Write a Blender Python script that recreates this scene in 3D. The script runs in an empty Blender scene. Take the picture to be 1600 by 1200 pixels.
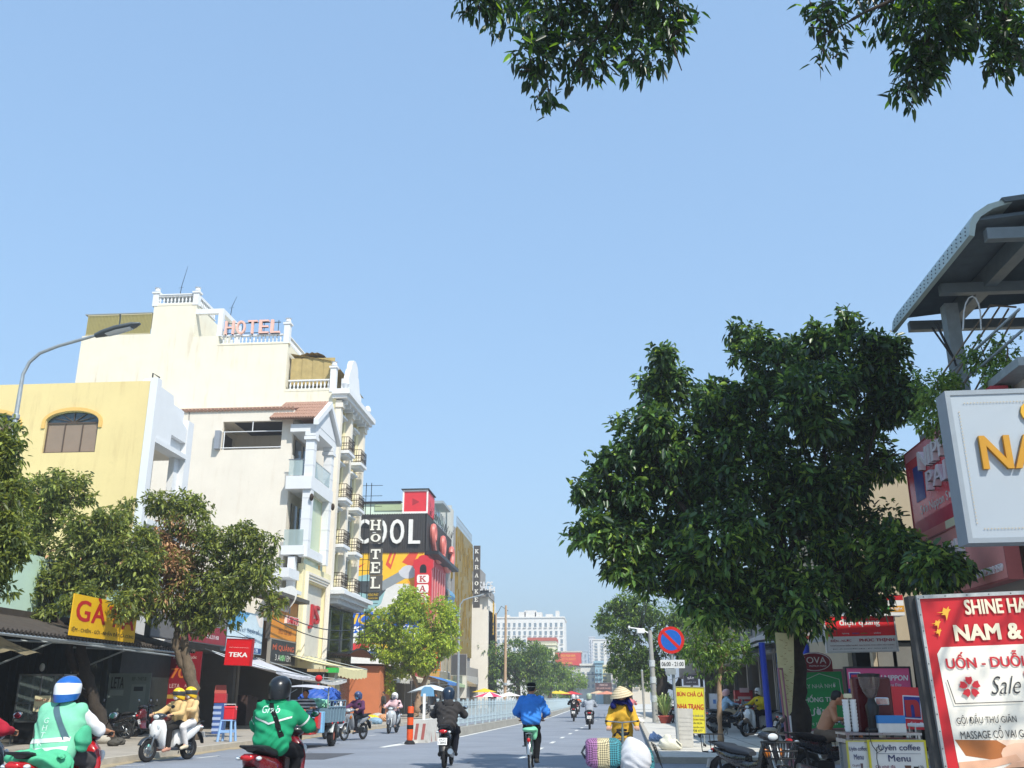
import bpy, math, random
import numpy as np
from math import sin, cos, pi, radians, atan2, hypot
from mathutils import Vector, Matrix
from mathutils.bvhtree import BVHTree
random.seed(7); np.random.seed(7)
S = bpy.context.scene
COL = S.collection

# ------------------------------------------------------------------ camera
FPX, HORIZON = 1500.0, 1091.0
PITCH = math.atan((HORIZON - 600) / FPX)
YAW = math.atan(135 / hypot(FPX, HORIZON - 600))      # the street runs along +Y, the lens points a little left of it
EYE = 1.4
cam = bpy.data.cameras.new('camera'); cam.lens = FPX / 1600 * 36; cam.sensor_width = 36
cam.clip_start = 0.05; cam.clip_end = 6000
camo = bpy.data.objects.new('camera', cam); COL.objects.link(camo)
camo.location = (0, 0, EYE); camo.rotation_euler = (pi / 2 + PITCH, 0, YAW)
S.camera = camo
S.render.resolution_x, S.render.resolution_y = 1024, 768

# ------------------------------------------------------------------ sky, sun, exposure
SUN = Vector((0.40, -0.52, 0.766)).normalized()        # towards the sun: behind the camera, over the right-hand houses
W = bpy.data.worlds.new('World'); S.world = W; W.use_nodes = True
wt = W.node_tree; wt.nodes.clear()
wo = wt.nodes.new('ShaderNodeOutputWorld'); wb = wt.nodes.new('ShaderNodeBackground'); sk = wt.nodes.new('ShaderNodeTexSky')
sk.sky_type = 'NISHITA'; sk.sun_disc = False
sk.sun_elevation = math.asin(SUN.z); sk.sun_rotation = atan2(SUN.x, SUN.y)
sk.altitude = 0; sk.air_density = 1.5; sk.dust_density = 1.8; sk.ozone_density = 0
wb.inputs['Strength'].default_value = 0.13
wg = wt.nodes.new('ShaderNodeGamma'); wg.inputs[1].default_value = 0.42      # evens out the sky's brightness as the phone's exposure does
wm = wt.nodes.new('ShaderNodeMix'); wm.data_type = 'RGBA'; wm.blend_type = 'MULTIPLY'; wm.clamp_result = False; wm.inputs[0].default_value = 1
wm.inputs[7].default_value = (0.99, 1.41, 1.93, 1)
wt.links.new(sk.outputs[0], wg.inputs[0]); wt.links.new(wg.outputs[0], wm.inputs[6]); wt.links.new(wm.outputs[2], wb.inputs[0]); wt.links.new(wb.outputs[0], wo.inputs[0])
sl = bpy.data.lights.new('sun', 'SUN'); sl.energy = 2.8; sl.angle = radians(0.5); sl.color = (1, 0.95, 0.86)
so = bpy.data.objects.new('sun', sl); COL.objects.link(so)
so.rotation_euler = SUN.to_track_quat('Z', 'Y').to_euler(); so.location = (20, -30, 60)
S.view_settings.view_transform = 'Standard'; S.view_settings.look = 'None'
S.view_settings.gamma = 1; S.view_settings.use_curve_mapping = False
S.view_settings.exposure = 1.05

# ------------------------------------------------------------------ picture <-> place (used to read off where things stand)
def ray(px, py):
    x = (px - 800) / FPX; y = (600 - py) / FPX
    v = (x, cos(PITCH) - y * sin(PITCH), sin(PITCH) + y * cos(PITCH))
    c, s = cos(YAW), sin(YAW)
    return Vector((c * v[0] - s * v[1], s * v[0] + c * v[1], v[2]))
OC = Vector((0, 0, EYE))
def G(px, py, z=0.0): r = ray(px, py); return OC + r * ((z - EYE) / r.z)
def PX(px, py, X): r = ray(px, py); return OC + r * (X / r.x)
def PY(px, py, Y): r = ray(px, py); return OC + r * (Y / r.y)
def rY(x0, y0, x1, y1, Y):
    "rectangle x0,x1,z0,z1 on the plane Y seen at these picture edges"
    cx, cy = (x0 + x1) / 2, (y0 + y1) / 2
    return PY(x0, cy, Y).x, PY(x1, cy, Y).x, PY(cx, y1, Y).z, PY(cx, y0, Y).z
def rX(x0, y0, x1, y1, X):
    cx, cy = (x0 + x1) / 2, (y0 + y1) / 2
    a, b = PX(x0, cy, X), PX(x1, cy, X); m = (a.y + b.y) / 2
    r = ray(cx, cy)
    return a.y, b.y, PX(cx, y1, X).z, PX(cx, y0, X).z

# ------------------------------------------------------------------ materials
def lin(c):
    if isinstance(c, str):
        c = c.lstrip('#'); v = [int(c[i:i + 2], 16) / 255 for i in (0, 2, 4)]
        return tuple(x / 12.92 if x <= 0.04045 else ((x + 0.055) / 1.055) ** 2.4 for x in v)
    return tuple(c)
MATS = {}
def mat(name, col=None, rough=0.6, metal=0.0, var=0.12, scale=6.0, bump=0.0, bscale=60.0, streak=0.0, stain='#8a7a5c', spec=0.5, coat=0.0,
        alpha=1.0, trans=0.0, emit=0.0, dirt=0.0):
    if name in MATS: return MATS[name]
    m = bpy.data.materials.new(name); m.use_nodes = True; MATS[name] = m
    nt = m.node_tree; N = nt.nodes; L = nt.links
    b = N['Principled BSDF']; c = lin(col)
    b.inputs['Roughness'].default_value = rough; b.inputs['Metallic'].default_value = metal
    b.inputs['Specular IOR Level'].default_value = spec
    b.inputs['Coat Weight'].default_value = coat
    if trans: b.inputs['Transmission Weight'].default_value = trans
    tc = N.new('ShaderNodeTexCoord'); src = None
    def noise(scale, detail=4, vec=None, rgh=0.55):
        n = N.new('ShaderNodeTexNoise'); n.inputs['Scale'].default_value = scale; n.inputs['Detail'].default_value = detail
        n.inputs['Roughness'].default_value = rgh
        L.new(vec or tc.outputs['Object'], n.inputs['Vector']); return n
    def mix(fac, a, bcol):
        x = N.new('ShaderNodeMix'); x.data_type = 'RGBA'
        L.new(fac, x.inputs[0])
        if a is not None: L.new(a, x.inputs[6])
        else: x.inputs[6].default_value = (*c, 1)
        x.inputs[7].default_value = (*bcol, 1); return x.outputs[2]
    def ramp(fac, lo, hi, top=1.0):
        r = N.new('ShaderNodeMapRange'); r.inputs[1].default_value = lo; r.inputs[2].default_value = hi
        r.inputs[4].default_value = top; L.new(fac, r.inputs[0]); return r.outputs[0]
    if var:
        n = noise(scale); src = mix(ramp(n.outputs[0], 0.35, 0.75, 1.0), src, tuple(x * (1 - var) for x in c))
        n2 = noise(scale * 7.3, 3); src = mix(ramp(n2.outputs[0], 0.45, 0.8, 0.6), src, tuple(x * (1 - var * 0.8) for x in c))
    if streak:
        mp = N.new('ShaderNodeMapping'); mp.inputs['Scale'].default_value = (1.0, 1.0, 0.09); L.new(tc.outputs['Object'], mp.inputs[0])
        n = noise(2.6, 6, mp.outputs[0], 0.7); n3 = noise(0.35, 3)
        mm = N.new('ShaderNodeMath'); mm.operation = 'MULTIPLY'
        L.new(ramp(n.outputs[0], 0.52, 0.8, 1.0), mm.inputs[0]); L.new(ramp(n3.outputs[0], 0.4, 0.65, streak), mm.inputs[1])
        src = mix(mm.outputs[0], src, lin(stain))
    if dirt:
        n = noise(3.1, 8, None, 0.75); src = mix(ramp(n.outputs[0], 0.58, 0.72, dirt), src, lin('#4a443a'))
    if src: L.new(src, b.inputs['Base Color'])
    else: b.inputs['Base Color'].default_value = (*c, 1)
    if bump:
        n = noise(bscale, 5); bp = N.new('ShaderNodeBump'); bp.inputs['Strength'].default_value = bump; bp.inputs['Distance'].default_value = 0.02
        L.new(n.outputs[0], bp.inputs['Height']); L.new(bp.outputs[0], b.inputs['Normal'])
    if rough < 0.95 and var:
        n = noise(scale * 2.1, 4); r = N.new('ShaderNodeMapRange'); r.inputs[3].default_value = max(0.02, rough - 0.12); r.inputs[4].default_value = min(1, rough + 0.16)
        L.new(n.outputs[0], r.inputs[0]); L.new(r.outputs[0], b.inputs['Roughness'])
    if alpha < 1: b.inputs['Alpha'].default_value = alpha
    if emit: b.inputs['Emission Color'].default_value = (*c, 1); b.inputs['Emission Strength'].default_value = emit
    return m
def leafmat(name, col, back, trans=0.35, rough=0.45):
    if name in MATS: return MATS[name]
    m = bpy.data.materials.new(name); m.use_nodes = True; MATS[name] = m
    nt = m.node_tree; N = nt.nodes; L = nt.links; b = N['Principled BSDF']; out = N['Material Output']
    c = lin(col); g = N.new('ShaderNodeNewGeometry'); mx = N.new('ShaderNodeMix'); mx.data_type = 'RGBA'
    L.new(g.outputs['Random Per Island'], mx.inputs[0]); mx.inputs[6].default_value = (*[x * 0.6 for x in c], 1); mx.inputs[7].default_value = (*[min(1, x * 1.45) for x in c], 1)
    L.new(mx.outputs[2], b.inputs['Base Color']); b.inputs['Roughness'].default_value = rough; b.inputs['Specular IOR Level'].default_value = 0.4
    t = N.new('ShaderNodeBsdfTranslucent'); t.inputs[0].default_value = (*lin(back), 1)
    ms = N.new('ShaderNodeMixShader'); ms.inputs[0].default_value = trans
    L.new(b.outputs[0], ms.inputs[1]); L.new(t.outputs[0], ms.inputs[2]); L.new(ms.outputs[0], out.inputs[0])
    return m
def glassmat(name, col='#20282c', rough=0.06, metal=0.0):
    return mat(name, col, rough, metal, var=0, spec=0.8)

# ------------------------------------------------------------------ mesh builder
ORG = {}
EACH = {'parapet', 'stake_rib', 'window', 'column', 'leg', 'terrace_column', 'sliding_door', 'front_fin', 'ceiling_light', 'wall_lantern', 'glass_balustrade', 'balcony_slab', 'gilt_rib', 'post', 'roof_beam', 'awning_arm', 'awning_brace', 'slanted_bar', 'cross_bar', 'brace', 'side_box', 'corner_pilaster', 'lower_cornice', 'shelf', 'roof_unit', 'stripe', 'printed_label', 'castor', 'canopy_frame', 'handrail', 'printed_line', 'bulb_dot', 'roof_tile', 'printed_swallow', 'printed_petal', 'terrace_kerb', 'rear_rod', 'stay'}
class MB:
    def __init__(s): s.v = []; s.f = []; s.m = []; s.k = 0; s.g = []
    def add(s, vs, fs, mi=None):
        s.g.append((len(s.v), len(s.f)))
        o = len(s.v); s.v.extend([tuple(v) for v in vs]); s.f.extend([tuple(i + o for i in f) for f in fs])
        s.m.extend([s.k if mi is None else mi] * len(fs)); return s
    def bx(s, x0, x1, y0, y1, z0, z1):
        x0, x1 = min(x0, x1), max(x0, x1); y0, y1 = min(y0, y1), max(y0, y1); z0, z1 = min(z0, z1), max(z0, z1)
        return s.add([(x0, y0, z0), (x1, y0, z0), (x1, y1, z0), (x0, y1, z0), (x0, y0, z1), (x1, y0, z1), (x1, y1, z1), (x0, y1, z1)],
                     [(0, 3, 2, 1), (4, 5, 6, 7), (0, 1, 5, 4), (1, 2, 6, 5), (2, 3, 7, 6), (3, 0, 4, 7)])
    def box(s, c, d, M=None):
        b = MB().bx(-d[0] / 2, d[0] / 2, -d[1] / 2, d[1] / 2, -d[2] / 2, d[2] / 2); c = Vector(c)
        R = M if M is not None else Matrix.Identity(3)
        return s.add([R @ Vector(v) + c for v in b.v], b.f)
    def rbox(s, c, d, r=0.02, M=None, n=3):
        "box with its four upright edges rounded and a small chamfer top and bottom"
        hx, hy, hz = d[0] / 2, d[1] / 2, d[2] / 2; r = min(r, hx * .98, hy * .98); ch = min(r * 0.5, hz * .8)
        def ringp(k, z):
            out = []
            for (sx, sy, a0) in ((1, 1, 0), (-1, 1, 90), (-1, -1, 180), (1, -1, 270)):
                for i in range(n + 1):
                    a = radians(a0 + 90 * i / n); out.append((sx * (hx - r) + (r - k) * cos(a), sy * (hy - r) + (r - k) * sin(a), z))
            return out
        R = M if M is not None else Matrix.Identity(3); c = Vector(c)
        rr = [ringp(ch, -hz), ringp(0, -hz + ch), ringp(0, hz - ch), ringp(ch, hz)]
        return s.loft([[R @ Vector(p) + c for p in q] for q in rr])
    def loft(s, rings, close=True, caps=True):
        n = len(rings[0]); vs = [p for r in rings for p in r]; fs = []
        for i in range(len(rings) - 1):
            for j in range(n if close else n - 1):
                a = i * n + j; b = i * n + (j + 1) % n; fs.append((a, b, b + n, a + n))
        if caps and close:
            fs.append(tuple(range(n - 1, -1, -1))); o = (len(rings) - 1) * n; fs.append(tuple(o + j for j in range(n)))
        return s.add(vs, fs)
    def tube(s, pts, r, n=8, caps=True):
        pts = [Vector(p) for p in pts]; rs = r if isinstance(r, (list, tuple)) else [r] * len(pts); rings = []; up = None
        for i, p in enumerate(pts):
            d = (pts[min(i + 1, len(pts) - 1)] - pts[max(i - 1, 0)])
            d = d.normalized() if d.length > 1e-9 else Vector((0, 0, 1))
            if up is None: up = Vector((0, 0, 1)) if abs(d.z) < 0.9 else Vector((1, 0, 0))
            a = d.cross(up); a = a.normalized() if a.length > 1e-6 else Vector((1, 0, 0)); b = a.cross(d).normalized(); up = b
            rings.append([p + a * (rs[i] * cos(2 * pi * j / n)) + b * (rs[i] * sin(2 * pi * j / n)) for j in range(n)])
        return s.loft(rings, caps=caps)
    def cyl(s, a, b, r, n=12, r2=None): return s.tube([a, b], [r, r if r2 is None else r2], n)
    def lathe(s, prof, o=(0, 0, 0), axis=(0, 0, 1), n=20, caps=False):
        ax = Vector(axis).normalized(); u = ax.cross(Vector((0, 0, 1)) if abs(ax.z) < 0.9 else Vector((0, 1, 0))).normalized(); w = ax.cross(u); o = Vector(o)
        rings = [[o + ax * h + u * (r * cos(2 * pi * j / n)) + w * (r * sin(2 * pi * j / n)) for j in range(n)] for r, h in prof]
        return s.loft(rings, caps=caps)
    def ell(s, c, r, nu=12, nv=8, M=None):
        R = M if M is not None else Matrix.Identity(3); c = Vector(c); rings = []
        for i in range(nv + 1):
            t = pi * i / nv; q = max(1e-3, sin(t)); rings.append([R @ Vector((r[0] * q * cos(2 * pi * j / nu), r[1] * q * sin(2 * pi * j / nu), -r[2] * cos(t))) + c for j in range(nu)])
        return s.loft(rings)
    def prism(s, pts, o, ux, uy, t):
        "polygon in the frame (o,ux,uy), thickness t along -(ux x uy) behind the front face"
        ux, uy, o = Vector(ux), Vector(uy), Vector(o); nn = ux.cross(uy).normalized(); n = len(pts)
        fr = [o + ux * p[0] + uy * p[1] for p in pts]; bk = [p - nn * t for p in fr]
        fs = [tuple(range(n)), tuple(range(2 * n - 1, n - 1, -1))] + [(i, i + n, (i + 1) % n + n, (i + 1) % n) for i in range(n)]
        return s.add(fr + bk, fs)
    def quad(s, a, b, c, d): return s.add([a, b, c, d], [(0, 1, 2, 3)])
    def grid(s, fn, nu, nv):
        vs = [fn(i / nu, j / nv) for j in range(nv + 1) for i in range(nu + 1)]
        return s.add(vs, [(j * (nu + 1) + i, j * (nu + 1) + i + 1, (j + 1) * (nu + 1) + i + 1, (j + 1) * (nu + 1) + i) for j in range(nv) for i in range(nu)])
    def mesh(s, name, mats, off=(0, 0, 0), smooth=False, angle=40):
        me = bpy.data.meshes.new(name); ox, oy, oz = off
        me.from_pydata([(v[0] - ox, v[1] - oy, v[2] - oz) for v in s.v], [], s.f)
        mats = mats if isinstance(mats, (list, tuple)) else [mats]
        for m in mats: me.materials.append(m)
        if len(mats) > 1: me.polygons.foreach_set('material_index', s.m)
        if smooth:
            me.polygons.foreach_set('use_smooth', [True] * len(me.polygons))
            if angle < 180: me.set_sharp_from_angle(angle=radians(angle))
        me.update(); return me
    def build(s, name, mats, parent=None, smooth=False, angle=40, kind=None, label=None):
        if name in EACH and len(s.g) > 1 and kind is None:
            first = None
            for i, (v0, f0) in enumerate(s.g):
                v1, f1 = s.g[i + 1] if i + 1 < len(s.g) else (len(s.v), len(s.f))
                q = MB(); q.v = s.v[v0:v1]; q.f = [tuple(j - v0 for j in f) for f in s.f[f0:f1]]; q.m = s.m[f0:f1]
                o = q.build(name, mats, parent, smooth, angle); first = first or o
            return first
        off = (0, 0, 0); r = parent
        while r is not None and r.parent is not None: r = r.parent
        if r is not None: off = ORG.get(r.name, (0, 0, 0))
        o = bpy.data.objects.new(name, s.mesh(name, mats, off, smooth, angle)); COL.objects.link(o)
        if parent is not None: o.parent = parent
        if kind: o['kind'] = kind
        if label: o['label'] = label
        return o
def tag(o, label, cat, group=None, kind=None):
    if label: o['label'] = label
    if cat: o['category'] = cat
    if group: o['group'] = group
    if kind: o['kind'] = kind
    return o
def thing(name, label, cat, loc=(0, 0, 0), rz=None, group=None):
    "an Empty at the thing's base. rz None: its parts are given in place coordinates"
    o = bpy.data.objects.new(name, None); COL.objects.link(o); o.empty_display_size = 0.2
    o.location = loc
    if rz is None: ORG[o.name] = tuple(loc)
    else: o.rotation_euler = (0, 0, rz)
    return tag(o, label, cat, group)
def copy_tree(o, parent=None):
    c = o.copy(); COL.objects.link(c)
    if parent is not None: c.parent = parent; c.matrix_parent_inverse = o.matrix_parent_inverse.copy()
    for ch in o.children: copy_tree(ch, c)
    return c
def dup(o, loc, rz, label, group=None):
    c = copy_tree(o); c.location = loc; c.rotation_euler = (0, 0, rz); c['label'] = label
    if group: c['group'] = group
    return c
def share(name, me, parent, loc, rot=(0, 0, 0), sc=None, label=None):
    o = bpy.data.objects.new(name, me); COL.objects.link(o); o.parent = parent
    r = parent
    while r.parent is not None: r = r.parent
    g = ORG.get(r.name)
    o.location = Vector(loc) - Vector(g) if g else loc
    o.rotation_euler = rot
    if sc is not None: o.scale = sc if hasattr(sc, '__len__') else (sc, sc, sc)
    return o
def ring(c, a, b, hw, hh, n=14, p=2.6):
    c, a, b = Vector(c), Vector(a), Vector(b); out = []
    for j in range(n):
        t = 2 * pi * j / n; ct, st = cos(t), sin(t)
        out.append(c + a * (hw * math.copysign(abs(ct) ** (2 / p), ct)) + b * (hh * math.copysign(abs(st) ** (2 / p), st)))
    return out
X3, Y3, Z3 = Vector((1, 0, 0)), Vector((0, 1, 0)), Vector((0, 0, 1))
def rot(ax, deg): return Matrix.Rotation(radians(deg), 3, ax)

# ------------------------------------------------------------------ lettering
TXT = {}; TS = bpy.data.scenes.new('lettering')
def text_geo(s, bold=0.0, shear=0.0, space=1.0):
    k = (s, bold, shear, space)
    if k in TXT: return TXT[k]
    cu = bpy.data.curves.new('lettering', 'FONT'); cu.body = s; cu.size = 1; cu.offset = bold; cu.shear = shear; cu.space_character = space
    cu.resolution_u = 3; cu.fill_mode = 'FRONT'
    ob = bpy.data.objects.new('lettering', cu); TS.collection.objects.link(ob)
    TS.view_layers[0].update(); dg = TS.view_layers[0].depsgraph; me = bpy.data.meshes.new_from_object(ob.evaluated_get(dg))
    v = np.zeros(len(me.vertices) * 3); me.vertices.foreach_get('co', v); v = v.reshape(-1, 3)[:, :2]
    f = [tuple(p.vertices) for p in me.polygons]
    bpy.data.objects.remove(ob); bpy.data.curves.remove(cu); bpy.data.meshes.remove(me)
    if len(v): v = v - v.min(0); w, h = v.max(0)
    else: w = h = 1
    TXT[k] = (v, f, w, h); return TXT[k]
def letters(mb, s, o, ux, uy, w=None, h=None, bold=0.02, shear=0.0, ext=0.0, lift=0.004, align='c', space=1.0, warp=None):
    "text in the box centred (align c) or starting (align l) at o, ux right, uy up; ext gives the letters real depth"
    b = max(0, bold) * .45; v, f, tw, th = text_geo(s, min(bold, 0), shear, space); o, ux, uy = Vector(o), Vector(ux).normalized(), Vector(uy).normalized(); nn = ux.cross(uy)
    if w is None and h is None: h = 1
    sx = w / tw if w else None; sy = h / th if h else None
    if sx is None: sx = sy
    if sy is None: sy = sx
    dx = -tw * sx / 2 if align == 'c' else 0; dy = -th * sy / 2
    sets = [(0, 0)] if b <= 0 else [(-b, 0), (b, 0), (0, 0)] if ext > 0 or b < .006 else [(-b, -b * .6), (b, -b * .6), (-b, b * .6), (b, b * .6)]
    for i, (ox, oy) in enumerate(sets):
        P = [o + ux * ((p[0] + ox) * sx + dx) + uy * ((p[1] + oy) * sy + dy) + nn * (lift + ext + i * .0004) for p in v]
        mb.add(P, f)
        if ext <= 0: continue
        e = {}
        for q in f:
            for i in range(len(q)):
                a, b = q[i], q[(i + 1) % len(q)]; e[(a, b)] = 1
        B = [p - nn * ext for p in P]; o2 = len(P)
        mb.add(P + B, [(b, a, a + o2, b + o2) for (a, b) in e if (b, a) not in e])
    return mb
SLAB = {'H': [(0, .12, .0, 1), (.12, .34, 0, 1)]}
def slab_letter(mb, ch, o, ux, uy, w, h, ext=0.02):
    "upright slab-serif capitals drawn as strokes"
    o, ux, uy = Vector(o), Vector(ux), Vector(uy)
    def P(pts): mb.prism([(x * w - w / 2, y * h - h / 2) for x, y in pts], o + ux.cross(uy) * ext, ux, uy, ext)
    def R(x0, x1, y0, y1): P([(x0, y0), (x1, y0), (x1, y1), (x0, y1)])
    s = .13
    if ch in 'HI':
        for a in ((.17, .83) if ch == 'H' else (.5,)):
            R(a - .1, a + .1, s, 1 - s); R(a - .19, a + .19, 0, s); R(a - .19, a + .19, 1 - s, 1)
        if ch == 'H': R(.27, .73, .44, .57)
    elif ch == 'T': R(.39, .61, s, .86); R(.25, .75, 0, s); R(0.02, .98, .86, 1); R(.02, .12, .66, .86); R(.88, .98, .66, .86)
    elif ch in 'EL':
        R(.12, .34, s, 1 - s); R(0, .95, 0, s); R(.85, .95, s, .32)
        if ch == 'E': R(0, .93, 1 - s, 1); R(.34, .68, .44, .56); R(.6, .68, .36, .44); R(.6, .68, .56, .64); R(.83, .93, .68, 1 - s)
        else: R(0, .5, 1 - s, 1)
    elif ch == 'K': R(.1, .3, s, 1 - s); R(0, .4, 0, s); R(0, .4, 1 - s, 1); P([(.3, .4), (.42, .5), (.8, .87), (.62, .87), (.3, .56)]); P([(.4, .48), (.52, .58), (.88, .12), (.64, .12)]); R(.58, 1, 0, s - .01); R(.55, .95, .88, 1)
    elif ch == 'A': P([(.1, .12), (.24, .12), (.56, .99), (.42, .99)]); P([(.66, .12), (.88, .12), (.6, .985), (.44, .985)]); R(.3, .7, .3, .41); R(0, .36, 0, .12); R(.55, 1, 0, .12)
    elif ch == 'R': R(.1, .3, s, 1 - s); R(0, .42, 0, s); R(0, .6, 1 - s, .999); P([(.6, .998), (.82, .93), (.9, .76), (.82, .57), (.6, .47), (.6, .58), (.68, .65), (.7, .75), (.66, .84), (.6, .87)]); R(.3, .6, .47, .58); P([(.5, .47), (.68, .47), (.95, .12), (.72, .12)]); R(.66, 1, 0, .119)
    elif ch == 'O':
        n = 20; a = [(.5 + .5 * cos(2 * pi * i / n), .5 + .5 * sin(2 * pi * i / n)) for i in range(n)]; b = [(.5 + .25 * cos(2 * pi * i / n), .5 + .36 * sin(2 * pi * i / n)) for i in range(n)]
        for i in range(n): j = (i + 1) % n; P([a[i], a[j], b[j], b[i]])
    return mb

# ------------------------------------------------------------------ soft shapes (signed distances, surface nets)
def sdf_mesh(fn, lo, hi, res):
    lo = np.array(lo, float); hi = np.array(hi, float); n = np.ceil((hi - lo) / res).astype(int) + 1
    ax = [lo[i] + res * np.arange(n[i]) for i in range(3)]
    g = np.stack(np.meshgrid(*ax, indexing='ij'), -1); V = fn(g.reshape(-1, 3)).reshape(n)
    ins = V < 0; a = (n - 1); cnt = np.zeros(a); acc = np.zeros((*a, 3)); cor = [(i, j, k) for i in (0, 1) for j in (0, 1) for k in (0, 1)]
    sl = lambda c: tuple(slice(c[i], c[i] + a[i]) for i in range(3))
    for c0 in cor:
        for d in range(3):
            if c0[d]: continue
            c1 = list(c0); c1[d] = 1
            v0, v1 = V[sl(c0)], V[sl(c1)]; cr = (v0 < 0) != (v1 < 0)
            t = np.where(cr, v0 / np.where(cr, v0 - v1, 1), 0)
            p = np.array(c0, float)[None, None, None, :] + np.zeros((*a, 3)); p[..., d] += t
            acc += np.where(cr[..., None], p, 0); cnt += cr
    idx = -np.ones(a, int); has = cnt > 0; idx[has] = np.arange(has.sum())
    cells = np.argwhere(has); P = (cells + acc[has] / cnt[has][:, None]) * res + lo
    F = []
    for d in range(3):
        e1, e2 = (d + 1) % 3, (d + 2) % 3; c1 = [0, 0, 0]; c1[d] = 1
        A = ins[tuple(slice(0, n[i] - (1 if i == d else 0)) for i in range(3))]
        B = ins[tuple(slice(1 if i == d else 0, n[i]) for i in range(3))]
        q = np.argwhere(A != B); q = q[(q[:, e1] > 0) & (q[:, e2] > 0) & (q[:, e1] < a[e1]) & (q[:, e2] < a[e2])]
        if not len(q): continue
        flip = A[q[:, 0], q[:, 1], q[:, 2]]
        o = np.eye(3, dtype=int); k = [q - o[e1] - o[e2], q - o[e2], q, q - o[e1]]
        w = np.stack([idx[x[:, 0], x[:, 1], x[:, 2]] for x in k], 1)
        w = np.where(flip[:, None], w, w[:, ::-1]); F.append(w[(w >= 0).all(1)])
    return P, (np.concatenate(F) if F else np.zeros((0, 4), int))
def caps_(p, a, b, ra, rb, sc=None):
    a = np.array(a, float); b = np.array(b, float)
    if sc is not None: s = np.array(sc, float); p, a, b = p / s, a / s, b / s
    ba = b - a; t = np.clip(((p - a) @ ba) / max(1e-9, ba @ ba), 0, 1)
    return (np.linalg.norm(p - a - t[:, None] * ba, axis=1) - (ra + (rb - ra) * t))
def smin(ds, k=0.04):
    d = ds[0]
    for e in ds[1:]:
        h = np.clip(0.5 + 0.5 * (e - d) / k, 0, 1); d = e * (1 - h) + d * h - k * h * (1 - h)
    return d
def ells(p, c, r):
    c = np.array(c, float); r = np.array(r, float); q = (p - c) / r; l = np.linalg.norm(q, axis=1)
    return (l - 1) * r.min()
def soft(prims, res=0.02, k=0.04, cut=None, wr=0.0, seed=0):
    "prims: (a,b,ra,rb[,scale]) tapered limbs or ('e',centre,radii)"
    pts = []
    for q in prims:
        if q[0] == 'e': pts += [np.array(q[1]) - q[2], np.array(q[1]) + q[2]]
        else:
            r = max(q[2], q[3]) * (max(q[4]) if len(q) > 4 and q[4] is not None else 1); pts += [np.minimum(q[0], q[1]) - r, np.maximum(q[0], q[1]) + r]
    pts = np.array(pts, float); lo, hi = pts.min(0) - .05, pts.max(0) + .05
    rng = np.random.RandomState(seed); ph = rng.rand(8) * 6.28
    def fn(p):
        d = smin([ells(p, q[1], q[2]) if q[0] == 'e' else caps_(p, *q) for q in prims], k)
        if wr:
            x, y, z = p[:, 0], p[:, 1], p[:, 2]
            w = np.sin(46 * z + 9 * np.sin(7 * x + ph[0]) + 7 * np.sin(6 * y + ph[1]) + ph[2]) * np.clip(np.sin(5 * x + 4 * z + ph[3]) + .4, 0, 1)
            w += 0.7 * np.sin(30 * x + 12 * z + 6 * np.sin(9 * z + ph[4]) + ph[5]) * np.clip(np.sin(7 * z + 5 * y + ph[6]), 0, 1)
            d = d + wr * w
        if cut is not None: d = np.maximum(d, cut(p))
        return d
    P, F = sdf_mesh(fn, lo, hi, res)
    mb = MB(); mb.v = [tuple(x) for x in P]; mb.f = [tuple(int(i) for i in q) for q in F]; mb.m = [0] * len(mb.f)
    return mb
def drape(flat, target, axis='y', d0=-2.0, lift=0.006):
    "lay flat geometry (x,z) onto the back of a garment"
    bv = BVHTree.FromPolygons([Vector(v) for v in target.v], target.f); out = MB(); out.f = list(flat.f); out.m = list(flat.m)
    for v in flat.v:
        h = bv.ray_cast(Vector((v[0], d0, v[2])), Vector((0, 1, 0)))
        y = h[0].y - lift if h[0] is not None else 0
        out.v.append((v[0], y, v[2]))
    return out
# ------------------------------------------------------------------ common materials
def paint(c, rough=0.35, coat=0.3): return mat('paint ' + c, c, rough, 0, 0.06, 9, coat=coat)
def cloth(c): return mat('cloth ' + c, c, 0.9, 0, 0.16, 14, 0.25, 160, spec=0.2)
def plast(c, rough=0.5): return mat('plastic ' + c, c, rough, 0, 0.08, 8)
def metal(c='#9aa0a4', rough=0.35): return mat('metal ' + c, c, rough, 0.9, 0.12, 12)
def printm(c): return mat('print ' + c, c, 0.45, 0, 0.13, 2.2, dirt=.07)
STEEL = metal('#a8adb0', 0.3); DARKM = mat('dark metal', '#26282a', 0.45, 0.4, 0.2, 14); RUB = mat('rubber', '#1a1a1b', 0.85, 0, 0.25, 20, 0.2, 120)
BLACKP = mat('black plastic', '#141516', 0.4, 0, 0.15, 12); GALV = mat('galvanised', '#a9b1b4', 0.5, 0.5, 0.2, 9); CHROME = mat('chrome', '#c8ccce', 0.12, 1, 0.05, 5)
LENS = mat('clear lens', '#cfd6d8', 0.08, 0.1, 0, spec=0.9); REDL = mat('red lens', '#c01010', 0.12, 0, 0.1, 30, spec=0.9, emit=0.0); AMB = mat('amber lens', '#a8601c', 0.3, 0, 0)
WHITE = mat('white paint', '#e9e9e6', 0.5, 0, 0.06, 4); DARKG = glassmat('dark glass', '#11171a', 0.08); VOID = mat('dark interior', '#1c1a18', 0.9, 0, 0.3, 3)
BARK = mat('bark', '#6b5d4c', 0.95, 0, 0.45, 9, 0.9, 30, streak=0.6, stain='#2c251e'); BARKD = mat('dark bark', '#3a322a', 0.95, 0, 0.45, 9, 0.9, 30)
SKIN = mat('skin', '#b07a58', 0.55, 0, 0.08, 20); SKIN2 = mat('skin pale', '#d0a182', 0.55, 0, 0.08, 20)

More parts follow.
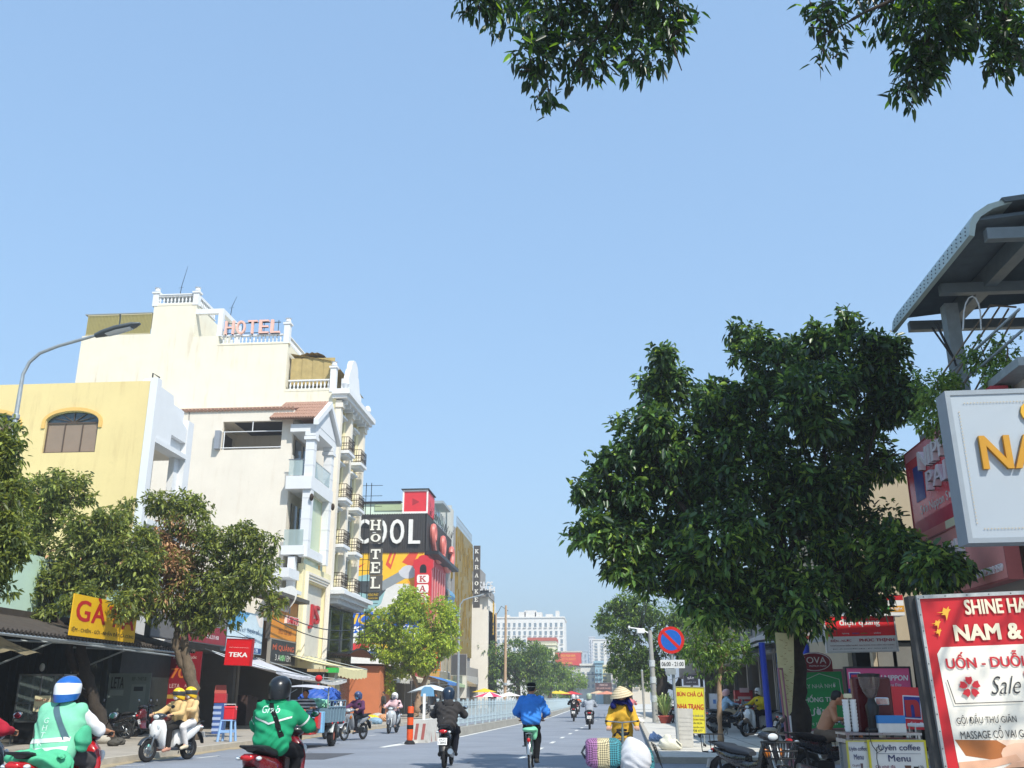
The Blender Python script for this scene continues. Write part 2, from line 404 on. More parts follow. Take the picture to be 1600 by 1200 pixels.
def mesh_np(name, V, F, mi, mats, smooth=True):
    me = bpy.data.meshes.new(name); k = F.shape[1]
    me.vertices.add(len(V)); me.vertices.foreach_set('co', V.astype(np.float32).ravel())
    me.loops.add(F.size); me.loops.foreach_set('vertex_index', F.astype(np.int32).ravel())
    me.polygons.add(len(F)); me.polygons.foreach_set('loop_start', np.arange(0, F.size, k, dtype=np.int32)); me.polygons.foreach_set('loop_total', np.full(len(F), k, np.int32))
    for m in mats: me.materials.append(m)
    if mi is not None: me.polygons.foreach_set('material_index', mi.astype(np.int32))
    if smooth: me.polygons.foreach_set('use_smooth', np.ones(len(F), bool))
    me.update(); me.validate(); return me

# ------------------------------------------------------------------ trees
def leaf_arrays(c, d, n, L, wid):
    "six-point leaves folded along the midrib; c base, d direction, n normal"
    s = np.cross(d, n); s /= np.linalg.norm(s, axis=1)[:, None] + 1e-9; n = np.cross(s, d)
    L = L[:, None]; w = wid * L
    dr = -0.12 * L * np.array([0, 0, 1.0])
    p0 = c; t = c + d * L + dr * 1.5
    r1 = c + d * L * .3 + s * w * .42 + n * w * .16; l1 = c + d * L * .3 - s * w * .42 + n * w * .16
    r2 = c + d * L * .68 + s * w * .36 + n * w * .12 + dr * .5; l2 = c + d * L * .68 - s * w * .36 + n * w * .12 + dr * .5
    V = np.stack([p0, r1, r2, t, l2, l1], 1).reshape(-1, 3); k = np.arange(len(c))[:, None] * 6
    F = np.stack([k + np.array([[0, 1, 2, 3]]), k + np.array([[0, 3, 4, 5]])], 1).reshape(-1, 4)
    return V, F
def foliage(blobs, L, rng, per=9, wid=.5, droop=.35, shell=4.0, spread=None, lump=0.35):
    C = []; D = []
    for (c, r, n) in blobs:
        c = np.array(c, float); r = np.array(r if hasattr(r, '__len__') else (r, r, r), float)
        nt = max(1, n // per); u = rng.normal(size=(nt, 3)); u /= np.linalg.norm(u, axis=1)[:, None]
        a = rng.rand(6, 3) * 6 - 3; lumpv = sum(np.sin(u @ a[i] * (1.5 + i * .9) + i) for i in range(6)) / 6
        rad = rng.rand(nt) ** (1 / shell) * (1 + lump * lumpv)
        tw = c + u * r * rad[:, None]; o = u
        q = np.repeat(tw, per, 0); oo = np.repeat(o, per, 0)
        sp = spread or L * .55
        q = q + rng.normal(size=q.shape) * sp * .55
        d = oo * .55 + rng.normal(size=q.shape) * .6 - np.array([0, 0, droop]); d /= np.linalg.norm(d, axis=1)[:, None]
        C.append(q); D.append(d)
    C = np.concatenate(C); D = np.concatenate(D)
    n = rng.normal(size=C.shape) * .55 + np.array([0, 0, 1.0]); ll = L * (.45 + .9 * rng.rand(len(C)))
    return leaf_arrays(C, D, n, ll, wid)
LEAF0 = {}
def clumps(blobs, k, rng, core=.34, size=(.34, .52), flat=.72):
    "break each mass of foliage into k smaller sprays round a thin core, so that light and dark clumps form"
    out = []
    for c, r, n in blobs:
        r = np.array(r if hasattr(r, '__len__') else (r, r, r), float); out.append((c, tuple(r * .8), int(n * core)))
        for i in range(k):
            u = rng.normal(size=3); u /= np.linalg.norm(u); s = size[0] + (size[1] - size[0]) * rng.rand()
            out.append((tuple(np.array(c) + u * r * (1.02 - s * .55)), (r[0] * s, r[1] * s, r[2] * s * flat), int(n * (1 - core) / k)))
    return out
def tree(name, label, base, trunks, blobs, L, mats, weights, clump=0, cat='tree', group=None, per=9, wid=.5, droop=.35, bark=None, seed=1, singles=0, lump=.35, shell=4.0, twig=True, extra=None, pick=None):
    "trunks: lists of (point, radius) in place coordinates; singles: number of the leaves nearest the lens that are parts of their own"
    rng = np.random.RandomState(seed); bark = bark or BARK
    root = thing(name, label, cat, base, None, group)
    for i, t in enumerate(trunks):
        mb = MB(); pts = [Vector(p) for p, r in t]; rs = [r for p, r in t]
        P = []; R = []
        for j in range(len(pts) - 1):
            for q in range(5):
                f = q / 5; w = pts[j].lerp(pts[j + 1], f); s = rs[j] * (1 - f) + rs[j + 1] * f
                P.append(w + Vector(rng.normal(size=3)) * s * .12); R.append(s * (1 + .12 * rng.normal()))
        P.append(pts[-1]); R.append(rs[-1]); mb.tube(P, R, 9 if rs[0] > .05 else 5)
        mb.build('trunk' if i == 0 else 'branch', bark, root, True, 180)
    V, F = foliage(clumps(blobs, clump, rng) if clump else blobs, L, rng, per, wid, droop, lump=lump, shell=shell)
    nl = len(V) // 6; mi = rng.choice(len(mats), nl, p=np.array(weights) / sum(weights))
    if extra: mi = extra(V.reshape(nl, 6, 3)[:, 0], mi, rng)
    V6 = V.reshape(nl, 6, 3); keep = np.ones(nl, bool)
    if singles:
        sc = pick(V6[:, 0]) if pick else -np.linalg.norm(V6[:, 0] - np.array([0, 0, EYE]), axis=1)
        idx = np.argsort(-sc)[:singles]; keep[idx] = False
        for i in idx:
            q = V6[i]; me = mesh_np('leaf', q - q[0], np.array([[0, 1, 2, 3], [0, 3, 4, 5]]), None, [mats[mi[i]]])
            share('leaf', me, root, q[0])
    kk = np.arange(keep.sum())[:, None] * 6
    F2 = np.stack([kk + np.array([[0, 1, 2, 3]]), kk + np.array([[0, 3, 4, 5]])], 1).reshape(-1, 4)
    me = mesh_np('crown', V6[keep].reshape(-1, 3) - np.array(base), F2, np.repeat(mi[keep], 2), mats)
    o = bpy.data.objects.new('crown', me); COL.objects.link(o); o.parent = root; o['kind'] = 'stuff'
    if twig:
        mb = MB()
        for (c, r, n) in blobs:
            c = Vector(c); r = r if hasattr(r, '__len__') else (r, r, r)
            for q in range(8):
                u = Vector(rng.normal(size=3)).normalized(); e = c + Vector((u.x * r[0], u.y * r[1], u.z * r[2])) * .92; s = c - Vector((0, 0, r[2] * .4)) + u * .1
                m = (s + e) / 2 + Vector(rng.normal(size=3)) * .12 * r[0]; rr = .018 * max(.6, r[0])
                mb.tube([s, m, e], [rr, rr * .7, rr * .25], 4)
        mb.build('twigs', bark, root, True, 180, kind='stuff')
    return root

# ------------------------------------------------------------------ people
def seat_pose(lean=0.0, hz=0.80, bar=(.30, .56, 1.02), foot=(.13, .36, .30), knee=(.16, .40, .74), head=0.0, bulk=1.0):
    J = {}
    J['pel'] = (0, -.06, hz + .06); J['chest'] = (0, .00 + lean, hz + .34); J['neck'] = (0, .03 + lean * 1.3, hz + .53); J['head'] = (0, .06 + lean * 1.5, hz + .665)
    for s, k in ((-1, 'L'), (1, 'R')):
        sh = Vector((s * .19, .02 + lean, hz + .46)); wr = Vector((s * bar[0], bar[1] - .07, bar[2] + .02)); m = (sh + wr) / 2
        J['sh' + k] = tuple(sh); J['wr' + k] = tuple(wr); J['el' + k] = (m.x + s * .09, m.y - .02, m.z - .09)
        J['hp' + k] = (s * .09, -.02, hz + .03); J['kn' + k] = (s * knee[0], knee[1], knee[2]); J['an' + k] = (s * foot[0], foot[1], foot[2]); J['to' + k] = (s * foot[0] * 1.1, foot[1] + .15, foot[2] - .06)
    return J
def hand(mb, wr, dr, s, rad=.009):
    wr = Vector(wr); d = Vector(dr).normalized(); sd = d.cross(Z3).normalized(); up = sd.cross(d)
    p = wr + d * .035
    mb.loft([ring(wr + d * t, sd, up, w, h, 8) for t, w, h in ((-.01, .026, .02), (.03, .036, .02), (.075, .042, .018), (.09, .036, .012))])
    for i, ln in enumerate((.9, 1.0, .95, .78)):
        b = wr + d * .075 + sd * (i - 1.5) * .021
        mb.tube([b, b + d * .035 * ln + up * .004, b + d * .05 * ln - up * .026, b + d * .03 * ln - up * .05, b + d * .004 - up * .05], [rad, rad, rad * .95, rad * .85, rad * .6], 6)
    t = wr + d * .03 - sd * s * .034
    mb.tube([t, t - sd * s * .022 + d * .025, t - sd * s * .018 + d * .05 - up * .02, t - sd * s * .002 + d * .058 - up * .035], [rad * 1.2, rad * 1.1, rad, rad * .7], 6)
def human(name, label, loc, rz, J, top, pants, skin=None, helmet=None, mask=None, shoes='#222222', hair='#15110f', sleeve='long', group=None, res=.022, bulk=1.0, sc=1.0, wr=.004, face=True, hoodless=True, hem=.0, cat='person', bare=False, shorts=False):
    skin = skin or SKIN
    root = thing(name, label, cat, loc, rz, group); root.scale = (sc, sc, sc)
    hd = np.array(J['head']); nk = np.array(J['neck'])
    B = [(J['pel'], J['chest'], .115, .125, (1.32, 1, 1)), (J['chest'], tuple(np.array(J['neck']) - (0, 0, .06)), .12, .07, (1.5, 1, 1)), (J['neck'], J['head'], .052, .05),
         ('e', tuple(hd + (0, .005, .02)), np.array((.074, .093, .108))), ('e', tuple(hd + (0, .035, -.05)), np.array((.05, .055, .06))), ('e', tuple(hd + (0, .1, -.012)), np.array((.014, .018, .024)))]
    for k, s in (('L', -1), ('R', 1)):
        B += [('e', tuple(hd + (s * .078, 0, -.005)), np.array((.012, .022, .032)))]
        B += [(J['sh' + k], J['el' + k], .052, .042), (J['el' + k], J['wr' + k], .041, .028), (J['hp' + k], J['kn' + k], .085, .058), (J['kn' + k], J['an' + k], .056, .036), (J['an' + k], J['to' + k], .036, .03)]
    mb = soft(B, res, .03)
    for k, s in (('L', -1), ('R', 1)):
        hand(mb, J['wr' + k], Vector(J['wr' + k]) - Vector(J['el' + k]), s)
    mb.build('body', skin, root, True, 180)
    if not bare:
        T = [(J['pel'], J['chest'], .14 * bulk, .15 * bulk, (1.36, 1, 1)), (J['chest'], tuple(np.array(J['neck']) - (0, 0, .05)), .145 * bulk, .085, (1.5, 1, 1)), (tuple(nk - (0, 0, .06)), tuple(nk + (0, .0, .02)), .075, .07)]
        if hem: T.append((J['pel'], tuple(np.array(J['pel']) - (0, .0, hem)), .14 * bulk, .145 * bulk, (1.4, 1, 1)))
        for k in 'LR':
            T.append((J['sh' + k], J['el' + k], .074 * bulk, .066 * bulk)) if sleeve != 'none' else T.append((J['sh' + k], tuple(np.array(J['sh' + k]) * .7 + np.array(J['chest']) * .3), .08, .09))
            if sleeve == 'long': T.append((J['el' + k], J['wr' + k], .064 * bulk, .046))
        zc = nk[2] + .035
        tp = soft(T, res, .05, lambda p: p[:, 2] - zc, wr, int(abs(loc[0] * 31 + loc[1] * 7)))
        tp.build('jacket' if sleeve == 'long' else ('vest' if sleeve == 'none' else 'shirt'), top if not isinstance(top, str) else cloth(top), root, True, 180)
        root['_'] = 0; del root['_']
        human.top = tp
    Q = [(J['pel'], tuple(np.array(J['pel']) - (0, -.02, .06)), .125, .13, (1.3, 1.05, 1))]
    for k in 'LR':
        Q.append((J['hp' + k], J['kn' + k], .102, .08))
        if not shorts: Q.append((J['kn' + k], tuple(np.array(J['an' + k]) + (0, 0, .03)), .078, .058))
    soft(Q, res, .04, None, wr * .8, 3).build('trousers', cloth(pants), root, True, 180)
    for k in 'LR':
        a, t = np.array(J['an' + k]), np.array(J['to' + k])
        soft([(tuple(a - (0, .03, .02)), tuple(t), .046, .038), (tuple(a + (0, 0, .01)), tuple(a - (0, .02, .03)), .045, .045)], .016, .03).build('shoe', cloth(shoes), root, True, 180)
    if helmet:
        c = Vector(hd) + Vector((0, -.008, .045)); col, band = helmet; mh = MB(); rings = []
        for i in range(12):
            t = radians(2 + i * 11.0); q = max(sin(t), .86 if i > 8 else 0); rings.append([c + Vector((.138 * q * cos(a), .162 * q * sin(a) - .004 * i, (.134 * cos(t) if i < 9 else -.026 - (i - 8) * .034) + (.028 * sin(a) * (i - 7) / 4 if i > 7 else 0))) for a in [2 * pi * j / 20 for j in range(20)]])
        mh.loft(rings, caps=True); n0 = len(mh.f)
        mh.m = [1 if (band and (f[0] // 20) in (6, 7, 8)) else 0 for f in mh.f]
        h = mh.build('helmet', [paint(col, .3, .25), paint(band or col, .35, .2)], root, True, 60)
        vb = MB(); vb.loft([[c + Vector((.10 * u, .13 + .05 * (1 - u * u) + e, .015 - .03 * u * u + f)) for u in (-1, -.6, -.2, .2, .6, 1)] for e, f in ((-.02, .01), (.03, -.005), (.03, -.012), (-.02, 0))], close=False, caps=False)
        vb.build('visor', BLACKP, h, True)
        st = MB()
        for s in (-1, 1): st.tube([c + Vector((s * .118, .02, -.06)), Vector(hd) + Vector((s * .08, .03, -.08)), Vector(hd) + Vector((0, .06, -.115))], .006, 5)
        st.build('chin_strap', BLACKP, h)
    elif hair:
        c = hd + (0, -.012, .035)
        soft([('e', tuple(c), np.array((.088, .104, .105)))], .016, .02, lambda p: np.minimum((p[:, 1] - hd[1] - .055), 9) - (p[:, 2] - hd[2] - .05) * .5 if True else 0, .004).build('hair', mat('hair ' + hair, hair, .6, 0, .3, 60), root, True, 180)
    if mask:
        soft([('e', tuple(hd + (0, .042, -.045)), np.array((.064, .068, .068)))], .014, .02, lambda p: np.maximum(p[:, 2] - hd[2] + .005, hd[1] + .01 - p[:, 1])).build('mask', cloth(mask), root, True, 180)
    if face:
        for s in (-1, 1):
            MB().ell(hd + (s * .03, .085, .012), (.014, .009, .008), 8, 6).build('eye', mat('eye', '#120d0b', .25, 0, 0), root, True, 180)
    return root

# ------------------------------------------------------------------ two-wheelers (facing +Y, axles on Y)
def wheel(parent, name, y, r, tw, x=0, spokes=5, rimcol='#3a3d40', wire=False):
    t = MB(); prof = []
    for i in range(11):
        a = pi * (i / 10) - pi / 2; prof.append((r - tw * .55 + tw * .55 * cos(a) * 1.0, tw * .5 * sin(a)))
    prof = [(r - tw * 1.15, -tw * .36)] + prof + [(r - tw * 1.15, tw * .36)]
    t.lathe(prof, (x, y, r), (1, 0, 0), 28)
    ty = t.build(name, RUB, parent, True, 50); m = MB(); R = r - tw * 1.12
    m.lathe([(R, -tw * .34), (R * .93, -tw * .3), (R * .93, tw * .3), (R, tw * .34)], (x, y, r), (1, 0, 0), 28)
    m.cyl((x - .05, y, r), (x + .05, y, r), .035, 12); m.lathe([(.001, -.03), (.075, -.03), (.085, -.02), (.001, -.02)], (x, y, r), (1, 0, 0), 16)
    n = 22 if wire else spokes * 2
    for i in range(n):
        a = 2 * pi * i / n + (.12 if i % 2 else -.12); sx = (.02 if i % 2 else -.02)
        p0 = (x + sx, y + .04 * cos(a), r + .04 * sin(a)); p1 = (x, y + R * .95 * cos(a * 1), r + R * .95 * sin(a))
        m.tube([p0, p1], .0035 if wire else .011, 4 if wire else 5)
    m.build('rim', metal(rimcol, .35), ty, True, 50)
    return ty
def plate(parent, o, tilt, l1='59-D1', l2='12845', w=.19, h=.14):
    M = rot('X', tilt); b = MB(); b.box(o, (w, .006, h), M); p = b.build('number_plate', WHITE, parent)
    ux = Vector((1, 0, 0)); uy = M @ Z3; q = MB(); oo = Vector(o) - (M @ Y3) * .003
    letters(q, l1, oo + uy * h * .22, ux, uy, w * .7, h * .32, .02); letters(q, l2, oo - uy * h * .2, ux, uy, w * .8, h * .34, .02)
    q.build('plate_number', mat('plate black', '#15161a', .5, 0, 0), p)
def scooter(label, body='#e8e8e6', dark='#1d1f22', cat='motorbike', group=None, style='auto', loc=(0, 0, 0), rz=0.0, seatcol='#17181a', rim='#8d9194', num=('59-D1', '12845'), stand=False, name='motorbike', rear_dark=False):
    root = thing(name, label, cat, loc, rz, group)
    auto = style == 'auto'; r = .255 if auto else .285; tw = .09 if auto else .065; fy, ry = (.84, -.42) if auto else (.86, -.40)
    P = paint(body, .25, .8); D = paint(dark, .35, .4)
    wheel(root, 'front_wheel', fy, r, tw, 0, 5, rim, wire=not auto); wheel(root, 'rear_wheel', ry, r, tw * 1.15, 0, 5, rim, wire=not auto)
    m = MB()
    for s in (-1, 1): m.tube([(s * .075, fy, r), (s * .075, fy - .08, r + .3), (s * .06, fy - .2, r + .58)], [.022, .02, .024], 8)
    m.tube([(0, fy - .18, r + .5), (0, .58, .98)], .028, 8); m.build('fork', STEEL, root, True)
    m = MB(); R = r + .03                                             # front fender
    m.loft([ring((0, fy - .0 + R * cos(radians(a)), r + R * sin(radians(a))), X3, Vector((0, cos(radians(a)), sin(radians(a)))), .06 + .012 * sin(radians(a)), .02, 10) for a in range(25, 166, 14)])
    m.build('front_fender', D if auto else P, root, True, 60)
    m = MB()                                                          # leg shield and nose
    if auto: sec = [(.27, .42, .10, .05), (.36, .50, .17, .05), (.52, .545, .215, .05), (.70, .555, .225, .06), (.84, .56, .18, .07), (.93, .565, .10, .06)]
    else: sec = [(.34, .40, .10, .03), (.46, .47, .15, .03), (.62, .52, .17, .035), (.78, .55, .15, .05), (.90, .57, .10, .05)]
    m.loft([ring((0, y, z), X3, Y3, hw, hd, 16, 3) for z, y, hw, hd in sec]); m.build('leg_shield', P, root, True, 60)
    m = MB()
    if auto: sec = [(.50, .66, .06, .07), (.60, .685, .12, .09), (.74, .675, .155, .10), (.86, .645, .13, .09), (.95, .61, .07, .06)]
    else: sec = [(.60, .62, .05, .06), (.70, .635, .10, .08), (.80, .635, .11, .08), (.90, .60, .07, .05)]
    m.loft([ring((0, y, z), X3, Y3, hw, hd, 14, 2.4) for z, y, hw, hd in sec]); m.build('front_cowl', P, root, True, 60)
    for s in (-1, 1):
        m = MB(); m.ell((s * .12, .715 if auto else .68, .76), (.05, .03, .075), 10, 6, rot('Y', s * 24)); m.build('front_indicator', LENS if auto else AMB, root, True)
    m = MB(); m.loft([ring((0, y, z), X3, Z3, hw, hh, 14, 2.4) for y, z, hw, hh in ((.50, 1.0, .06, .03), (.54, 1.01, .17, .055), (.62, 1.0, .16, .07), (.69, .985, .11, .06))]); hb = m.build('handlebar_cowl', D if auto else P, root, True, 60)
    m = MB(); m.ell((0, .685, .985), (.095, .04, .052), 14, 8); m.build('headlight', LENS, root, True)
    m = MB(); m.tube([(-.34, .50, 1.02), (-.2, .55, 1.015), (.2, .55, 1.015), (.34, .50, 1.02)], .012, 8); hbar = m.build('handlebar', STEEL, root, True)
    for s in (-1, 1):
        m = MB(); m.tube([(s * .22, .545, 1.015), (s * .35, .497, 1.02)], .019, 8); m.build('grip', RUB, hbar, True)
        m = MB(); m.tube([(s * .2, .59, 1.01), (s * .33, .57, 1.0)], .007, 5); m.build('brake_lever', STEEL, hbar, True)
        m = MB(); m.tube([(s * .2, .55, 1.03), (s * .25, .56, 1.13), (s * .30, .53, 1.19)], .006, 5); m.ell((s * .33, .525, 1.21), (.062, .014, .042), 12, 6, rot('Y', -s * 12)); mr = m.build('mirror', BLACKP, root, True, 50)
        m = MB(); m.ell((s * .33, .512, 1.21), (.054, .004, .036), 12, 4, rot('Y', -s * 12)); m.build('mirror_glass', CHROME, mr, True)
    m = MB()
    if auto: m.loft([ring((0, y, z), X3, Z3, hw, hh, 12, 4) for y, z, hw, hh in ((.06, .27, .15, .035), (.25, .27, .165, .035), (.44, .29, .15, .035))]); m.build('floorboard', D, root, True, 50)
    else: m.loft([ring((0, y, z), X3, Z3, hw, hh, 12, 3) for y, z, hw, hh in ((.52, .72, .07, .10), (.36, .56, .075, .10), (.16, .52, .08, .12), (-.02, .56, .09, .12))]); m.build('frame_tunnel', P, root, True, 50)
    m = MB(); sec = ((.15, .50, .09, .23), (.02, .51, .135, .22), (-.2, .55, .155, .19), (-.42, .62, .15, .14), (-.62, .70, .105, .085), (-.76, .755, .045, .035)) if auto else ((.10, .64, .07, .10), (-.08, .63, .11, .12), (-.3, .66, .12, .10), (-.52, .71, .10, .07), (-.72, .77, .04, .03))
    m.loft([ring((0, y, z), X3, Z3, hw, hh, 16, 2.8) for y, z, hw, hh in sec]); m.build('rear_body', D if rear_dark else P, root, True, 60)
    m = MB(); m.loft([ring((0, y, z), X3, Z3, hw, hh, 14, 3) for y, z, hw, hh in ((.20, .735, .07, .03), (.10, .755, .11, .045), (-.12, .775, .135, .05), (-.28, .79, .135, .05), (-.34, .815, .13, .05), (-.52, .83, .115, .045), (-.64, .84, .07, .03))]); m.build('seat', mat('seat ' + seatcol, seatcol, .55, 0, .1, 30), root, True, 60)
    m = MB(); m.tube([(-.1, -.42, .80), (-.12, -.6, .85), (-.07, -.78, .87), (.07, -.78, .87), (.12, -.6, .85), (.1, -.42, .80)], .014, 7); m.build('grab_rail', DARKM, root, True)
    m = MB(); m.ell((0, -.735, .745), (.085, .035, .04), 14, 7); m.build('tail_light', REDL, root, True)
    for s in (-1, 1):
        m = MB(); m.ell((s * .125, -.68, .735), (.035, .045, .025), 10, 6); m.build('rear_indicator', LENS, root, True)
    m = MB(); m.loft([ring((0, y, z), X3, Vector((0, -.5, .8)), hw, .012, 8, 4) for y, z, hw in ((-.60, .66, .08), (-.74, .58, .085), (-.83, .44, .07), (-.86, .36, .05))]); m.build('rear_fender', BLACKP, root, True, 50)
    plate(root, (0, -.825, .555), -18, *num)
    m = MB(); m.tube([(.13, .0, .24), (.15, -.2, .24), (.15, -.36, .29), (.155, -.72, .36)], [.02, .03, .055, .058], 12); m.build('exhaust', DARKM if auto else STEEL, root, True, 50)
    m = MB(); m.rbox((0, -.1, .33), (.22, .42, .2), .05); m.tube([(-.1, -.15, .3), (-.1, ry, r)], .05, 8); m.tube([(.1, ry, r), (.1, -.5, .62)], .022, 8); m.tube([(-.1, ry, r), (-.1, -.5, .62)], .022, 8); m.build('engine', DARKM, root, True, 40)
    m = MB(); m.tube([(-.14, -.1, .24), (.14, -.1, .24)], .012, 6); m.tube([(-.12, .0, .22), (-.2 if stand else -.13, .02, .0 if stand else .16)], .011, 6)
    if stand: m.tube([(-.12, -.12, .22), (-.15, -.2, .0)], .011, 6); m.tube([(.12, -.12, .22), (.15, -.2, .0)], .011, 6)
    m.build('stand', DARKM, root, True)
    return root
def bicycle(label, col='#4c8f6c', loc=(0, 0, 0), rz=0, basket=False, name='bicycle', rack=True):
    root = thing(name, label, 'bicycle', loc, rz); r = .33; C = paint(col, .4, .3)
    wheel(root, 'front_wheel', .56, r, .038, 0, 0, '#b0b4b6', True); wheel(root, 'rear_wheel', -.48, r, .038, 0, 0, '#b0b4b6', True)
    m = MB()
    for a, b, q in (((0, -.05, .30), (0, -.17, .80), .016), ((0, -.05, .30), (0, .36, .74), .018), ((0, -.12, .62), (0, .35, .86), .016), ((0, .33, .92), (0, .40, .66), .02)): m.tube([a, b], q, 8)
    for s in (-1, 1): m.tube([(s * .03, -.05, .30), (s * .05, -.48, r)], .01, 6); m.tube([(s * .02, -.14, .70), (s * .05, -.48, r)], .008, 6); m.tube([(s * .02, .39, .68), (s * .05, .56, r)], .012, 6)
    m.build('frame', C, root, True)
    m = MB(); m.tube([(-.28, .18, 1.02), (-.24, .3, 1.02), (0, .33, 1.0), (.24, .3, 1.02), (.28, .18, 1.02)], .011, 7); m.tube([(0, .33, .9), (0, .33, 1.0)], .013, 6); h = m.build('handlebar', STEEL, root, True)
    for s in (-1, 1): MB().tube([(s * .255, .26, 1.02), (s * .285, .15, 1.02)], .017, 7).build('grip', RUB, h, True)
    m = MB(); m.loft([ring((0, y, .86), X3, Z3, w, .025, 10) for y, w in ((-.30, .06), (-.27, .1), (-.2, .1), (-.1, .04), (.0, .02))]); m.build('saddle', BLACKP, root, True, 60)
    m = MB(); m.tube([(0, -.17, .78), (0, -.19, .85)], .012, 6); m.build('seat_post', STEEL, root)
    m = MB(); m.lathe([(.09, -.008), (.095, 0), (.09, .008)], (.05, -.05, .30), (1, 0, 0), 18, True); m.tube([(.07, -.05, .30), (.09, .02, .14)], .01, 6); m.tube([(-.07, -.05, .30), (-.09, -.12, .46)], .01, 6); m.rbox((.13, .02, .14), (.09, .07, .02), .01); m.rbox((-.13, -.12, .46), (.09, .07, .02), .01); m.build('crank', DARKM, root, True, 40)
    for y, n in ((.56, 'front_fender'), (-.48, 'rear_fender')):
        m = MB(); m.loft([ring((0, y + (r + .03) * cos(radians(a)), r + (r + .03) * sin(radians(a))), X3, Vector((0, cos(radians(a)), sin(radians(a)))), .028, .004, 6) for a in (range(20, 150, 13) if y > 0 else range(50, 190, 13))]); m.build(n, STEEL, root, True)
    if rack:
        m = MB()
        for s in (-1, 1): m.tube([(s * .06, -.2, .72), (s * .06, -.75, .72)], .007, 6); m.tube([(s * .06, -.7, .72), (s * .06, -.48, r)], .006, 6)
        for i in range(4): m.tube([(-.06, -.25 - i * .16, .72), (.06, -.25 - i * .16, .72)], .006, 5)
        m.build('rear_rack', STEEL, root, True)
    MB().ell((0, -.8, .6), (.035, .02, .045), 10, 6).build('reflector', REDL, root, True)
    return root

# ------------------------------------------------------------------ boards
class FR:
    "a board's frame: centre o, right ux, up uy, size w,h"
    def __init__(s, o, ux, uy, w, h): s.o, s.ux, s.uy, s.w, s.h = Vector(o), Vector(ux).normalized(), Vector(uy).normalized(), w, h; s.n = s.ux.cross(s.uy)
    def at(s, fx, fy, lift=0): return s.o + s.ux * fx * s.w + s.uy * fy * s.h + s.n * lift
def frY(x0, y0, x1, y1, Y, tilt=0): a, b, c, d = rY(x0, y0, x1, y1, Y); return FR(((a + b) / 2, Y, (c + d) / 2), rot('Y', -tilt) @ X3, rot('Y', -tilt) @ Z3, abs(b - a), d - c)
def frX(x0, y0, x1, y1, X):
    "board on a left-hand front, facing the street"
    a, b, c, d = rX(x0, y0, x1, y1, X); return FR((X, (a + b) / 2, (c + d) / 2), Y3, Z3, b - a, d - c)
def board(name, label, f, col, t=.06, edge=None, ew=.03, texts=(), fills=(), cat='sign', parent=None, group=None, ext=0, face_mat=None):
    "texts: (string, fx, fy, w, h, colour[, opts]) in fractions of the board; fills: (fx0,fx1,fy0,fy1,colour) or ('p',pts,colour)"
    base = f.o - f.uy * f.h / 2 - f.n * t / 2
    root = parent or thing(name, label, cat, base, None, group)
    def rect(mb, x0, x1, y0, y1, lift, th):
        mb.prism([(x0 * f.w, y0 * f.h), (x1 * f.w, y0 * f.h), (x1 * f.w, y1 * f.h), (x0 * f.w, y1 * f.h)], f.o + f.n * lift, f.ux, f.uy, th)
    p = MB(); rect(p, -.5, .5, -.5, .5, 0, t); pan = p.build('panel', face_mat or printm(col), root)
    if edge:
        e = MB(); ax, ay = ew / f.w, ew / f.h
        for a in ((-.5 - ax, .5 + ax, .5, .5 + ay), (-.5 - ax, .5 + ax, -.5 - ay, -.5), (-.5 - ax, -.5, -.5, .5), (.5, .5 + ax, -.5, .5)): rect(e, *a, .015, t + .03)
        e.build('frame', plast(edge), root)
    by = {}
    lv = 0.003
    for q in fills:
        c = q[-1]; m = by.setdefault(('fill', c, lv), MB())
        if q[0] == 'p': m.prism([(x * f.w, y * f.h) for x, y in q[1]], f.o + f.n * lv, f.ux, f.uy, .0025)
        else: rect(m, q[0], q[1], q[2], q[3], lv, .0025)
        lv += .0012
    for (k, c, l), m in by.items(): m.build('printed_area', printm(c), pan)
    tx = {}
    for q in texts:
        s, fx, fy, w, h, c = q[:6]; op = q[6] if len(q) > 6 else {}
        m = tx.setdefault((len(tx), c), MB()); e = op.get('ext', ext)
        letters(m, s, f.at(fx, fy), f.ux, f.uy, w * f.w if w else None, h * f.h if h else None, op.get('bold', .02), op.get('shear', 0), e, lv + op.get('lift', .002), op.get('align', 'c'), op.get('space', 1))
    for (k, c), m in tx.items(): m.build('lettering', printm(c), pan)
    root['_f'] = 0; del root['_f']
    return root
def tri_bar(mb, a, b, w=.04): mb.tube([a, b], w / 2, 6)
# ================================================================== THE SETTING
def struct(name, mb, m, parent=None, smooth=False):
    o = mb.build(name, m, parent, smooth)
    if parent is None: o['kind'] = 'structure'
    return o
ASPH = mat('asphalt', (.24, .262, .3), .72, 0, .24, .5, .3, 240, spec=.5, dirt=.14)
PAVE = mat('pavement concrete', '#a79f92', .95, 0, .28, 1.6, .4, 90, dirt=.25)
PAVER = mat('pavement grey', '#cfccc3', .95, 0, .28, 1.4, .4, 90, dirt=.35)
KERB = mat('kerb concrete', '#b9b2a4', .95, 0, .25, 3, .4, 80, dirt=.3)
MARK = mat('road paint', '#dcdcd6', .75, 0, .25, 5, dirt=.35)
m = MB(); m.quad((-1500, -300, -.03), (1500, -300, -.03), (1500, 3000, -.03), (-1500, 3000, -.03)); struct('ground', m, mat('dusty ground', '#8f8779', .95, 0, .3, .3))
RK = [(1.25, 23.6), (1.6, 35), (2.25, 57), (2.6, 130), (2.8, 400), (2.8, 900)]
m = MB(); m.quad((-10.9, -40, 0), (1.25, -40, 0), (1.25, 23.6, 0), (-10.9, 23.6, 0)); m.quad((1.25, -40, 0), (60, -40, 0), (60, 23.6, 0), (1.25, 23.6, 0))
for (x0, y0), (x1, y1) in zip(RK, RK[1:]): m.quad((-10.9, y0, 0), (x0, y0, 0), (x1, y1, 0), (-10.9, y1, 0))
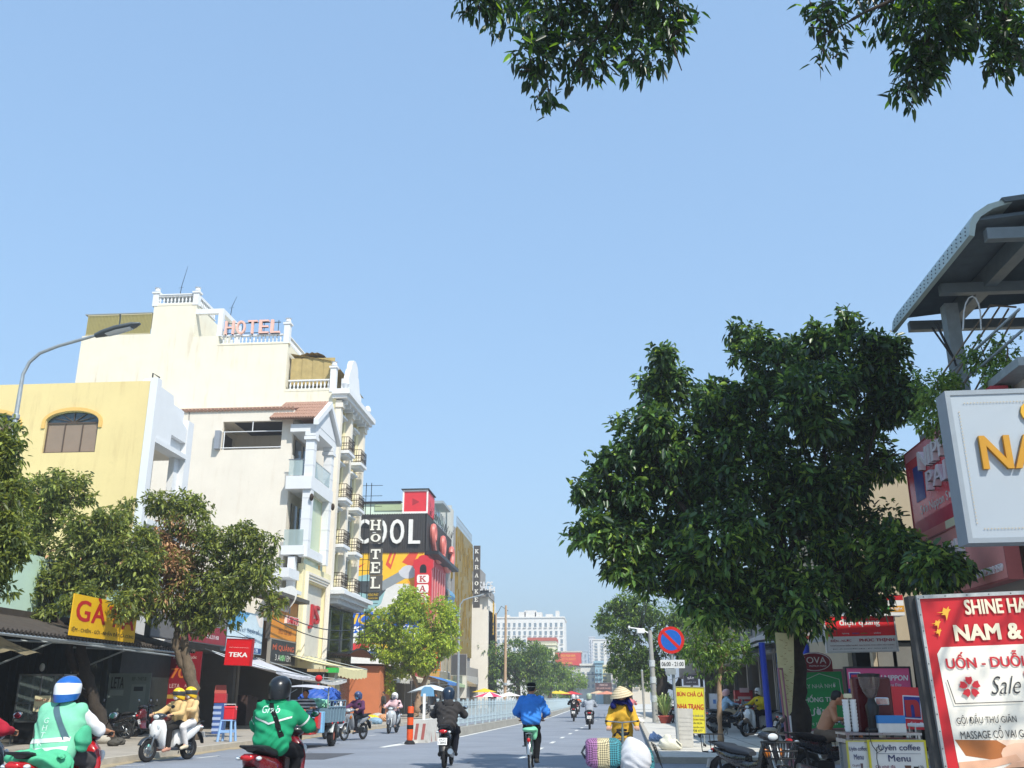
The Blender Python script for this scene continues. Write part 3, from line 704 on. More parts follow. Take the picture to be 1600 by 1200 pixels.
struct('road', m, ASPH)
m = MB(); m.bx(-40, -11.05, -40, 900, -.1, .12); lp = struct('pavement_left', m, PAVE)
m = MB(); m.bx(-11.05, -10.9, -40, 900, -.1, .135); struct('kerb', m, KERB, lp)
m = MB(); pts = RK + [(60, 900), (60, 23.6)]
m.prism([(x + (.16 if i < 6 else 0), y + (.16 if i in (0, 7) else 0)) for i, (x, y) in enumerate(pts)], (0, 0, .12), X3, Y3, .2); rp = struct('pavement_right', m, PAVER)
m = MB()
for (x0, y0), (x1, y1) in zip(RK, RK[1:]): m.add([(x0, y0, -.1), (x0 + .16, y0, -.1), (x1 + .16, y1, -.1), (x1, y1, -.1), (x0, y0, .135), (x0 + .16, y0, .135), (x1 + .16, y1, .135), (x1, y1, .135)], [(4, 5, 6, 7), (0, 4, 7, 3), (0, 1, 5, 4)])
m.bx(1.41, 60, 23.44, 23.6, -.1, .134); struct('kerb', m, KERB, rp)
m = MB(); m.bx(2.0, 60, -40, 11.3, -.1, .12); np_ = struct('pavement_near', m, PAVER)
# cracks / joints of the right pavement: slabs cast in bays
SL = mat('pavement joint', '#5f5d59', .95, 0, .2, 3)
m = MB()
for y in (27.2, 30.6, 34.6, 39.5, 45, 52, 60): m.quad((1.7, y, .1225), (7, y, .1225), (7, y + .03, .1225), (1.7, y + .03, .1225))
m.quad((4.3, 24, .1225), (4.33, 24, .1225), (4.9, 60, .1225), (4.87, 60, .1225)); m.build('joint', SL, rp)
# dirt and sand along the left kerb
m = MB(); rng = random.Random(4)
for i in range(60):
    y = 19 + i * .6; w = .25 + .25 * rng.random(); m.quad((-10.9, y, .004), (-10.9 + w, y, .004), (-10.9 + w * (.8 + .4 * rng.random()), y + .6, .004), (-10.9, y + .6, .004))
o = m.build('gutter_sand', mat('gutter sand', '#a8987a', 1, 0, .3, 3), None); o['kind'] = 'structure'
# painted lines
def stripe(mb, a, b, w, z=.004):
    a, b = Vector((a[0], a[1], z)), Vector((b[0], b[1], z)); d = (b - a).normalized(); n = Vector((-d.y, d.x, 0)) * w / 2; mb.quad(a - n, b - n, b + n, a + n)
MED = [(33.0, -5.95), (39, -5.68), (78, -4.1), (123, -3.85), (220, -3.7), (520, -3.5)]
def medx(y):
    for (y0, x0), (y1, x1) in zip(MED, MED[1:]):
        if y <= y1: return x0 + (x1 - x0) * (y - y0) / (y1 - y0)
    return MED[-1][1]
m = MB()
for (y0, x0), (y1, x1) in zip(MED[1:], MED[2:]): stripe(m, (x0 + .42, y0), (x1 + .42, y1), .15)
P0, P1, P2 = (-6.5, 30.2), (-5.26, 39.0), (-6.35, 34.2)
stripe(m, P0, P1, .2); stripe(m, P0, P2, .18, .0045); m.build('edge_line', MARK)['kind'] = 'structure'
m = MB(); dd = [(812, 1186), (860, 1164), (874, 1156), (885.5, 1149), (895, 1144), (903, 1140), (910, 1137)]
ys = [24.9, 29.2, 33.4, 37.6, 41.8, 46, 50.2, 54.4, 60, 66, 72, 78, 86, 94]
for y in ys: x = -1.94 + 1.1 * (y - 24.86) / 26.3; stripe(m, (x, y), (x + .05, y + 1.3), .13)
m.build('lane_dashes', MARK)['kind'] = 'structure'
m = MB()
for a, b in (((38, 1187), (70, 1183)), ((180, 1197), (226, 1195.5)), ((308, 1184.8), (342, 1181)), ((575, 1150), (588, 1148.5)), ((432, 1170), (450, 1168))): stripe(m, G(*a), G(*b), .1)
m.build('left_lane_dashes', MARK)['kind'] = 'structure'
# road repairs and cracks
m = MB(); 
for (x, y, w, l) in ((-8.2, 24, 1.6, 3), (-7.5, 40, 2, 5)): m.quad((x, y, .003), (x + w, y + .2, .003), (x + w * 1.05, y + l, .003), (x + .1, y + l * .96, .003))
m.build('asphalt_patch', mat('asphalt patch', (.08, .085, .095), .95, 0, .2, 2, .3, 200))['kind'] = 'structure'

rng = random.Random(12); m = MB()
for (x, y) in ((-7.6, 27), (-2.2, 24.5), (-.4, 31), (-8.6, 33), (-3.2, 36), (.2, 25.5), (-4.4, 28), (-9.2, 25)):
    a = rng.random() * 6.28
    for k in range(16):
        a += rng.gauss(0, .5); l = .12 + .2 * rng.random(); stripe(m, (x, y), (x + cos(a) * l, y + sin(a) * l), .012 + .012 * rng.random(), .0035); x += cos(a) * l; y += sin(a) * l
m.build('road_crack', mat('crack', (.05, .052, .058), .95, 0, .1, 5))['kind'] = 'structure'
# ------------------------------------------------------------------ helpers for buildings
def cells(holes, a0, a1, b0, b1):
    A = sorted({a0, a1, *[h[0] for h in holes], *[h[1] for h in holes]}); Bz = sorted({b0, b1, *[h[2] for h in holes], *[h[3] for h in holes]})
    A = [a for a in A if a0 <= a <= a1]; Bz = [b for b in Bz if b0 <= b <= b1]
    for i in range(len(A) - 1):
        run = None
        for j in range(len(Bz) - 1):
            ca, cb = (A[i] + A[i + 1]) / 2, (Bz[j] + Bz[j + 1]) / 2
            hit = any(h[0] < ca < h[1] and h[2] < cb < h[3] for h in holes)
            if hit:
                if run: yield A[i], A[i + 1], run[0], run[1]
                run = None
            else: run = (run[0], Bz[j + 1]) if run else (Bz[j], Bz[j + 1])
        if run: yield A[i], A[i + 1], run[0], run[1]
def wallY(mb, x0, x1, z0, z1, y0, y1, holes=()):
    for a, b, c, d in cells(holes, x0, x1, z0, z1): mb.bx(a, b, y0, y1, c, d)
def wallX(mb, y0, y1, z0, z1, x0, x1, holes=()):
    for a, b, c, d in cells(holes, y0, y1, z0, z1): mb.bx(x0, x1, a, b, c, d)
def cream(c, n, streak=.55): return mat(n, c, .9, 0, .08, .7, .25, 40, streak=streak, stain='#a98a60', dirt=.13)
YEL = cream('#dcc891', 'yellow render', .8); CRM = cream('#dfd9c5', 'cream render', .8); WHT = cream('#e2dacb', 'off white render', .35); WHT2 = mat('white trim', '#d9dbdc', .7, 0, .05, 2)
HYEL = cream('#e4d9ae', 'hotel front render', .2); BROWN = mat('brown shutter', '#8d7a6a', .5, 0, .1, 3); BFRAME = mat('brown frame', '#54463b', .5, 0, .1, 8)
TILE = mat('clay tile', '#ab8672', .85, 0, .25, 6, .3, 40); GLASS = mat('window glass', '#3a4a52', .06, .2, .1, 2, spec=.9); PANE = mat('pale glass', '#8fa6a8', .08, .25, .1, 2, spec=.9)
IRON = mat('wrought iron', '#3a2d22', .6, .5, .2, 20)
BAL = MB(); BAL.lathe([(.06, 0), (.06, .06), (.035, .08), (.06, .2), (.075, .28), (.04, .44), (.035, .5), (.06, .54), (.06, .6)], (0, 0, 0), (0, 0, 1), 8)
BALM = BAL.mesh('baluster', WHT2, smooth=True)
def balustrade(root, a, b, z, h=.62, step=.26):
    a, b = Vector(a), Vector(b); d = b - a; n = max(2, int(d.length / step)); s = h / .6
    p = MB(); ux = d.normalized(); nn = Vector((-ux.y, ux.x, 0))
    for zz, t in ((z - .06, .06), (z + h, .09)):
        p.add([a - nn * .1 + Z3 * zz, b - nn * .1 + Z3 * zz, b + nn * .1 + Z3 * zz, a + nn * .1 + Z3 * zz, a - nn * .1 + Z3 * (zz + t), b - nn * .1 + Z3 * (zz + t), b + nn * .1 + Z3 * (zz + t), a + nn * .1 + Z3 * (zz + t)], [(0, 3, 2, 1), (4, 5, 6, 7), (0, 1, 5, 4), (1, 2, 6, 5), (2, 3, 7, 6), (3, 0, 4, 7)])
    rail = p.build('handrail', WHT2, root)
    for i in range(n): q = a + d * ((i + .5) / n); share('baluster', BALM, root, (q.x, q.y, z), (0, 0, 0), (1, 1, s))

# ------------------------------------------------------------------ yellow corner building
YB = 34.6; r0 = thing('yellow_building', 'yellow rendered building with brown arched windows behind the street trees', 'building', (-17, YB, .12))
w1 = rY(70, 643, 152, 707, YB); w2 = (w1[0] - 3.3, w1[1] - 3.3, w1[2], w1[3])
m = MB(); wallY(m, -34, -17.25, .12, 13.3, YB, YB + .3, [w1, w2])
for a, b, c, d in (w1, w2):                                            # arch spandrels
    n = 10; zs = d - .42; cx, hw = (a + b) / 2, (b - a) / 2
    for s in (-1, 1):
        arc = [(cx + s * hw * cos(t), zs + .42 * sin(t)) for t in [pi / 2 * i / n for i in range(n + 1)]]
        m.prism([(cx + s * hw, d)] + arc, (0, YB + .002, 0), X3, Z3, .29)
m.build('wall', YEL, r0)
m = MB(); m.bx(-34, -18.6, YB + .3, YB + 3.8, .12, 12.9); m.bx(-18.6, -17.5, YB + .3, YB + 3.8, .12, 7.7); m.bx(-18.6, -17.5, YB + .3, YB + 3.8, 11, 12.9); m.build('core', WHT, r0)
m = MB(); m.bx(-17.25, -16.95, YB - .03, YB + .35, .12, 13.42); m.bx(-17.25, -17.0, YB + 3.3, YB + 3.85, .12, 12.6); m.build('corner_pilaster', WHT2, r0)
m = MB(); wallX(m, YB + .35, YB + 3.3, .12, 13.0, -17.5, -17.25, [(YB + .7, YB + 2.9, 8.0, 10.9)]); m.build('front_wall', WHT2, r0)
m = MB(); m.prism([(0, 0), (1.5, 0), (1.5, .5), (2.9, .5), (2.9, 1.1), (1.5, 1.6), (1.3, 2.1), (0, 2.1)], (-17.03, YB + .36, 11.1), Y3, Z3, .2); m.bx(-17.25, -16.94, YB + .36, YB + 3.3, 10.9, 11.09); m.bx(-17.25, -16.9, YB + .36, YB + 3.3, 7.7, 7.9); m.build('parapet', WHT2, r0, kind=None)
m = MB(); m.tube([(-16.95, YB + .4, 8.8), (-16.95, YB + 3.2, 8.8)], .03, 6)
for i in range(12): m.tube([(-16.95, YB + .4 + i * .25, 7.9), (-16.95, YB + .4 + i * .25, 8.8)], .012, 5)
m.build('balcony_railing', GALV, r0)
for a, b, c, d in (w1, w2):
    zs = d - .42; cx, hw = (a + b) / 2, (b - a) / 2
    q = MB(); q.bx(a, b, YB + .12, YB + .16, c, zs - .05)
    win = q.build('window', BROWN, r0)
    f = MB()
    for x in (a + .02, a + hw * .68, a + hw * 1.35, b - .06): f.bx(x, x + .04, YB + .09, YB + .12, c, zs)
    f.bx(a, b, YB + .085, YB + .12, zs - .06, zs); f.bx(a, b, YB + .085, YB + .12, c, c + .05)
    for t in range(1, 6): f.tube([(cx, YB + .1, zs), (cx + hw * .9 * cos(pi * t / 6), YB + .1, zs + .38 * sin(pi * t / 6))], .018, 5)
    f.build('window_frame', BFRAME, win)
    g = MB(); g.bx(a, b, YB + .13, YB + .15, zs - .04, d); g.build('pane', GLASS, win)
    h = MB(); n = 14
    arc = [(cx + (hw + .02) * cos(pi * i / n), zs + .44 * sin(pi * i / n)) for i in range(n + 1)]; arc2 = [(cx + (hw + .16) * cos(pi * i / n), zs + .58 * sin(pi * i / n)) for i in range(n + 1)]
    for i in range(n): h.prism([arc[i], arc2[i], arc2[i + 1], arc[i + 1]], (0, YB - .05, 0), X3, Z3, .045)
    for s in (-1, 1): h.bx(cx + s * (hw + .02), cx + s * (hw + .16), YB - .05, YB - .004, zs - .25, zs)
    h.build('arch_moulding', mat('ochre trim', '#ddb469', .8, 0, .1, 4), win)
m = MB(); m.lathe([(.3, 0), (.32, .3), (.25, .42)], (-17.9, YB + 1.2, 13.3), (0, 0, 1), 14, True); m.build('roof_vent', WHITE, r0)
m = MB(); m.tube([(-17.6, YB + .8, 12.9), (-17.6, YB + .8, 13.9), (-17.3, YB + .8, 13.7)], .03, 6); m.build('roof_pipe', DARKM, r0)

# ------------------------------------------------------------------ white house with gabled porch
WB = 52.9; r1 = thing('white_house', 'white house with open loggia and tiled gable porch beside the hotel', 'building', (-17, WB, .12))
op = rY(347, 658, 440, 702, WB)
m = MB(); wallY(m, -34, -17.4, .12, 17.6, WB, WB + .25, [op]); m.bx(-34, -17.4, WB + 3.6, WB + 6.9, .12, 17.3); m.bx(-34, -17.4, WB + .25, WB + 3.6, .12, op[2] - .3); m.bx(-34, op[0] - .6, WB + .25, WB + 3.6, op[2] - .3, 17.3)
m.bx(op[0] - .6, -17.4, WB + .25, WB + 3.6, 17.05, 17.3); m.build('wall', WHT, r1)
m = MB(); m.bx(op[0] + .5, op[1] - .3, WB + .5, WB + 3.4, 16.95, 17.04); m.build('loggia_ceiling', mat('dark ceiling', '#3d3b3c', .7, 0, .2, 4), r1)
m = MB(); m.tube([(op[0], WB + .05, op[2] + .12), (op[1], WB + .05, op[2] + .12)], .035, 6); m.tube([(op[0], WB + .05, op[3] - .62), (op[1], WB + .05, op[3] - .62)], .03, 6); cx = (op[0] + op[1]) / 2; m.tube([(cx, WB + .05, op[3] - .62), (cx, WB + .05, op[3])], .03, 6); m.tube([(op[0] + .12, WB + .05, op[2]), (op[0] + .12, WB + .05, op[3] - .62)], .03, 6)
m.build('loggia_railing', WHT2, r1)
q = PY(276, 700, WB - .1); MB().tube([(q.x, WB - .1, .2), (q.x, WB - .1, 17.7)], .09, 8).build('drain_pipe', WHT2, r1); MB().tube([(q.x + .5, WB - .04, 17.6), (q.x + .9, WB - .04, 12), (q.x + 1.3, WB - .04, 8)], .015, 4).build('loose_cable', DARKM, r1)
m = MB(); m.bx(op[0] - .55, op[0] - .5, WB + .9, WB + 2.9, op[2] - .2, op[3] - .3); m.build('glass_door', DARKG, r1)
m = MB()
for x in (op[0] + .8, op[1] - .8): m.bx(x, x + .25, WB + .3, WB + .55, 16.95, 17.04)
m.build('ceiling_light', BLACKP, r1)
m = MB(); m.bx(op[0] - .32, op[0] - .02, WB - .3, WB + .02, op[2] + .02, op[3] - .6); m.build('open_shutter', mat('grey shutter', '#8d939c', .6, 0, .1, 4), r1)
# roof tiles along the side wall top and on the porch
m = MB()
for i in range(46): x = -27.8 + i * .23; m.tube([(x, WB - .12, 17.62), (x, WB + .7, 17.9)], .11, 6)
m.build('roof_edge_tiles', TILE, r1, kind='stuff')
GX = -15.9; ga, gb, gc = (GX, 52.2, 16.65), (GX, 54.75, 18.35), (GX, 57.3, 16.65)
m = MB(); nU = 18
for k in range(5):
    for i in range(nU):
        x = -18.6 + (GX + 18.6) * (i + .5) / nU; t0, t1 = k / 5, (k + 1) / 5 + .03
        y0 = 52.15 + 2.6 * t0; y1 = 52.15 + 2.6 * t1; z0 = 16.8 + 1.7 * t0; z1 = 16.8 + 1.7 * t1
        m.tube([(x, y0, z0 + .05), (x, y1, z1 + .02)], .075, 6)
m.build('roof_tiles', TILE, r1, kind='stuff')
m = MB(); m.add([(-18.6, 52.2, 16.75), (GX, 52.2, 16.75), (GX, 54.75, 18.45), (-18.6, 54.75, 18.45), (-18.6, 57.3, 16.75), (GX, 57.3, 16.75)], [(0, 1, 2, 3), (3, 2, 5, 4)]); m.build('roof_deck', TILE, r1)
m = MB(); m.prism([(-.15, -.25), (2.45, 1.5), (5.05, -.25), (5.05, .1), (2.45, 1.9), (-.15, .1)], (GX + .25, 52.3, 16.65), Y3, Z3, .3); m.build('gable_moulding', WHT2, r1)
m = MB(); m.prism([(.3, -.1), (4.6, -.1), (2.45, 1.4)], (GX + .02, 52.3, 16.65), Y3, Z3, .15); m.build('gable', WHT2, r1)
m = MB(); m.bx(-17.4, GX, 52.5, 57.1, 16.1, 16.55); m.build('entablature', WHT2, r1)
for y in (52.75, 56.55):
    m = MB(); m.bx(GX - .52, GX - .02, y - .25, y + .25, 8.9, 15.85); m.bx(GX - .62, GX + .08, y - .35, y + .35, 15.6, 15.8); m.bx(GX - .58, GX + .04, y - .31, y + .31, 15.85, 16.1)
    for z in (9.8, 11.0, 12.2, 14.1, 15.0): m.bx(GX - .535, GX - .005, y - .265, y + .265, z, z + .03)
    m.build('column', WHT2, r1)
m = MB(); m.bx(-17.4, GX, 52.35, 56.95, 12.7, 13.45); m.bx(-17.4, GX - .2, 52.4, 56.9, 9.0, 9.5); m.build('balcony_slab', WHT2, r1)
m = MB(); m.bx(GX - .06, GX - .03, 53.1, 56.2, 13.5, 14.4); m.bx(-17.3, GX - .6, 52.44, 52.47, 13.5, 14.4); m.bx(-17.3, GX - .3, 52.44, 52.47, 9.5, 10.4); m.build('glass_balustrade', mat('balcony glass', '#b4c6c4', .05, 0, 0, alpha=.45, spec=.8), r1)
m = MB(); m.tube([(GX - .05, 53.0, 14.42), (GX - .05, 56.3, 14.42)], .03, 6); m.tube([(-17.35, 52.45, 14.42), (GX - .5, 52.45, 14.42)], .03, 6); m.build('handrail', STEEL, r1)
m = MB()
for y in (53.6, 55.2): m.bx(-17.42, -17.36, y, y + 1.1, 13.5, 15.9); m.bx(-17.42, -17.36, y, y + 1.1, 9.6, 12.1)
m.build('window', DARKG, r1)
m = MB(); m.ell((GX + .05, 52.4, 12.2), (.12, .12, .22), 10, 8); m.ell((GX + .05, 56.9, 12.5), (.12, .12, .22), 10, 8); m.build('wall_lantern', IRON, r1, True)
m = MB(); m.bx(-17.0, -16.6, 52.5, 52.95, 6.4, 8.9); m.bx(-17.6, -16.4, 51.0, 52.85, 7.6, 8.1); m.bx(-17.4, -16.2, 50.8, 52.85, 6.8, 7.0); m.build('lower_cornice', WHT2, r1)
# mint glass sign box and the pale panel with red letters below it
f = frX(478, 770, 506, 897, -16.35); f.o.y = 55.2; f.w = 3.6; f.o.z = 10.5; f.h = 4.2
board('glass_panel', 'tall pale mint glass panel in a cream surround below the white gable porch', f, '#b8c6a6', .1, '#dcd8bd', .14, fills=[(.3, .42, -.5, .5, '#d9a637')], cat='panel', face_mat=mat('mint glass', '#b6c3a0', .15, 0, .1, 1.2, spec=.8))
JF = FR((-16.1, 55.9, 5.85), Y3, Z3, 5.2, 5.4)
rj = thing('street_shop', 'cream framed shop front with red letters JS below the white house', 'shop front', (-16.6, 55.9, .12))
m = MB(); wallX(m, 53.1, 58.8, 3.0, 8.6, -16.6, -16.25, [(53.9, 57.9, 3.6, 7.7)]); m.build('surround', HYEL, rj)
m = MB()
for k in range(3): wallX(m, 53.55 + k * .14, 58.25 - k * .14, 3.3 + k * .12, 8.2 - k * .14, -16.25, -16.17 + (2 - k) * .05, [(53.69 + k * .14, 58.11 - k * .14, 3.2, 8.06 - k * .14)])
m.build('moulding', WHT, rj)
m = MB(); m.bx(-16.62, -16.5, 53.9, 57.9, 3.6, 7.7); m.build('recess', mat('pale stone', '#cfcbbd', .7, 0, .1, 2), rj)
m = MB(); letters(m, 'JS', (-16.5, 56.4, 5.9), Y3, Z3, 1.9, 1.4, .06, 0, .12); m.build('lettering', printm('#b3202a'), rj)
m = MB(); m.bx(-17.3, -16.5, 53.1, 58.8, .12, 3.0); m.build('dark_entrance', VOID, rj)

# ------------------------------------------------------------------ cream hotel
HB, HE = 60.3, 67.4; r2 = thing('hotel_building', 'tall cream hotel with stepped roof terraces and iron balconies', 'building', (-17, HB, .12))
m = MB(); prof = [(-35.5, .12), (-17.25, .12), (-17.25, 21.1), (-20.6, 21.1), (-20.6, 24.6), (-25.6, 24.6), (-25.6, 25.3), (-27.4, 25.3), (-27.4, 27.7), (-30.5, 27.7), (-30.5, 25.6), (-35.5, 25.6)]
m.prism(prof, (0, HB, 0), X3, Z3, HE - HB); m.build('wall', CRM, r2)
m = MB()
for a, b, z in ((-30.5, -27.4, 27.7), (-20.6, -17.25, 21.1)): m.bx(a, b, HB - .02, HB + .3, z - .001, z + .16)
m.bx(-25.6, -20.5, HB - .03, HB + .3, 24.58, 24.7); m.build('terrace_kerb', CRM, r2)
balustrade(r2, (-30.3, HB + .15, 0), (-27.6, HB + .15, 0), 27.92, .5); balustrade(r2, (-27.5, HB + .2, 0), (-27.5, HB + 3.5, 0), 27.92, .5)
balustrade(r2, (-25.4, HB + .15, 0), (-20.8, HB + .15, 0), 24.75, .5); balustrade(r2, (-20.75, HB + .3, 0), (-20.75, HE - .3, 0), 24.75, .5); balustrade(r2, (-20.4, HB + .15, 0), (-17.5, HB + .15, 0), 21.3, .55)
for x, z0, z1 in ((-30.45, 27.7, 28.65), (-27.5, 27.7, 28.6), (-20.75, 24.6, 26.0), (-17.3, 21.0, 22.7)):
    m = MB(); m.bx(x - .2, x + .2, HB - .04, HB + .36, z0, z1); m.bx(x - .28, x + .28, HB - .1, HB + .44, z1, z1 + .12); m.lathe([(.1, 0), (.2, .1), (.16, .3), (.22, .34)], (x, HB + .15, z1 + .12), (0, 0, 1), 10, True); m.build('corner_post', WHT2, r2)
m = MB(); m.bx(-30.35, -27.4, HB, HB + 3.6, 28.52, 28.6); m.build('tower_coping', WHT2, r2)
# stair canopy frame beside the tower
m = MB(); m.bx(-27.4, -25.4, HB, HB + .3, 27.0, 27.35); m.bx(-25.75, -25.4, HB, HB + .3, 25.3, 27.0); m.bx(-25.75, -25.4, HB + .3, HB + 3.5, 27.0, 27.35); m.bx(-25.75, -25.4, HB + 3.2, HB + 3.5, 25.3, 27.0); m.build('stair_canopy', WHT2, r2)
# rear screens
for a, b in ((-35.3, -33.0), (-32.85, -30.6)):
    m = MB(); f = MB(); f.bx(a, b, HB + .02, HB + .06, 25.62, 25.7); f.bx(a, b, HB + .02, HB + .06, 27.1, 27.18)
    scr = f.build('screen', mat('screen frame', '#b6ad8a', .7, 0, .1, 4), r2)
    for i in range(22): x = a + (b - a) * (i + .5) / 22; m.bx(x - .025, x + .025, HB + .03, HB + .06, 25.7, 27.1)
    m.bx(a, b, HB + .1, HB + .12, 25.65, 27.15); m.build('screen_slats', mat('olive slats', '#a39a63', .7, 0, .2, 9), scr)
m = MB(); m.bx(-35.5, -30.6, HB, HB + 3, 27.2, 27.26); m.build('screen_roof', GALV, r2)
# fabric awning on the terrace
m = MB(); m.grid(lambda u, v: (-20.3 + 2.6 * u + .25 * v * u, HB + .4 + 7.4 * v, 22.0 + 2.0 * (1 - abs(u * 2 - 1) ** 3 * .4) + .05 * sin(u * 40)), 14, 8); 
for u in range(8): x = -20.4 + .38 * u; m.quad((x, HB + .4, 21.6), (x + .38, HB + .4 + .05 * (u % 2), 21.6), (x + .38, HB + .4 + .05 * (u % 2), 23.6), (x, HB + .4, 23.6))
m.build('awning', mat('tan fabric', '#b39e68', .9, 0, .25, 3, .3, 30), r2)
m = MB(); m.add([(-20.5, HB + .3, 23.95), (-17.4, HB + .3, 23.3), (-16.8, HE - .3, 22.6), (-20.5, HE - .3, 23.95)], [(0, 1, 2, 3)]); m.build('awning_roof', mat('tan fabric', '#b39e68'), r2)
# street front
m = MB(); wallX(m, HB, HE, .12, 21.0, -17.25, -17.0, [(61.3, 62.7, 8.6, 20.3), (64.8, 66.2, 8.6, 20.3)]); m.build('front_wall', HYEL, r2)
for y in (HB - .02, 63.1, HE - .6):
    m = MB(); m.bx(-17.0, -16.62, y, y + .55, 7.0, 20.4); m.bx(-17.0, -16.5, y - .08, y + .63, 19.9, 20.2); m.build('pilaster', WHT, r2)
m = MB(); m.bx(-17.2, -16.2, HB - .25, HE + .2, 20.5, 20.75); m.bx(-17.2, -16.0, HB - .4, HE + .35, 20.75, 21.1)
for i in range(8): y = HB + .4 + i * .9; m.bx(-17.0, -16.35, y, y + .22, 20.2, 20.499)
m.build('eave_cornice', WHT2, r2)
m = MB(); q = [(0, 0), (4.4, 0), (4.4, 1.3), (3.9, 1.4), (3.4, 2.3)] + [(2.2 + 1.0 * cos(t), 2.4 + .9 * sin(t)) for t in [pi * i / 8 for i in range(9)]] + [(1.0, 2.3), (.5, 1.4), (0, 1.3)]
m.prism(q, (-16.75, 61.7, 21.1), Y3, Z3, .35); m.build('roof_pediment', WHT2, r2)
for y in (HB + .3, HE - .3): MB().lathe([(.2, 0), (.12, .2), (.28, .5), (.2, .8), (.1, .9)], (-16.5, y, 21.1), (0, 0, 1), 10, True).build('urn', WHT2, r2, True)
rows = [(0, 16.95), (1, 13.75), (2, 10.7), (3, 7.95)]
for k, z in rows:
    for y0 in (61.1, 64.6):
        y1 = y0 + 1.7
        m = MB(); m.bx(-17.0, -16.15, y0, y1, z, z + .2); m.bx(-17.0, -16.3, y0 + .12, y1 - .12, z - .14, z); bal = m.build('balcony', WHT2, r2)
        g = MB(); X = -16.2
        for zz in (z + .26, z + .7, z + 1.12): g.tube([(-17, y0 + .05, zz), (X, y0 + .05, zz), (X, y1 - .05, zz), (-17, y1 - .05, zz)], .022, 5)
        for i in range(9):
            y = y0 + .05 + 1.6 * i / 8; g.tube([(X, y, z + .2), (X, y, z + 1.12)], .014, 4)
            if i % 2: g.lathe([(.13, -.01), (.16, 0), (.13, .01)], (X, y, z + .48), (1, 0, 0), 8); g.lathe([(.1, -.01), (.13, 0), (.1, .01)], (X, y, z + .88), (1, 0, 0), 8)
        for i in range(5): x = -17 + .8 * i / 5; g.tube([(x, y0 + .05, z + .2), (x, y0 + .05, z + 1.12)], .014, 4); g.lathe([(.08, -.01), (.11, 0), (.08, .01)], (x + .08, y0 + .05, z + .6), (0, 1, 0), 8)
        g.build('railing', IRON, bal)
        wz = z + .2; w = MB(); w.bx(-17.24, -17.18, y0 + .2, y1 - .3, wz, wz + 2.3); win = w.build('window', PANE, r2)
        w = MB()
        for y in (y0 + .18, y0 + .72, y1 - .32): w.bx(-17.17, -17.12, y, y + .07, wz, wz + 2.3)
        w.bx(-17.17, -17.12, y0 + .18, y1 - .25, wz + 1.6, wz + 1.67); w.build('window_frame', WHT2, win)
        h = MB(); h.bx(-17.0, -16.75, y0 + .0, y1 - .1, wz + 2.42, wz + 2.55); h.bx(-17.24, -17.02, y0 + .1, y1 - .2, wz + 2.3, wz + 2.42); h.build('window_hood', WHT2, win)
        if k: m = MB(); m.bx(-17.25, -17.02, y0 + .15, y1 - .25, z + 2.75, z + 3.0 if k < 3 else z + 2.95); m.build('spandrel', HYEL, r2)
m = MB(); m.bx(-17.0, -15.9, HB - .3, HE + .2, 7.35, 7.6); m.bx(-17.0, -15.6, HB - .5, HE + .4, 7.6, 7.85)
for i in range(22): y = HB - .1 + i * .33; m.bx(-17.0, -16.1, y, y + .14, 7.05, 7.35)
m.build('ground_cornice', WHT2, r2)
m = MB(); m.bx(-17.1, -16.85, HB + .1, HE - .1, .12, 7.0); m.build('dark_front', mat('dark stone', '#262524', .25, 0, .3, 3), r2)
m = MB(); m.bx(-16.85, -16.8, HB + .8, 63.9, 4.3, 6.6); m.bx(-16.85, -16.8, 64.2, HE - .5, 4.3, 6.6); m.build('window', DARKG, r2)
m = MB()
for y in (HB + .7, 64.0, HE - .45): m.bx(-16.8, -16.7, y, y + .12, 4.2, 6.7)
m.build('window_frame', STEEL, r2)
m = MB(); m.grid(lambda u, v: (-16.8 + 1.5 * u, HB + .2 + 6.9 * v, 4.1 - .1 * u + .45 * sin(pi * v) * (u)), 3, 12); m.build('entrance_canopy', DARKM, r2)
m = MB(); m.tube([(-15.3, HB + .2 + 6.9 * i / 12, 4.0 + .45 * sin(pi * i / 12)) for i in range(13)], .05, 6); m.build('canopy_edge', DARKM, r2)
m = MB(); m.bx(-16.8, -16.4, HB + 1.2, HB + 2.6, .12, 3.8); m.build('door_panel', mat('tan door', '#a79a78', .6, 0, .15, 3), r2)
# rooftop letters
rl = thing('rooftop_letters', 'pink HOTEL letters standing on the roof terrace of the cream hotel', 'sign', (-23.2, HB + .1, 25.4))
f = frY(353, 501, 438, 523, HB + .05)
for i, ch in enumerate('HOTEL'):
    m = MB(); letters(m, ch, f.at(-.42 + .21 * i, 0), X3, Z3, f.w * .16, f.h * .95, .045, 0, .18); m.build('letter', [mat('pink letter', '#e8b8a8', .6, 0, .15, 5)], rl)
m = MB()
for z in (-.35, .35): m.tube([f.at(-.5, z, -.05), f.at(.5, z, -.05)], .03, 5)
for x in (-.46, -.2, .0, .2, .46): m.tube([f.at(x, -.62, -.05), f.at(x, .5, -.05)], .025, 5)
m.build('support_frame', DARKM, rl)
for (x, y, z0, z1, l) in ((-29.0, HB + .6, 28.6, 31.0, 'tall thin aerial on the hotel stair tower'), (-25.5, HB + 1.5, 27.3, 28.9, 'short thin aerial beside the pink rooftop letters')):
    t = thing('aerial', l, 'aerial', (x, y, z0)); MB().tube([(x, y, z0), (x + .05, y, z0 + .8), (x + .35, y, z1)], [.03, .022, .01], 5).build('mast', DARKM, t); MB().tube([(x - .15, y, z0 + .7), (x + .2, y, z0 + .75)], .012, 4).build('crossbar', DARKM, t)
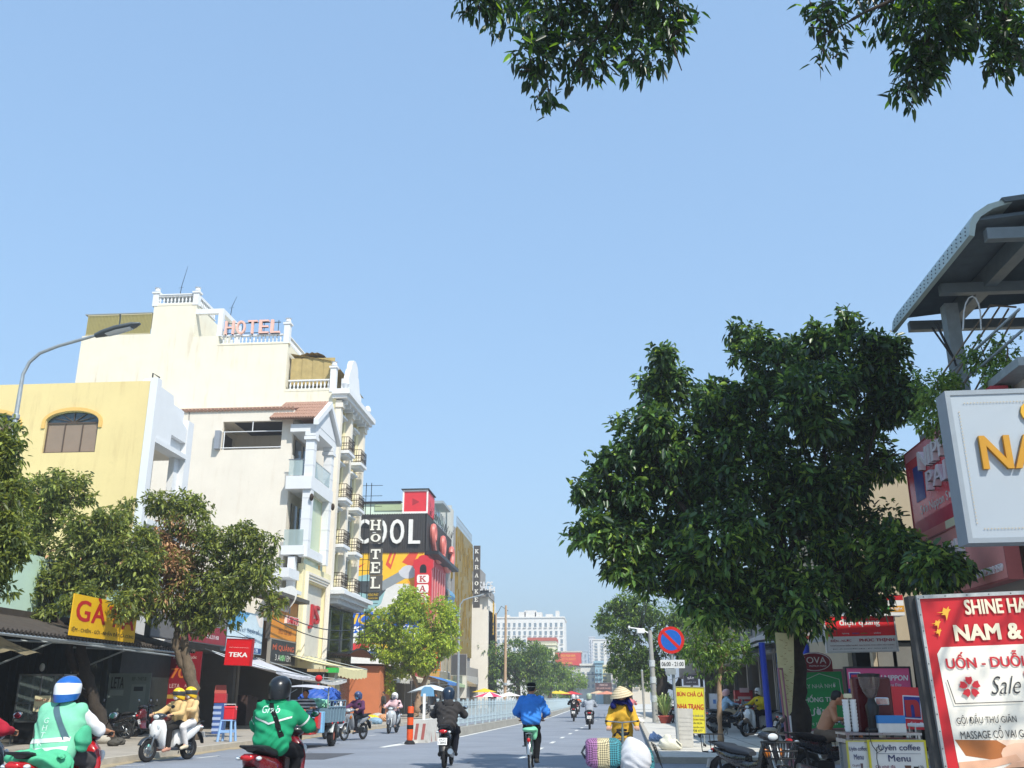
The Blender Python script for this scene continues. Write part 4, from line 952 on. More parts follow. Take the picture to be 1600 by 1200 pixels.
# vertical HOTEL sign on a bracket frame standing off the hotel
rv = thing('vertical_sign', 'vertical black and white HOTEL sign on a light steel bracket', 'sign', (-15.0, 70.5, 5))
f = frY(574, 805, 603, 990, 70.5); fcx = f.o.x
for (ch, ya, yb, pl) in (('H', 812, 829, 1), ('I', 829, 834, 0), ('O', 834, 847, 1), ('T', 858, 874, 1), ('E', 878, 896, 1), ('L', 901, 920, 1)):
    a = frY(577, ya, 597, yb, 70.45)
    if ch == 'I': continue
    tk = MB(); tk.prism([(-.5 * a.w, -.62 * a.h), (.5 * a.w, -.62 * a.h), (.5 * a.w, .62 * a.h), (-.5 * a.w, .62 * a.h)], a.o, X3, Z3, .15); bk = tk.build('letter_panel', printm('#57544f'), rv)
    lm = MB(); slab_letter(lm, ch, a.o - Vector((0, .004, 0)), X3, Z3, a.w * .78, a.h * .95, .05); lm.build('letter', printm('#efece0'), bk)
a = frY(574, 925, 592, 938, 70.45); board('', '', a, '#3b382f', .1, texts=[('HƯNG PHÁT', 0, .2, .9, .4, '#d8b53a'), ('KHÁCH SẠN', 0, -.25, .8, .3, '#d8b53a')], parent=rv)
m = MB(); xs = [a.o.x - .95, a.o.x - .55, a.o.x + .3]
for x in xs[:2]: m.tube([(x, 70.7, 5.2), (x, 70.7, 17.0)], .03, 5)
for i in range(15): z = 5.6 + i * .8; m.tube([(xs[0] - .6, 70.75, z), (xs[2], 70.75, z)], .02, 4)
m.build('bracket_frame', DARKM, rv)
# ------------------------------------------------------------------ karaoke house with the mural
KB = 96.0; r3 = thing('karaoke_building', 'karaoke house with a painted gable wall and black corrugated top', 'building', (-17, KB, .12))
x0 = -24.6
m = MB(); m.bx(x0, -17.05, KB, KB + 17.5, .12, 19.2); m.build('wall', mat('grey render', '#8d8a86', .9, 0, .15, 1), r3)
CORR = mat('black corrugated', '#3d3936', .6, .2, .25, 2.5, streak=.5, stain='#241f1c')
m = MB()
for i in range(30): x = x0 + 7.6 * i / 30; m.bx(x, x + .25 * .62, KB - .14, KB - .003, 15.35, 19.3 - .0)
m.bx(x0, -17.05, KB - .09, KB - .002, 15.35, 19.25); m.build('corrugated_cladding', CORR, r3)
m = MB()
for i in range(44): y = KB + 17.4 * i / 44; m.bx(-17.04, -16.9, y, y + .25, 15.5, 19.3)
m.bx(-17.045, -16.95, KB, KB + 17.4, 15.5, 19.25); m.build('side_cladding', CORR, r3)
m = MB()
for (t, fx, w) in (('C', 568, 20), ('O', 594, 22), ('O', 621, 22), ('L', 648, 17)):
    f = frY(fx - w / 2, 812, fx + w / 2, 850, KB - .15); letters(m, t, f.o, X3, Z3, f.w * .92, f.h, .07, 0, .25)
m.build('lettering', printm('#e8e6df'), r3)
# mural panels (flat print on the gable wall)
f = FR((-20.82, KB - .02, 9.4), X3, Z3, 7.55, 11.9)
rm = thing('mural', 'painted karaoke mural with a microphone, yellow top and blue bottom band', 'mural', (-20.8, KB - .05, .12))
def arcpts(cx, cy, rx, ry, a0, a1, n=12): return [(cx + rx * cos(radians(a0 + (a1 - a0) * i / n)), cy + ry * sin(radians(a0 + (a1 - a0) * i / n))) for i in range(n + 1)]
fills = [(-.5, .5, .24, .5, '#f3bd22'), (-.5, .5, .0, .24, '#dcdad4'),
         ('p', [(-.5, .5), (-.5, .44), (-.33, .47), (-.42, .5)], '#d94a30'), ('p', [(-.5, .36), (-.28, .42), (-.5, .28)], '#d94a30'),
         ('p', [(-.2, .5), (-.05, .36), (-.12, .3), (-.2, .34), (-.14, .37), (-.1, .42)], '#d94a30'), ('p', [(.03, .5), (-.02, .4), (.05, .36), (.12, .5), (.09, .5), (.05, .4), (.02, .42), (.07, .5)], '#d94a30'),
         ('p', [(.3, .5), (.2, .42), (.33, .38), (.25, .36), (.4, .34), (.36, .42), (.42, .5)], '#d94a30'),
         ('p', [(-.5, .24), (-.25, .28), (-.1, .22), (.0, .12), (-.06, -.06), (-.2, -.16), (-.42, -.16), (-.36, .02), (-.5, .06)], '#8fb7b9'), ('p', [(-.46, .2), (-.2, .2), (.0, .1), (-.08, .02), (-.3, .06), (-.48, .1)], '#3f4446'),
         ('p', [(-.12, .17), (.22, .33), (.3, .25), (-.04, .09)], '#8c9294'), ('p', arcpts(.29, .31, .13, .085, 0, 345, 16), '#c9cbcf'),
         ('p', [(.1, .02), (.3, .1), (.46, .04), (.46, -.12), (.05, -.14)], '#efece6'), ('p', [(.2, -.1), (.2, .02), (.32, -.04)], '#d9343c'), ('p', [(.28, .2), (.46, .22), (.46, .12), (.36, .08)], '#ef9f2a'),
         (-.5, .5, -.16, .01, '#1f5fc4'), (-.5, .5, -.24, -.16, '#e9e8e3'), ('p', [(-.5, -.41), (-.12, -.41), (-.3, -.5), (-.5, -.5)], '#d8303a'), ('p', [(-.12, -.41), (.5, -.41), (.5, -.5), (-.02, -.5)], '#f2c92c'), ('p', [(-.3, -.5), (-.05, -.44), (-.02, -.5)], '#2b4f9c')]
mp = lambda y: y + .17 if y < -.155 else y * .72 + .12 if y < .35 else y
fills = [('p', [(x, mp(y)) for x, y in q[1]], q[2]) if q[0] == 'p' else q for q in fills]
board('', '', f, '#e3e1dc', .04, fills=fills, texts=[('ICOOL', -.06, -.045, .72, .085, '#f0c13a', dict(bold=.05, shear=.25)), ('KARAOKE', -.02, -.125, .8, .05, '#f0efe9', dict(bold=.04, shear=.25))], parent=rm)
rc = thing('red_cube_sign', 'red box sign with a play triangle on the karaoke roof', 'sign', (-18.3, KB + 1, 19.25))
f = frY(630, 767, 668, 800, KB - .1)
m = MB(); m.bx(f.o.x - f.w / 2, f.o.x + f.w / 2, KB - .08, KB + 4.2, 19.35, 21.7); m.build('box', printm('#d92c34'), rc)
m = MB(); a, b = f.o.x - f.w / 2, f.o.x + f.w / 2
for q in ((a - .06, a + .1, 19.3, 21.75), (b - .1, b + .06, 19.3, 21.75), (a + .1, b - .1, 19.3, 19.5), (a + .1, b - .1, 21.58, 21.75)): m.bx(q[0], q[1], KB - .14, KB - .081, q[2], q[3])
m.build('trim', printm('#efe9e2'), rc)
m = MB(); m.prism([(-.3, -.38), (.42, 0), (-.3, .38)], ((a + b) / 2, KB - .1, 20.5), X3, Z3, .018); m.prism([(1.3, -.38), (2.2, 0), (1.3, .38)], (b + .022, KB, 20.5), Y3, Z3, .02); m.build('triangle', printm('#a81f27'), rc)
m = MB(); m.bx(a - .2, b + .15, KB - .3, KB + 4.3, 21.76, 21.85); m.build('lid', DARKM, rc)
rk = thing('karaoke_sign', 'red arched KARAOKE sign standing out from the mural wall', 'sign', (-17.4, KB - .8, 8))
f = frY(645, 868, 676, 960, KB - .8); q = [(-.42, -.5), (.42, -.5), (.42, .26), (.5, .3), (.5, .42), (.3, .45)] + arcpts(0, .44, .28, .07, 0, 180, 8) + [(-.3, .45), (-.5, .42), (-.5, .3), (-.42, .26)]
m = MB(); m.prism([(x * f.w, y * f.h) for x, y in q], f.o, X3, Z3, .6); pn = m.build('panel', printm('#cf2730'), rk)
m = MB(); m.prism([(x * f.w, y * f.h) for x, y in [(-.17, .2), (.17, .2), (.17, .28)] + arcpts(0, .28, .17, .07, 0, 180, 8)], f.o + f.n * .004, X3, Z3, .003); m.build('arched_vent', DARKM, pn)
for i, ch in enumerate('KAR'):
    y = .10 - i * .165; m = MB(); m.prism([(x * f.w, (yy + y) * f.h) for x, yy in [(-.26, -.07), (.26, -.07), (.3, -.04), (.3, .04), (.26, .07), (-.26, .07), (-.3, .04), (-.3, -.04)]], f.o + f.n * .03, X3, Z3, .029); bt = m.build('letter_tile', printm('#efe9e0'), pn)
    m = MB(); slab_letter(m, ch, f.at(0, y, .032), X3, Z3, f.w * .34, f.h * .1, .01); m.build('letter', printm('#b3202a'), bt)
m = MB(); slab_letter(m, 'A', f.at(0, -.395, .032), X3, Z3, f.w * .34, f.h * .1, .01); m.build('letter', printm('#efe9e0'), pn)
# street side of the karaoke house: cursive red letters, red lower front, roof plant
m = MB(); base = PX(665, 860, -16.8)
def loopy(pts, r): m.tube(pts, r, 8)
cur = []
for i in range(90):
    t = i / 89; y = KB + .6 + 15.4 * t; z = 16.9 + 1.5 * sin(t * 15) - .5 * t; cur.append((-16.55, y + 2.4 * cos(t * 15) * .8, z))
loopy(cur, .3); m.build('cursive_letters', printm('#cf7064'), r3, True)
m = MB(); m.bx(-17.0, -16.7, KB + .2, KB + 12, 5, 15.2); m.build('red_front', printm('#c22a33'), r3)
m = MB()
for i in range(7): y = KB + 1 + i * 1.6; m.bx(-16.69, -16.6, y, y + .35, 5.5, 14.4)
m.build('front_fin', printm('#d98c88'), r3)
m = MB(); m.bx(-17.0, -15.6, KB - .1, KB + 14.5, 15.15, 15.5); m.build('black_ledge', DARKM, r3)
m = MB(); m.grid(lambda u, v: (-16.7 + .9 * u + .3 * sin(u * 9), KB + 12.5 + 4.2 * v, 13.2 - 3.0 * u), 8, 2); m.build('blue_awning', printm('#5f97b8'), r3)
m = MB()
for i in range(12): y = KB + 4.8 + i * 1.05; m.bx(-17.6, -17.5, y, y + .1, 19.2, 21.9 - .03 * i)
m.bx(-19, -16.6, KB + 8.5, KB + 14, 22.0, 22.3); m.bx(-18.9, -17.2, KB + 8.9, KB + 13.5, 19.2, 19.9); m.build('roof_unit', GALV, r3)
rng = random.Random(3); m = MB()
for i in range(46): y = KB + .5 + 16 * rng.random(); x = -16.9 + .2 * rng.random(); m.tube([(x, y, 19.3), (x + .3 * rng.random(), y + .6 * rng.random() - .3, 19.6 + .6 * rng.random())], .02, 4)
m.build('loose_cables', DARKM, r3)
rmi = thing('mint_building', 'mint green gable wall rising behind the mural', 'building', (-24, 101, .12))
m = MB(); m.bx(-34, -17.9, 101, 113, .12, 21.4); m.build('wall', cream('#cfe0cc', 'mint render', .2), rmi); m = MB(); m.bx(-34.2, -20.6, 100.8, 113, 21.4, 21.6); m.build('roof', DARKM, rmi); m = MB(); m.bx(-23.5, -18, 100.9, 100.99, 20.6, 21.3); m.build('band', mat('olive band', '#a8b88f', .8, 0, .1, 2), rmi)
# ------------------------------------------------------------------ gilded front with vertical signs
r4 = thing('gilded_building', 'narrow building with a gold perforated front beyond the karaoke house', 'building', (-17, 117, .12))
GOLD = mat('gilt cladding', '#9a7f28', .45, .35, .45, 1.3, .5, 3, streak=.5, stain='#5a4714')
m = MB(); m.bx(-26, -17.1, 115.5, 133.5, .12, 21.5); m.build('wall', mat('grey render', '#8d8a86'), r4)
m = MB(); m.bx(-17.1, -16.9, 118, 133.3, 6.5, 21.7); m.bx(-26, -17.0, 115.3, 115.49, 15, 19.5); m.build('gilt_screen', GOLD, r4)
m = MB(); rng = random.Random(5)
for i in range(60): y = 118.3 + 14.7 * rng.random(); z = 7 + 13 * rng.random(); m.bx(-16.89, -16.8, y, y + .12 + .25 * rng.random(), z, min(21.5, z + .5 + 2.5 * rng.random()))
m.build('gilt_rib', GOLD, r4)
m = MB(); m.bx(-18.6, -17.0, 114.3, 115.3, 17, 23.2); m.bx(-17.6, -17.1, 114.0, 114.29, 10, 23.6); m.build('service_shaft', mat('pale panel', '#b9b9b2', .7, 0, .15, 1), r4)
m = MB()
for i in range(22): y = 118 + i * .7; m.tube([(-17, y, 21.5), (-17, y, 23.0)], .03, 4)
m.tube([(-17, 118, 23), (-17, 133, 23)], .04, 5); m.tube([(-17, 118, 22.3), (-17, 133, 22.3)], .03, 5); m.build('roof_railing', GALV, r4)
f = frY(740, 853, 749.5, 949, 134.2); rvk = board('vertical_sign', 'tall dark grey sign with vertical white KARAOKE letters', f, '#4a4643', .3, '#6a6660', .05)
m = MB()
for i, ch in enumerate('KARAOKE'): slab_letter(m, ch, f.at(0, .41 - i * .131, .005), X3, Z3, f.w * .62, f.h * .066, .03)
m.build('lettering', printm('#f0eee6'), rvk)
r5 = thing('white_building', 'plain white building with a rooftop letter sign behind the karaoke column', 'building', (-17, 139, .12))
a = rY(735, 935, 762, 1020, 139.5); m = MB(); m.bx(a[0] - 6, a[0] + 2.5, 139.5, 150, .12, 15.2); m.bx(a[0] + 2.5, -15.8, 140.5, 150, .12, 13.5); m.build('wall', WHT, r5); m = MB(); m.bx(a[0] - 1, -15.2, 138.8, 146, 15.2, 16.2); m.bx(a[0] - 1, -16.5, 140, 146, 16.2, 19.2); m.build('roof_terrace', mat('grey render', '#8d8a86'), r5)
m = MB()
for z in (11.8, 13.2): m.bx(a[0] + 2.6, -16.2, 140.3, 140.49, z, z + .8)
m.build('window', GLASS, r5)
f = frY(733, 909, 770, 923, 138.6); rt = thing('rooftop_letters', 'white MASSAGE letters on a roof frame beyond the karaoke sign', 'sign', f.o - Z3 * f.h)
m = MB(); letters(m, 'MASSAGE', f.o, X3, Z3, f.w, f.h, .05, 0, .15); f2 = frY(757, 917, 774, 927, 138.2); letters(m, 'M', f2.at(.2, 0), X3, Z3, f2.w * .5, f2.h, .05, 0, .15); m.build('lettering', printm('#dedede'), rt); m = MB(); m.tube([f.at(-.5, -.6, -.1), f.at(.6, -.6, -.1)], .06, 5); m.tube([f.at(-.5, .1, -.1), f.at(.5, .1, -.1)], .04, 5)
for x in (-.4, 0, .4): m.tube([f.at(x, -1.1, -.1), f.at(x, .5, -.1)], .04, 5)
m.build('support_frame', DARKM, rt)
f = frY(766.5, 932, 771.5, 992, 146); ry = board('vertical_sign', 'narrow yellow vertical sign with dark letters beside the white building', f, '#e0b32a', .25, '#57524a', .05)
m = MB()
for i, ch in enumerate('NANSTATION'): letters(m, ch, f.at(0, .44 - i * .095), X3, Z3, f.w * .7, f.h * .07, .03)
m.build('lettering', printm('#4a3d1c'), ry)

# ------------------------------------------------------------------ left-hand shops (ground floors) far row
def shop(label, y0, y1, h, wall, awn=None, awz=3.1, awd=1.4, sign=None, X=-17.0, shutter='#6d7073', name='shop_house', up=True, seed=1):
    rg = random.Random(seed); r = thing(name, label, 'shop', (X, (y0 + y1) / 2, .12))
    holes = [(y0 + .3, y1 - .3, .12, 2.9)]; uw = []
    if up and h > 5:
        k = max(1, int((y1 - y0) / 2.4))
        for lv in range(int((h - 3.6) // 2.9)):
            for i in range(k): c = y0 + (y1 - y0) * (i + .5) / k; uw.append((c - .6, c + .6, 4.2 + lv * 2.9, 5.7 + lv * 2.9))
    m = MB(); wallX(m, y0, y1, .12, h, X - .3, X, holes + uw); m.bx(X - 9, X - .3, y0, y1, .12 if False else 3.2, h - .1); m.bx(X - 9, X - 3, y0 + .01, y1 - .01, .12, 3.19); m.bx(X - 3, X - .3, y0, y0 + .15, .12, 3.19); m.bx(X - 3, X - .3, y1 - .15, y1, .12, 3.19); m.build('wall', mat('render ' + wall, wall, .9, 0, .12, 1.2, streak=.5), r)
    for (a, b, c, d) in uw:
        g = MB(); g.bx(X - .2, X - .16, a, b, c, d); w = g.build('window', GLASS, r); g = MB(); g.bx(X - .16, X - .1, (a + b) / 2 - .03, (a + b) / 2 + .03, c, d); g.bx(X - .16, X + .03, a - .05, b + .05, c - .07, c); g.build('window_frame', WHT2, w)
    m = MB()
    for i in range(3 + rg.randint(0, 3)):
        y = y0 + .5 + (y1 - y0 - 1.2) * rg.random(); m.bx(X - .9 - rg.random(), X - .4, y, y + .4 + .5 * rg.random(), .12, .7 + 1.3 * rg.random())
    m.build('shelf', mat('shelf goods ' + str(seed % 4), ('#5d5346', '#40464c', '#6b5b3c', '#4d3a36')[seed % 4], .8, 0, .5, 5), r)
    if awn:
        m = MB(); n = 14
        m.grid(lambda u, v: (X + awd * u, y0 + .1 + (y1 - y0 - .2) * v, awz + .5 - .6 * u + .03 * sin(v * 50)), 5, 28); m.grid(lambda u, v: (X + awd + .01, y0 + .1 + (y1 - y0 - .2) * v, awz - .1 - (.28 + .04 * sin(v * 46)) * u), 2, 28)
        m.build('awning', mat('awning ' + awn, awn, .85, 0, .15, 3), r); m = MB()
        for y in (y0 + .2, y1 - .2): m.tube([(X, y, awz - .2), (X + awd, y, awz - .1)], .025, 5)
        m.build('awning_arm', GALV, r)
    if sign:
        f = FR((X + .14, (y0 + y1) / 2, 3.65), Y3, Z3, (y1 - y0) * .9, .9)
        board('', '', f, sign[0], .12, texts=[(sign[1], 0, 0, .8, .5, sign[2])] if sign[1] else (), parent=r)
    return r
ro = thing('orange_wall_house', 'low house with a salmon orange wall beside the hotel', 'house', (-16, 71, .12))
m = MB(); m.bx(-24, -15.4, 70.2, 74, .12, 3.6); m.build('wall', mat('salmon render', '#c9794f', .9, 0, .12, 1.5), ro); m = MB(); m.add([(-24, 69.8, 3.95), (-15.2, 69.8, 3.7), (-14.6, 74.4, 3.5), (-24, 74.4, 4.2)], [(0, 1, 2, 3)]); m.build('roof', mat('rusty sheet', '#8a6a55', .8, .2, .3, 3), ro)
shop('narrow shop with a white awning below the mural', 75, 80.5, 3.7, '#b9b2a2', '#c9c3b4', 2.9, 1.8, seed=2)
shop('clothes shop with a beige sloping awning behind the lime green tree', 80.7, 88, 3.9, '#a39a88', '#b8ad93', 3.0, 2.2, ('#8f8a80', '', '#ffffff'), seed=3)
shop('two storey shop with a red banner front', 88.2, 95.6, 4.2, '#9d958a', None, 3, 1, ('#b5302c', '', '#f2e9d2'), seed=4, X=-16.5)
shop('shop house with a blue awning behind the median fence', 97, 104, 6.4, '#b3a994', '#3f78b8', 3.0, 2.0, ('#e2a12c', '', '#ffffff'), seed=5, X=-16.6)
shop('shop house with a green and white striped awning', 104.3, 112, 6.8, '#a59b85', '#9fb58a', 2.9, 2.0, ('#8c8577', '', '#ffffff'), seed=6, X=-16.6)
shop('shop house with carved balcony under the gilded front', 114, 124, 6.4, '#96896f', '#8c7a58', 3.1, 1.4, ('#c9c4b4', '', '#a8322a'), seed=7, X=-16.4)
shop('grey shop house with a white sign panel before the far trees', 124.4, 137, 5.2, '#8b8780', None, 3, 1, ('#b9b6ae', '', '#3a5f9c'), seed=8, X=-16.4)
for i, (y, z, w, h, c, t, tc, lab) in enumerate(((92, 5.6, 1.4, 3.6, '#e08a1e', 'A', '#e08a1e', 'tall orange sign board standing above the blue awning'), (90.5, 4.6, 1.6, 1.2, '#d8392f', 'A', '#f4e6c8', 'red hanging sign beside the orange board'), (109, 4.9, 1.7, 2.2, '#4d4d4f', 'A', '#d9d6cf', 'dark grey square sign box above the striped awning'), (110, 2.6, 1.5, 2.3, '#d7d3c9', 'A', '#4a4a48', 'white panel with dark lettering below the striped awning'))):
    board('hanging_sign', lab, FR((-15.2, y, z), X3, Z3, w, h), c, .2, '#b0aca4', .04, texts=[(t, 0, 0, .7, .35, tc)] if t != 'A' else ())
# ------------------------------------------------------------------ far end of the street
def block(name, label, x0, x1, y0, y1, z1, wall, nx, nz, wz0=4, wc=None, cat='building', roof=None, gap=.45, side=None):
    r = thing(name, label, cat, ((x0 + x1) / 2, y0, 0)); dx = (x1 - x0) / nx; dz = (z1 - wz0 - 1.2) / max(1, nz)
    m = MB(); m.bx(x0, x1, y0, y1, 0, z1); m.bx(x0 - .3, x1 + .3, y0 - .4, y1, z1, z1 + .5); m.build('wall', mat('far wall ' + wall, wall, .9, 0, .06, .3), r)
    if nz:
        wm = MB(); wm.bx(-dx * gap / 2 * 1, dx * gap / 2, -.08, .05, 0, dz * .5); me = wm.mesh('window', wc or mat('far glass', '#7f8d96', .2, .1, .2, .5))
        fm = MB(); fm.bx(-dx * gap / 2 - .15, dx * gap / 2 + .15, -.5, -.081, -.3, -.1); fe = fm.mesh('sill', mat('far wall ' + wall, wall))
        for i in range(nx):
            for k in range(nz):
                w = share('window', me, r, (x0 + dx * (i + .5), y0, wz0 + dz * (k + .25)))
                s = bpy.data.objects.new('sill', fe); COL.objects.link(s); s.parent = w
    if roof: m = MB(); m.bx(x0 - .4, x1 + .4, y0 - .6, y1, z1 + .5, z1 + roof[1]); m.build('roof', mat('far roof ' + roof[0], roof[0], .9, 0, .1, 1), r)
    return r
a = rY(775, 966, 882, 1060, 420)
ra = block('apartment_block', 'long white apartment block with rows of small windows at the street end', a[0], a[1], 420, 450, 34, '#e2dfd8', 13, 7, 9)
m = MB()
for i, (fx, w, h) in enumerate(((.15, 2, 1.0), (.38, 3, 2.2), (.5, 5, 2.8), (.62, 3, 2.0), (.78, 3, 1.2), (.9, 1.5, 2.6))): x = a[0] + (a[1] - a[0]) * fx; m.bx(x - w / 2, x + w / 2, 422, 430, 34.5, 34.5 + h)
m.build('roof_unit', mat('far wall #d8d4cc', '#d8d4cc', .9, 0, .1, 1), ra)
a = rY(826, 1004, 868, 1040, 330); block('cream_house', 'cream gabled house with red roof band in front of the apartment block', a[0], a[1], 330, 345, a[3], '#ddd7b8', 2, 2, 12, roof=('#b5543c', 1.6))
a = rY(845, 1008, 868, 1035, 300); block('cream_house', 'plain cream tower house above the far green trees', a[0], a[1], 300, 315, a[3], '#e0dbbb', 1, 2, 10)
f = frY(868, 1020, 908, 1040, 290); rr = block('red_sign_building', 'building with a big red billboard at the far end of the street', f.o.x - f.w / 2, f.o.x + f.w / 2, 290.5, 300, f.o.z + f.h / 2, '#b9b3a6', 0 or 1, 0)
board('billboard', 'big red billboard with yellow lettering at the far end of the street', f, '#c93a30', .3, '#8c2a24', .1, texts=[('MOI MUA NHA', 0, .28, .55, .2, '#e8b52e'), ('RESTAURANT', 0, 0, .6, .18, '#e8952e'), ('KHAI TRUONG', -.1, -.28, .5, .16, '#e8b52e')])
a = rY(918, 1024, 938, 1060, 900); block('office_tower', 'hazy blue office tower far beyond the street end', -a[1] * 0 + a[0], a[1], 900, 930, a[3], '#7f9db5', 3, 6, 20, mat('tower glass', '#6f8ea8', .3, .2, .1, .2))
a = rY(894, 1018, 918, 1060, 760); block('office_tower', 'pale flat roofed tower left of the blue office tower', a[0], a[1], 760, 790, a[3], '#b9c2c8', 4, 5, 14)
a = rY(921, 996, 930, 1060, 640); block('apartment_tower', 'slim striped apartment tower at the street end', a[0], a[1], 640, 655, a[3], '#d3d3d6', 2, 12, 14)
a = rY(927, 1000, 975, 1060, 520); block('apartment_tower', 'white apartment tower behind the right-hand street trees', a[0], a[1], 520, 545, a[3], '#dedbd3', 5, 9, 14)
for i, (xa, ya, xb, yb, Y, c, lab, nx, nz) in enumerate(((908, 1040, 930, 1085, 260, '#d6d2c6', 'white low house at the far junction left', 3, 3), (930, 1036, 942, 1085, 250, '#8fb0bb', 'teal narrow house at the far junction', 2, 4), (940, 1042, 962, 1085, 255, '#d9cfa6', 'pale yellow house at the far junction', 2, 4), (955, 1046, 985, 1088, 245, '#cfc8bc', 'grey white house at the far junction right', 3, 3), (975, 1050, 1015, 1090, 235, '#c9bfae', 'beige house behind the right-hand poles', 3, 2), (890, 1052, 912, 1088, 275, '#c7c9c4', 'pale house under the red billboard', 2, 2))):
    a = rY(xa, ya, xb, yb, Y); block('junction_house', lab, a[0], a[1], Y, Y + 12, a[3], c, nx, nz, 3.6)
f = frY(930, 1067, 956, 1080, 240); board('billboard', 'dark maroon shop billboard with pale lettering at the far junction', f, '#4c2d2a', .3, '#8a8680', .06, texts=[('HOANG GIA', 0, .25, .5, .22, '#d9b8ac'), ('CAFE - KARAOKE - NHA HANG', 0, -.15, .85, .2, '#d9a898')])
for i, (px, py, Y, c, lab, s) in enumerate(((757, 1080, 118, '#e6c22e', 'yellow market umbrella beside the wooden pole', 1.5), (765, 1087, 100, '#d8456a', 'red and white striped market umbrella behind the fence', 1.7), (872, 1083, 170, '#dfc53a', 'yellow market umbrella beyond the cyclist', 2.2), (893, 1084, 175, '#c9343a', 'red market umbrella next to the far yellow one', 2.0), (948, 1084, 200, '#d0876a', 'salmon market umbrella at the far junction', 2.4), (935, 1083, 210, '#cfb08c', 'tan market umbrella left of the salmon one', 2.2), (795, 1086, 110, '#e9e3da', 'white market umbrella beside the striped one', 1.4))):
    c0 = PY(px, py, Y); u = thing('market_umbrella', lab, 'umbrella', (c0.x, Y, .12), None, 'market umbrellas along the street'); m = MB(); n = 10
    for j in range(n):
        a0, a1 = 2 * pi * j / n, 2 * pi * (j + 1) / n; m.add([(c0.x, Y, c0.z + .45 * s * .5), (c0.x + s * cos(a0), Y + s * sin(a0), c0.z - .1), (c0.x + s * cos(a1), Y + s * sin(a1), c0.z - .1)], [(0, 1, 2)], j % 2)
    m.build('canopy', [cloth(c), cloth('#ece8e2') if 'striped' in lab else cloth(c)], u); MB().cyl((c0.x, Y, .12), (c0.x, Y, c0.z + .3), .03, 6).build('pole', STEEL, u)
# ------------------------------------------------------------------ near left shops
ra = thing('poultry_shop', 'low dark poultry shop under a rusty corrugated awning', 'shop', (-18, 26, .12))
MINT = mat('mint sheet', '#bcd8c6', .8, 0, .12, 1.5, streak=.4); DKG = mat('dark green sheet', '#2b332e', .7, .1, .25, 2); RUST = mat('rusty awning sheet', '#4d463f', .75, .3, .4, 3, streak=.7, stain='#4a3020')
m = MB(); m.bx(-27, -17.2, 10, 34.3, 3.6, 5.6); m.bx(-27, -21, 10, 34.3, .12, 3.6); m.build('wall', MINT, ra)
m = MB(); m.bx(-21, -17.2, 33.9, 34.2, .12, 3.6); m.bx(-20.95, -20.8, 12, 33.9, .12, 3.6)
for i in range(16): x = -20.8 + i * .225; m.bx(x, x + .04, 33.86, 33.9, .12, 3.6)
m.bx(-17.24, -16.9, 34.25, 38.4, .12, 3.45); m.build('partition', DKG, ra)
m = MB()
for i in range(118): y = 12 + i * .2; m.tube([(-17.3, y, 3.7), (-14.7, y, 3.02)], .07, 5)
m.bx(-17.4, -17.1, 12, 34, 3.7, 3.9); m.build('corrugated_awning', RUST, ra, kind='stuff')
m = MB()
for y in (18, 22.5, 27, 31.5): m.tube([(-17.3, y, 3.0), (-14.75, y + .6, 2.9)], .03, 5); m.tube([(-17.2, y, 2.2), (-15.2, y, 3.0)], .03, 5)
m.tube([(-14.75, 12, 2.93), (-14.75, 34, 2.93)], .04, 5); m.tube([(-15.6, 20, 3.05), (-14.2, 33, 2.75)], .03, 5); m.build('awning_brace', GALV, ra)
m = MB(); m.bx(-21, -14.9, 12, 34, .12, .16); m.build('floor', PAVE, ra)
m = MB(); m.grid(lambda u, v: (-16.2 + 1.5 * v, 19 + 6.3 * u, 3.25 - .75 * v ** .6 + .05 * sin(u * 34) * v), 26, 6); m.build('rolled_tarp', mat('striped tarp', '#7f7458', .9, 0, .4, 4), ra, True)
m = MB(); m.bx(-17.8, -17.7, 20, 23.6, .4, 2.7); m.build('red_curtain', cloth('#6d1f24'), ra)
for i, x in enumerate((-19.2, -17.9)):
    l = thing('hanging_bulb', 'white lamp bulb hanging in the poultry shop, %s' % ('left one' if i == 0 else 'right one'), 'lamp', (x, 33.2, 2.35)); MB().ell((x, 33.2, 2.42), (.09, .09, .14), 10, 8).build('bulb', WHITE, l, True); MB().tube([(x, 33.2, 2.56), (x, 33.2, 3.5)], .008, 4).build('cord', BLACKP, l)
a = rY(166, 1052, 232, 1140, 33.8); f = FR(((a[0] + a[1]) / 2, 33.8, (a[2] + a[3]) / 2), X3, Z3, a[1] - a[0], a[3] - a[2])
board('poster', 'grey LETA poster on the back partition of the poultry shop', f, '#7a8682', .02, texts=[('LETA', -.28, .33, .3, .2, '#1a1d1d', dict(bold=.04)), ('BEP - THIET BI', .22, .4, .34, .06, '#3a4544')], fills=[(-.45, -.12, .1, .2, '#9aa6a2'), (.06, .4, -.4, .3, '#8d9894'), (.12, .34, .18, .26, '#31393a')], cat='poster')
f = frX(96, 935, 212, 1005, -15.35); f = FR((-14.66, 28.45, 3.64), Y3 + X3 * -.02, Z3, 4.1, 1.14)
rg = board('shop_sign', 'yellow GÀ TA shop sign with red letters above the rusty awning', f, '#e2b117', .04, texts=[('G', -.35, .12, .19, .5, '#b5201f', dict(bold=.05)), ('À', -.12, .18, .2, .62, '#b5201f', dict(bold=.05)), ('T', .13, .1, .18, .5, '#b5201f', dict(bold=.05)), ('A', .36, .08, .2, .5, '#b5201f', dict(bold=.05)), ('IỆM - CHIÊN - GỎI - NHẬN ĐẶT GÀ CÚNG', 0, -.35, .96, .14, '#3a3020', dict(bold=.03))])
f0 = rY(22, 1056, 92, 1162, 27.5)
rc = thing('display_cabinet', 'tall glass display cabinet on legs in the poultry shop', 'cabinet', ((f0[0] + f0[1]) / 2, 27.5, .15))
x0, x1 = f0[0], f0[1]; m = MB()
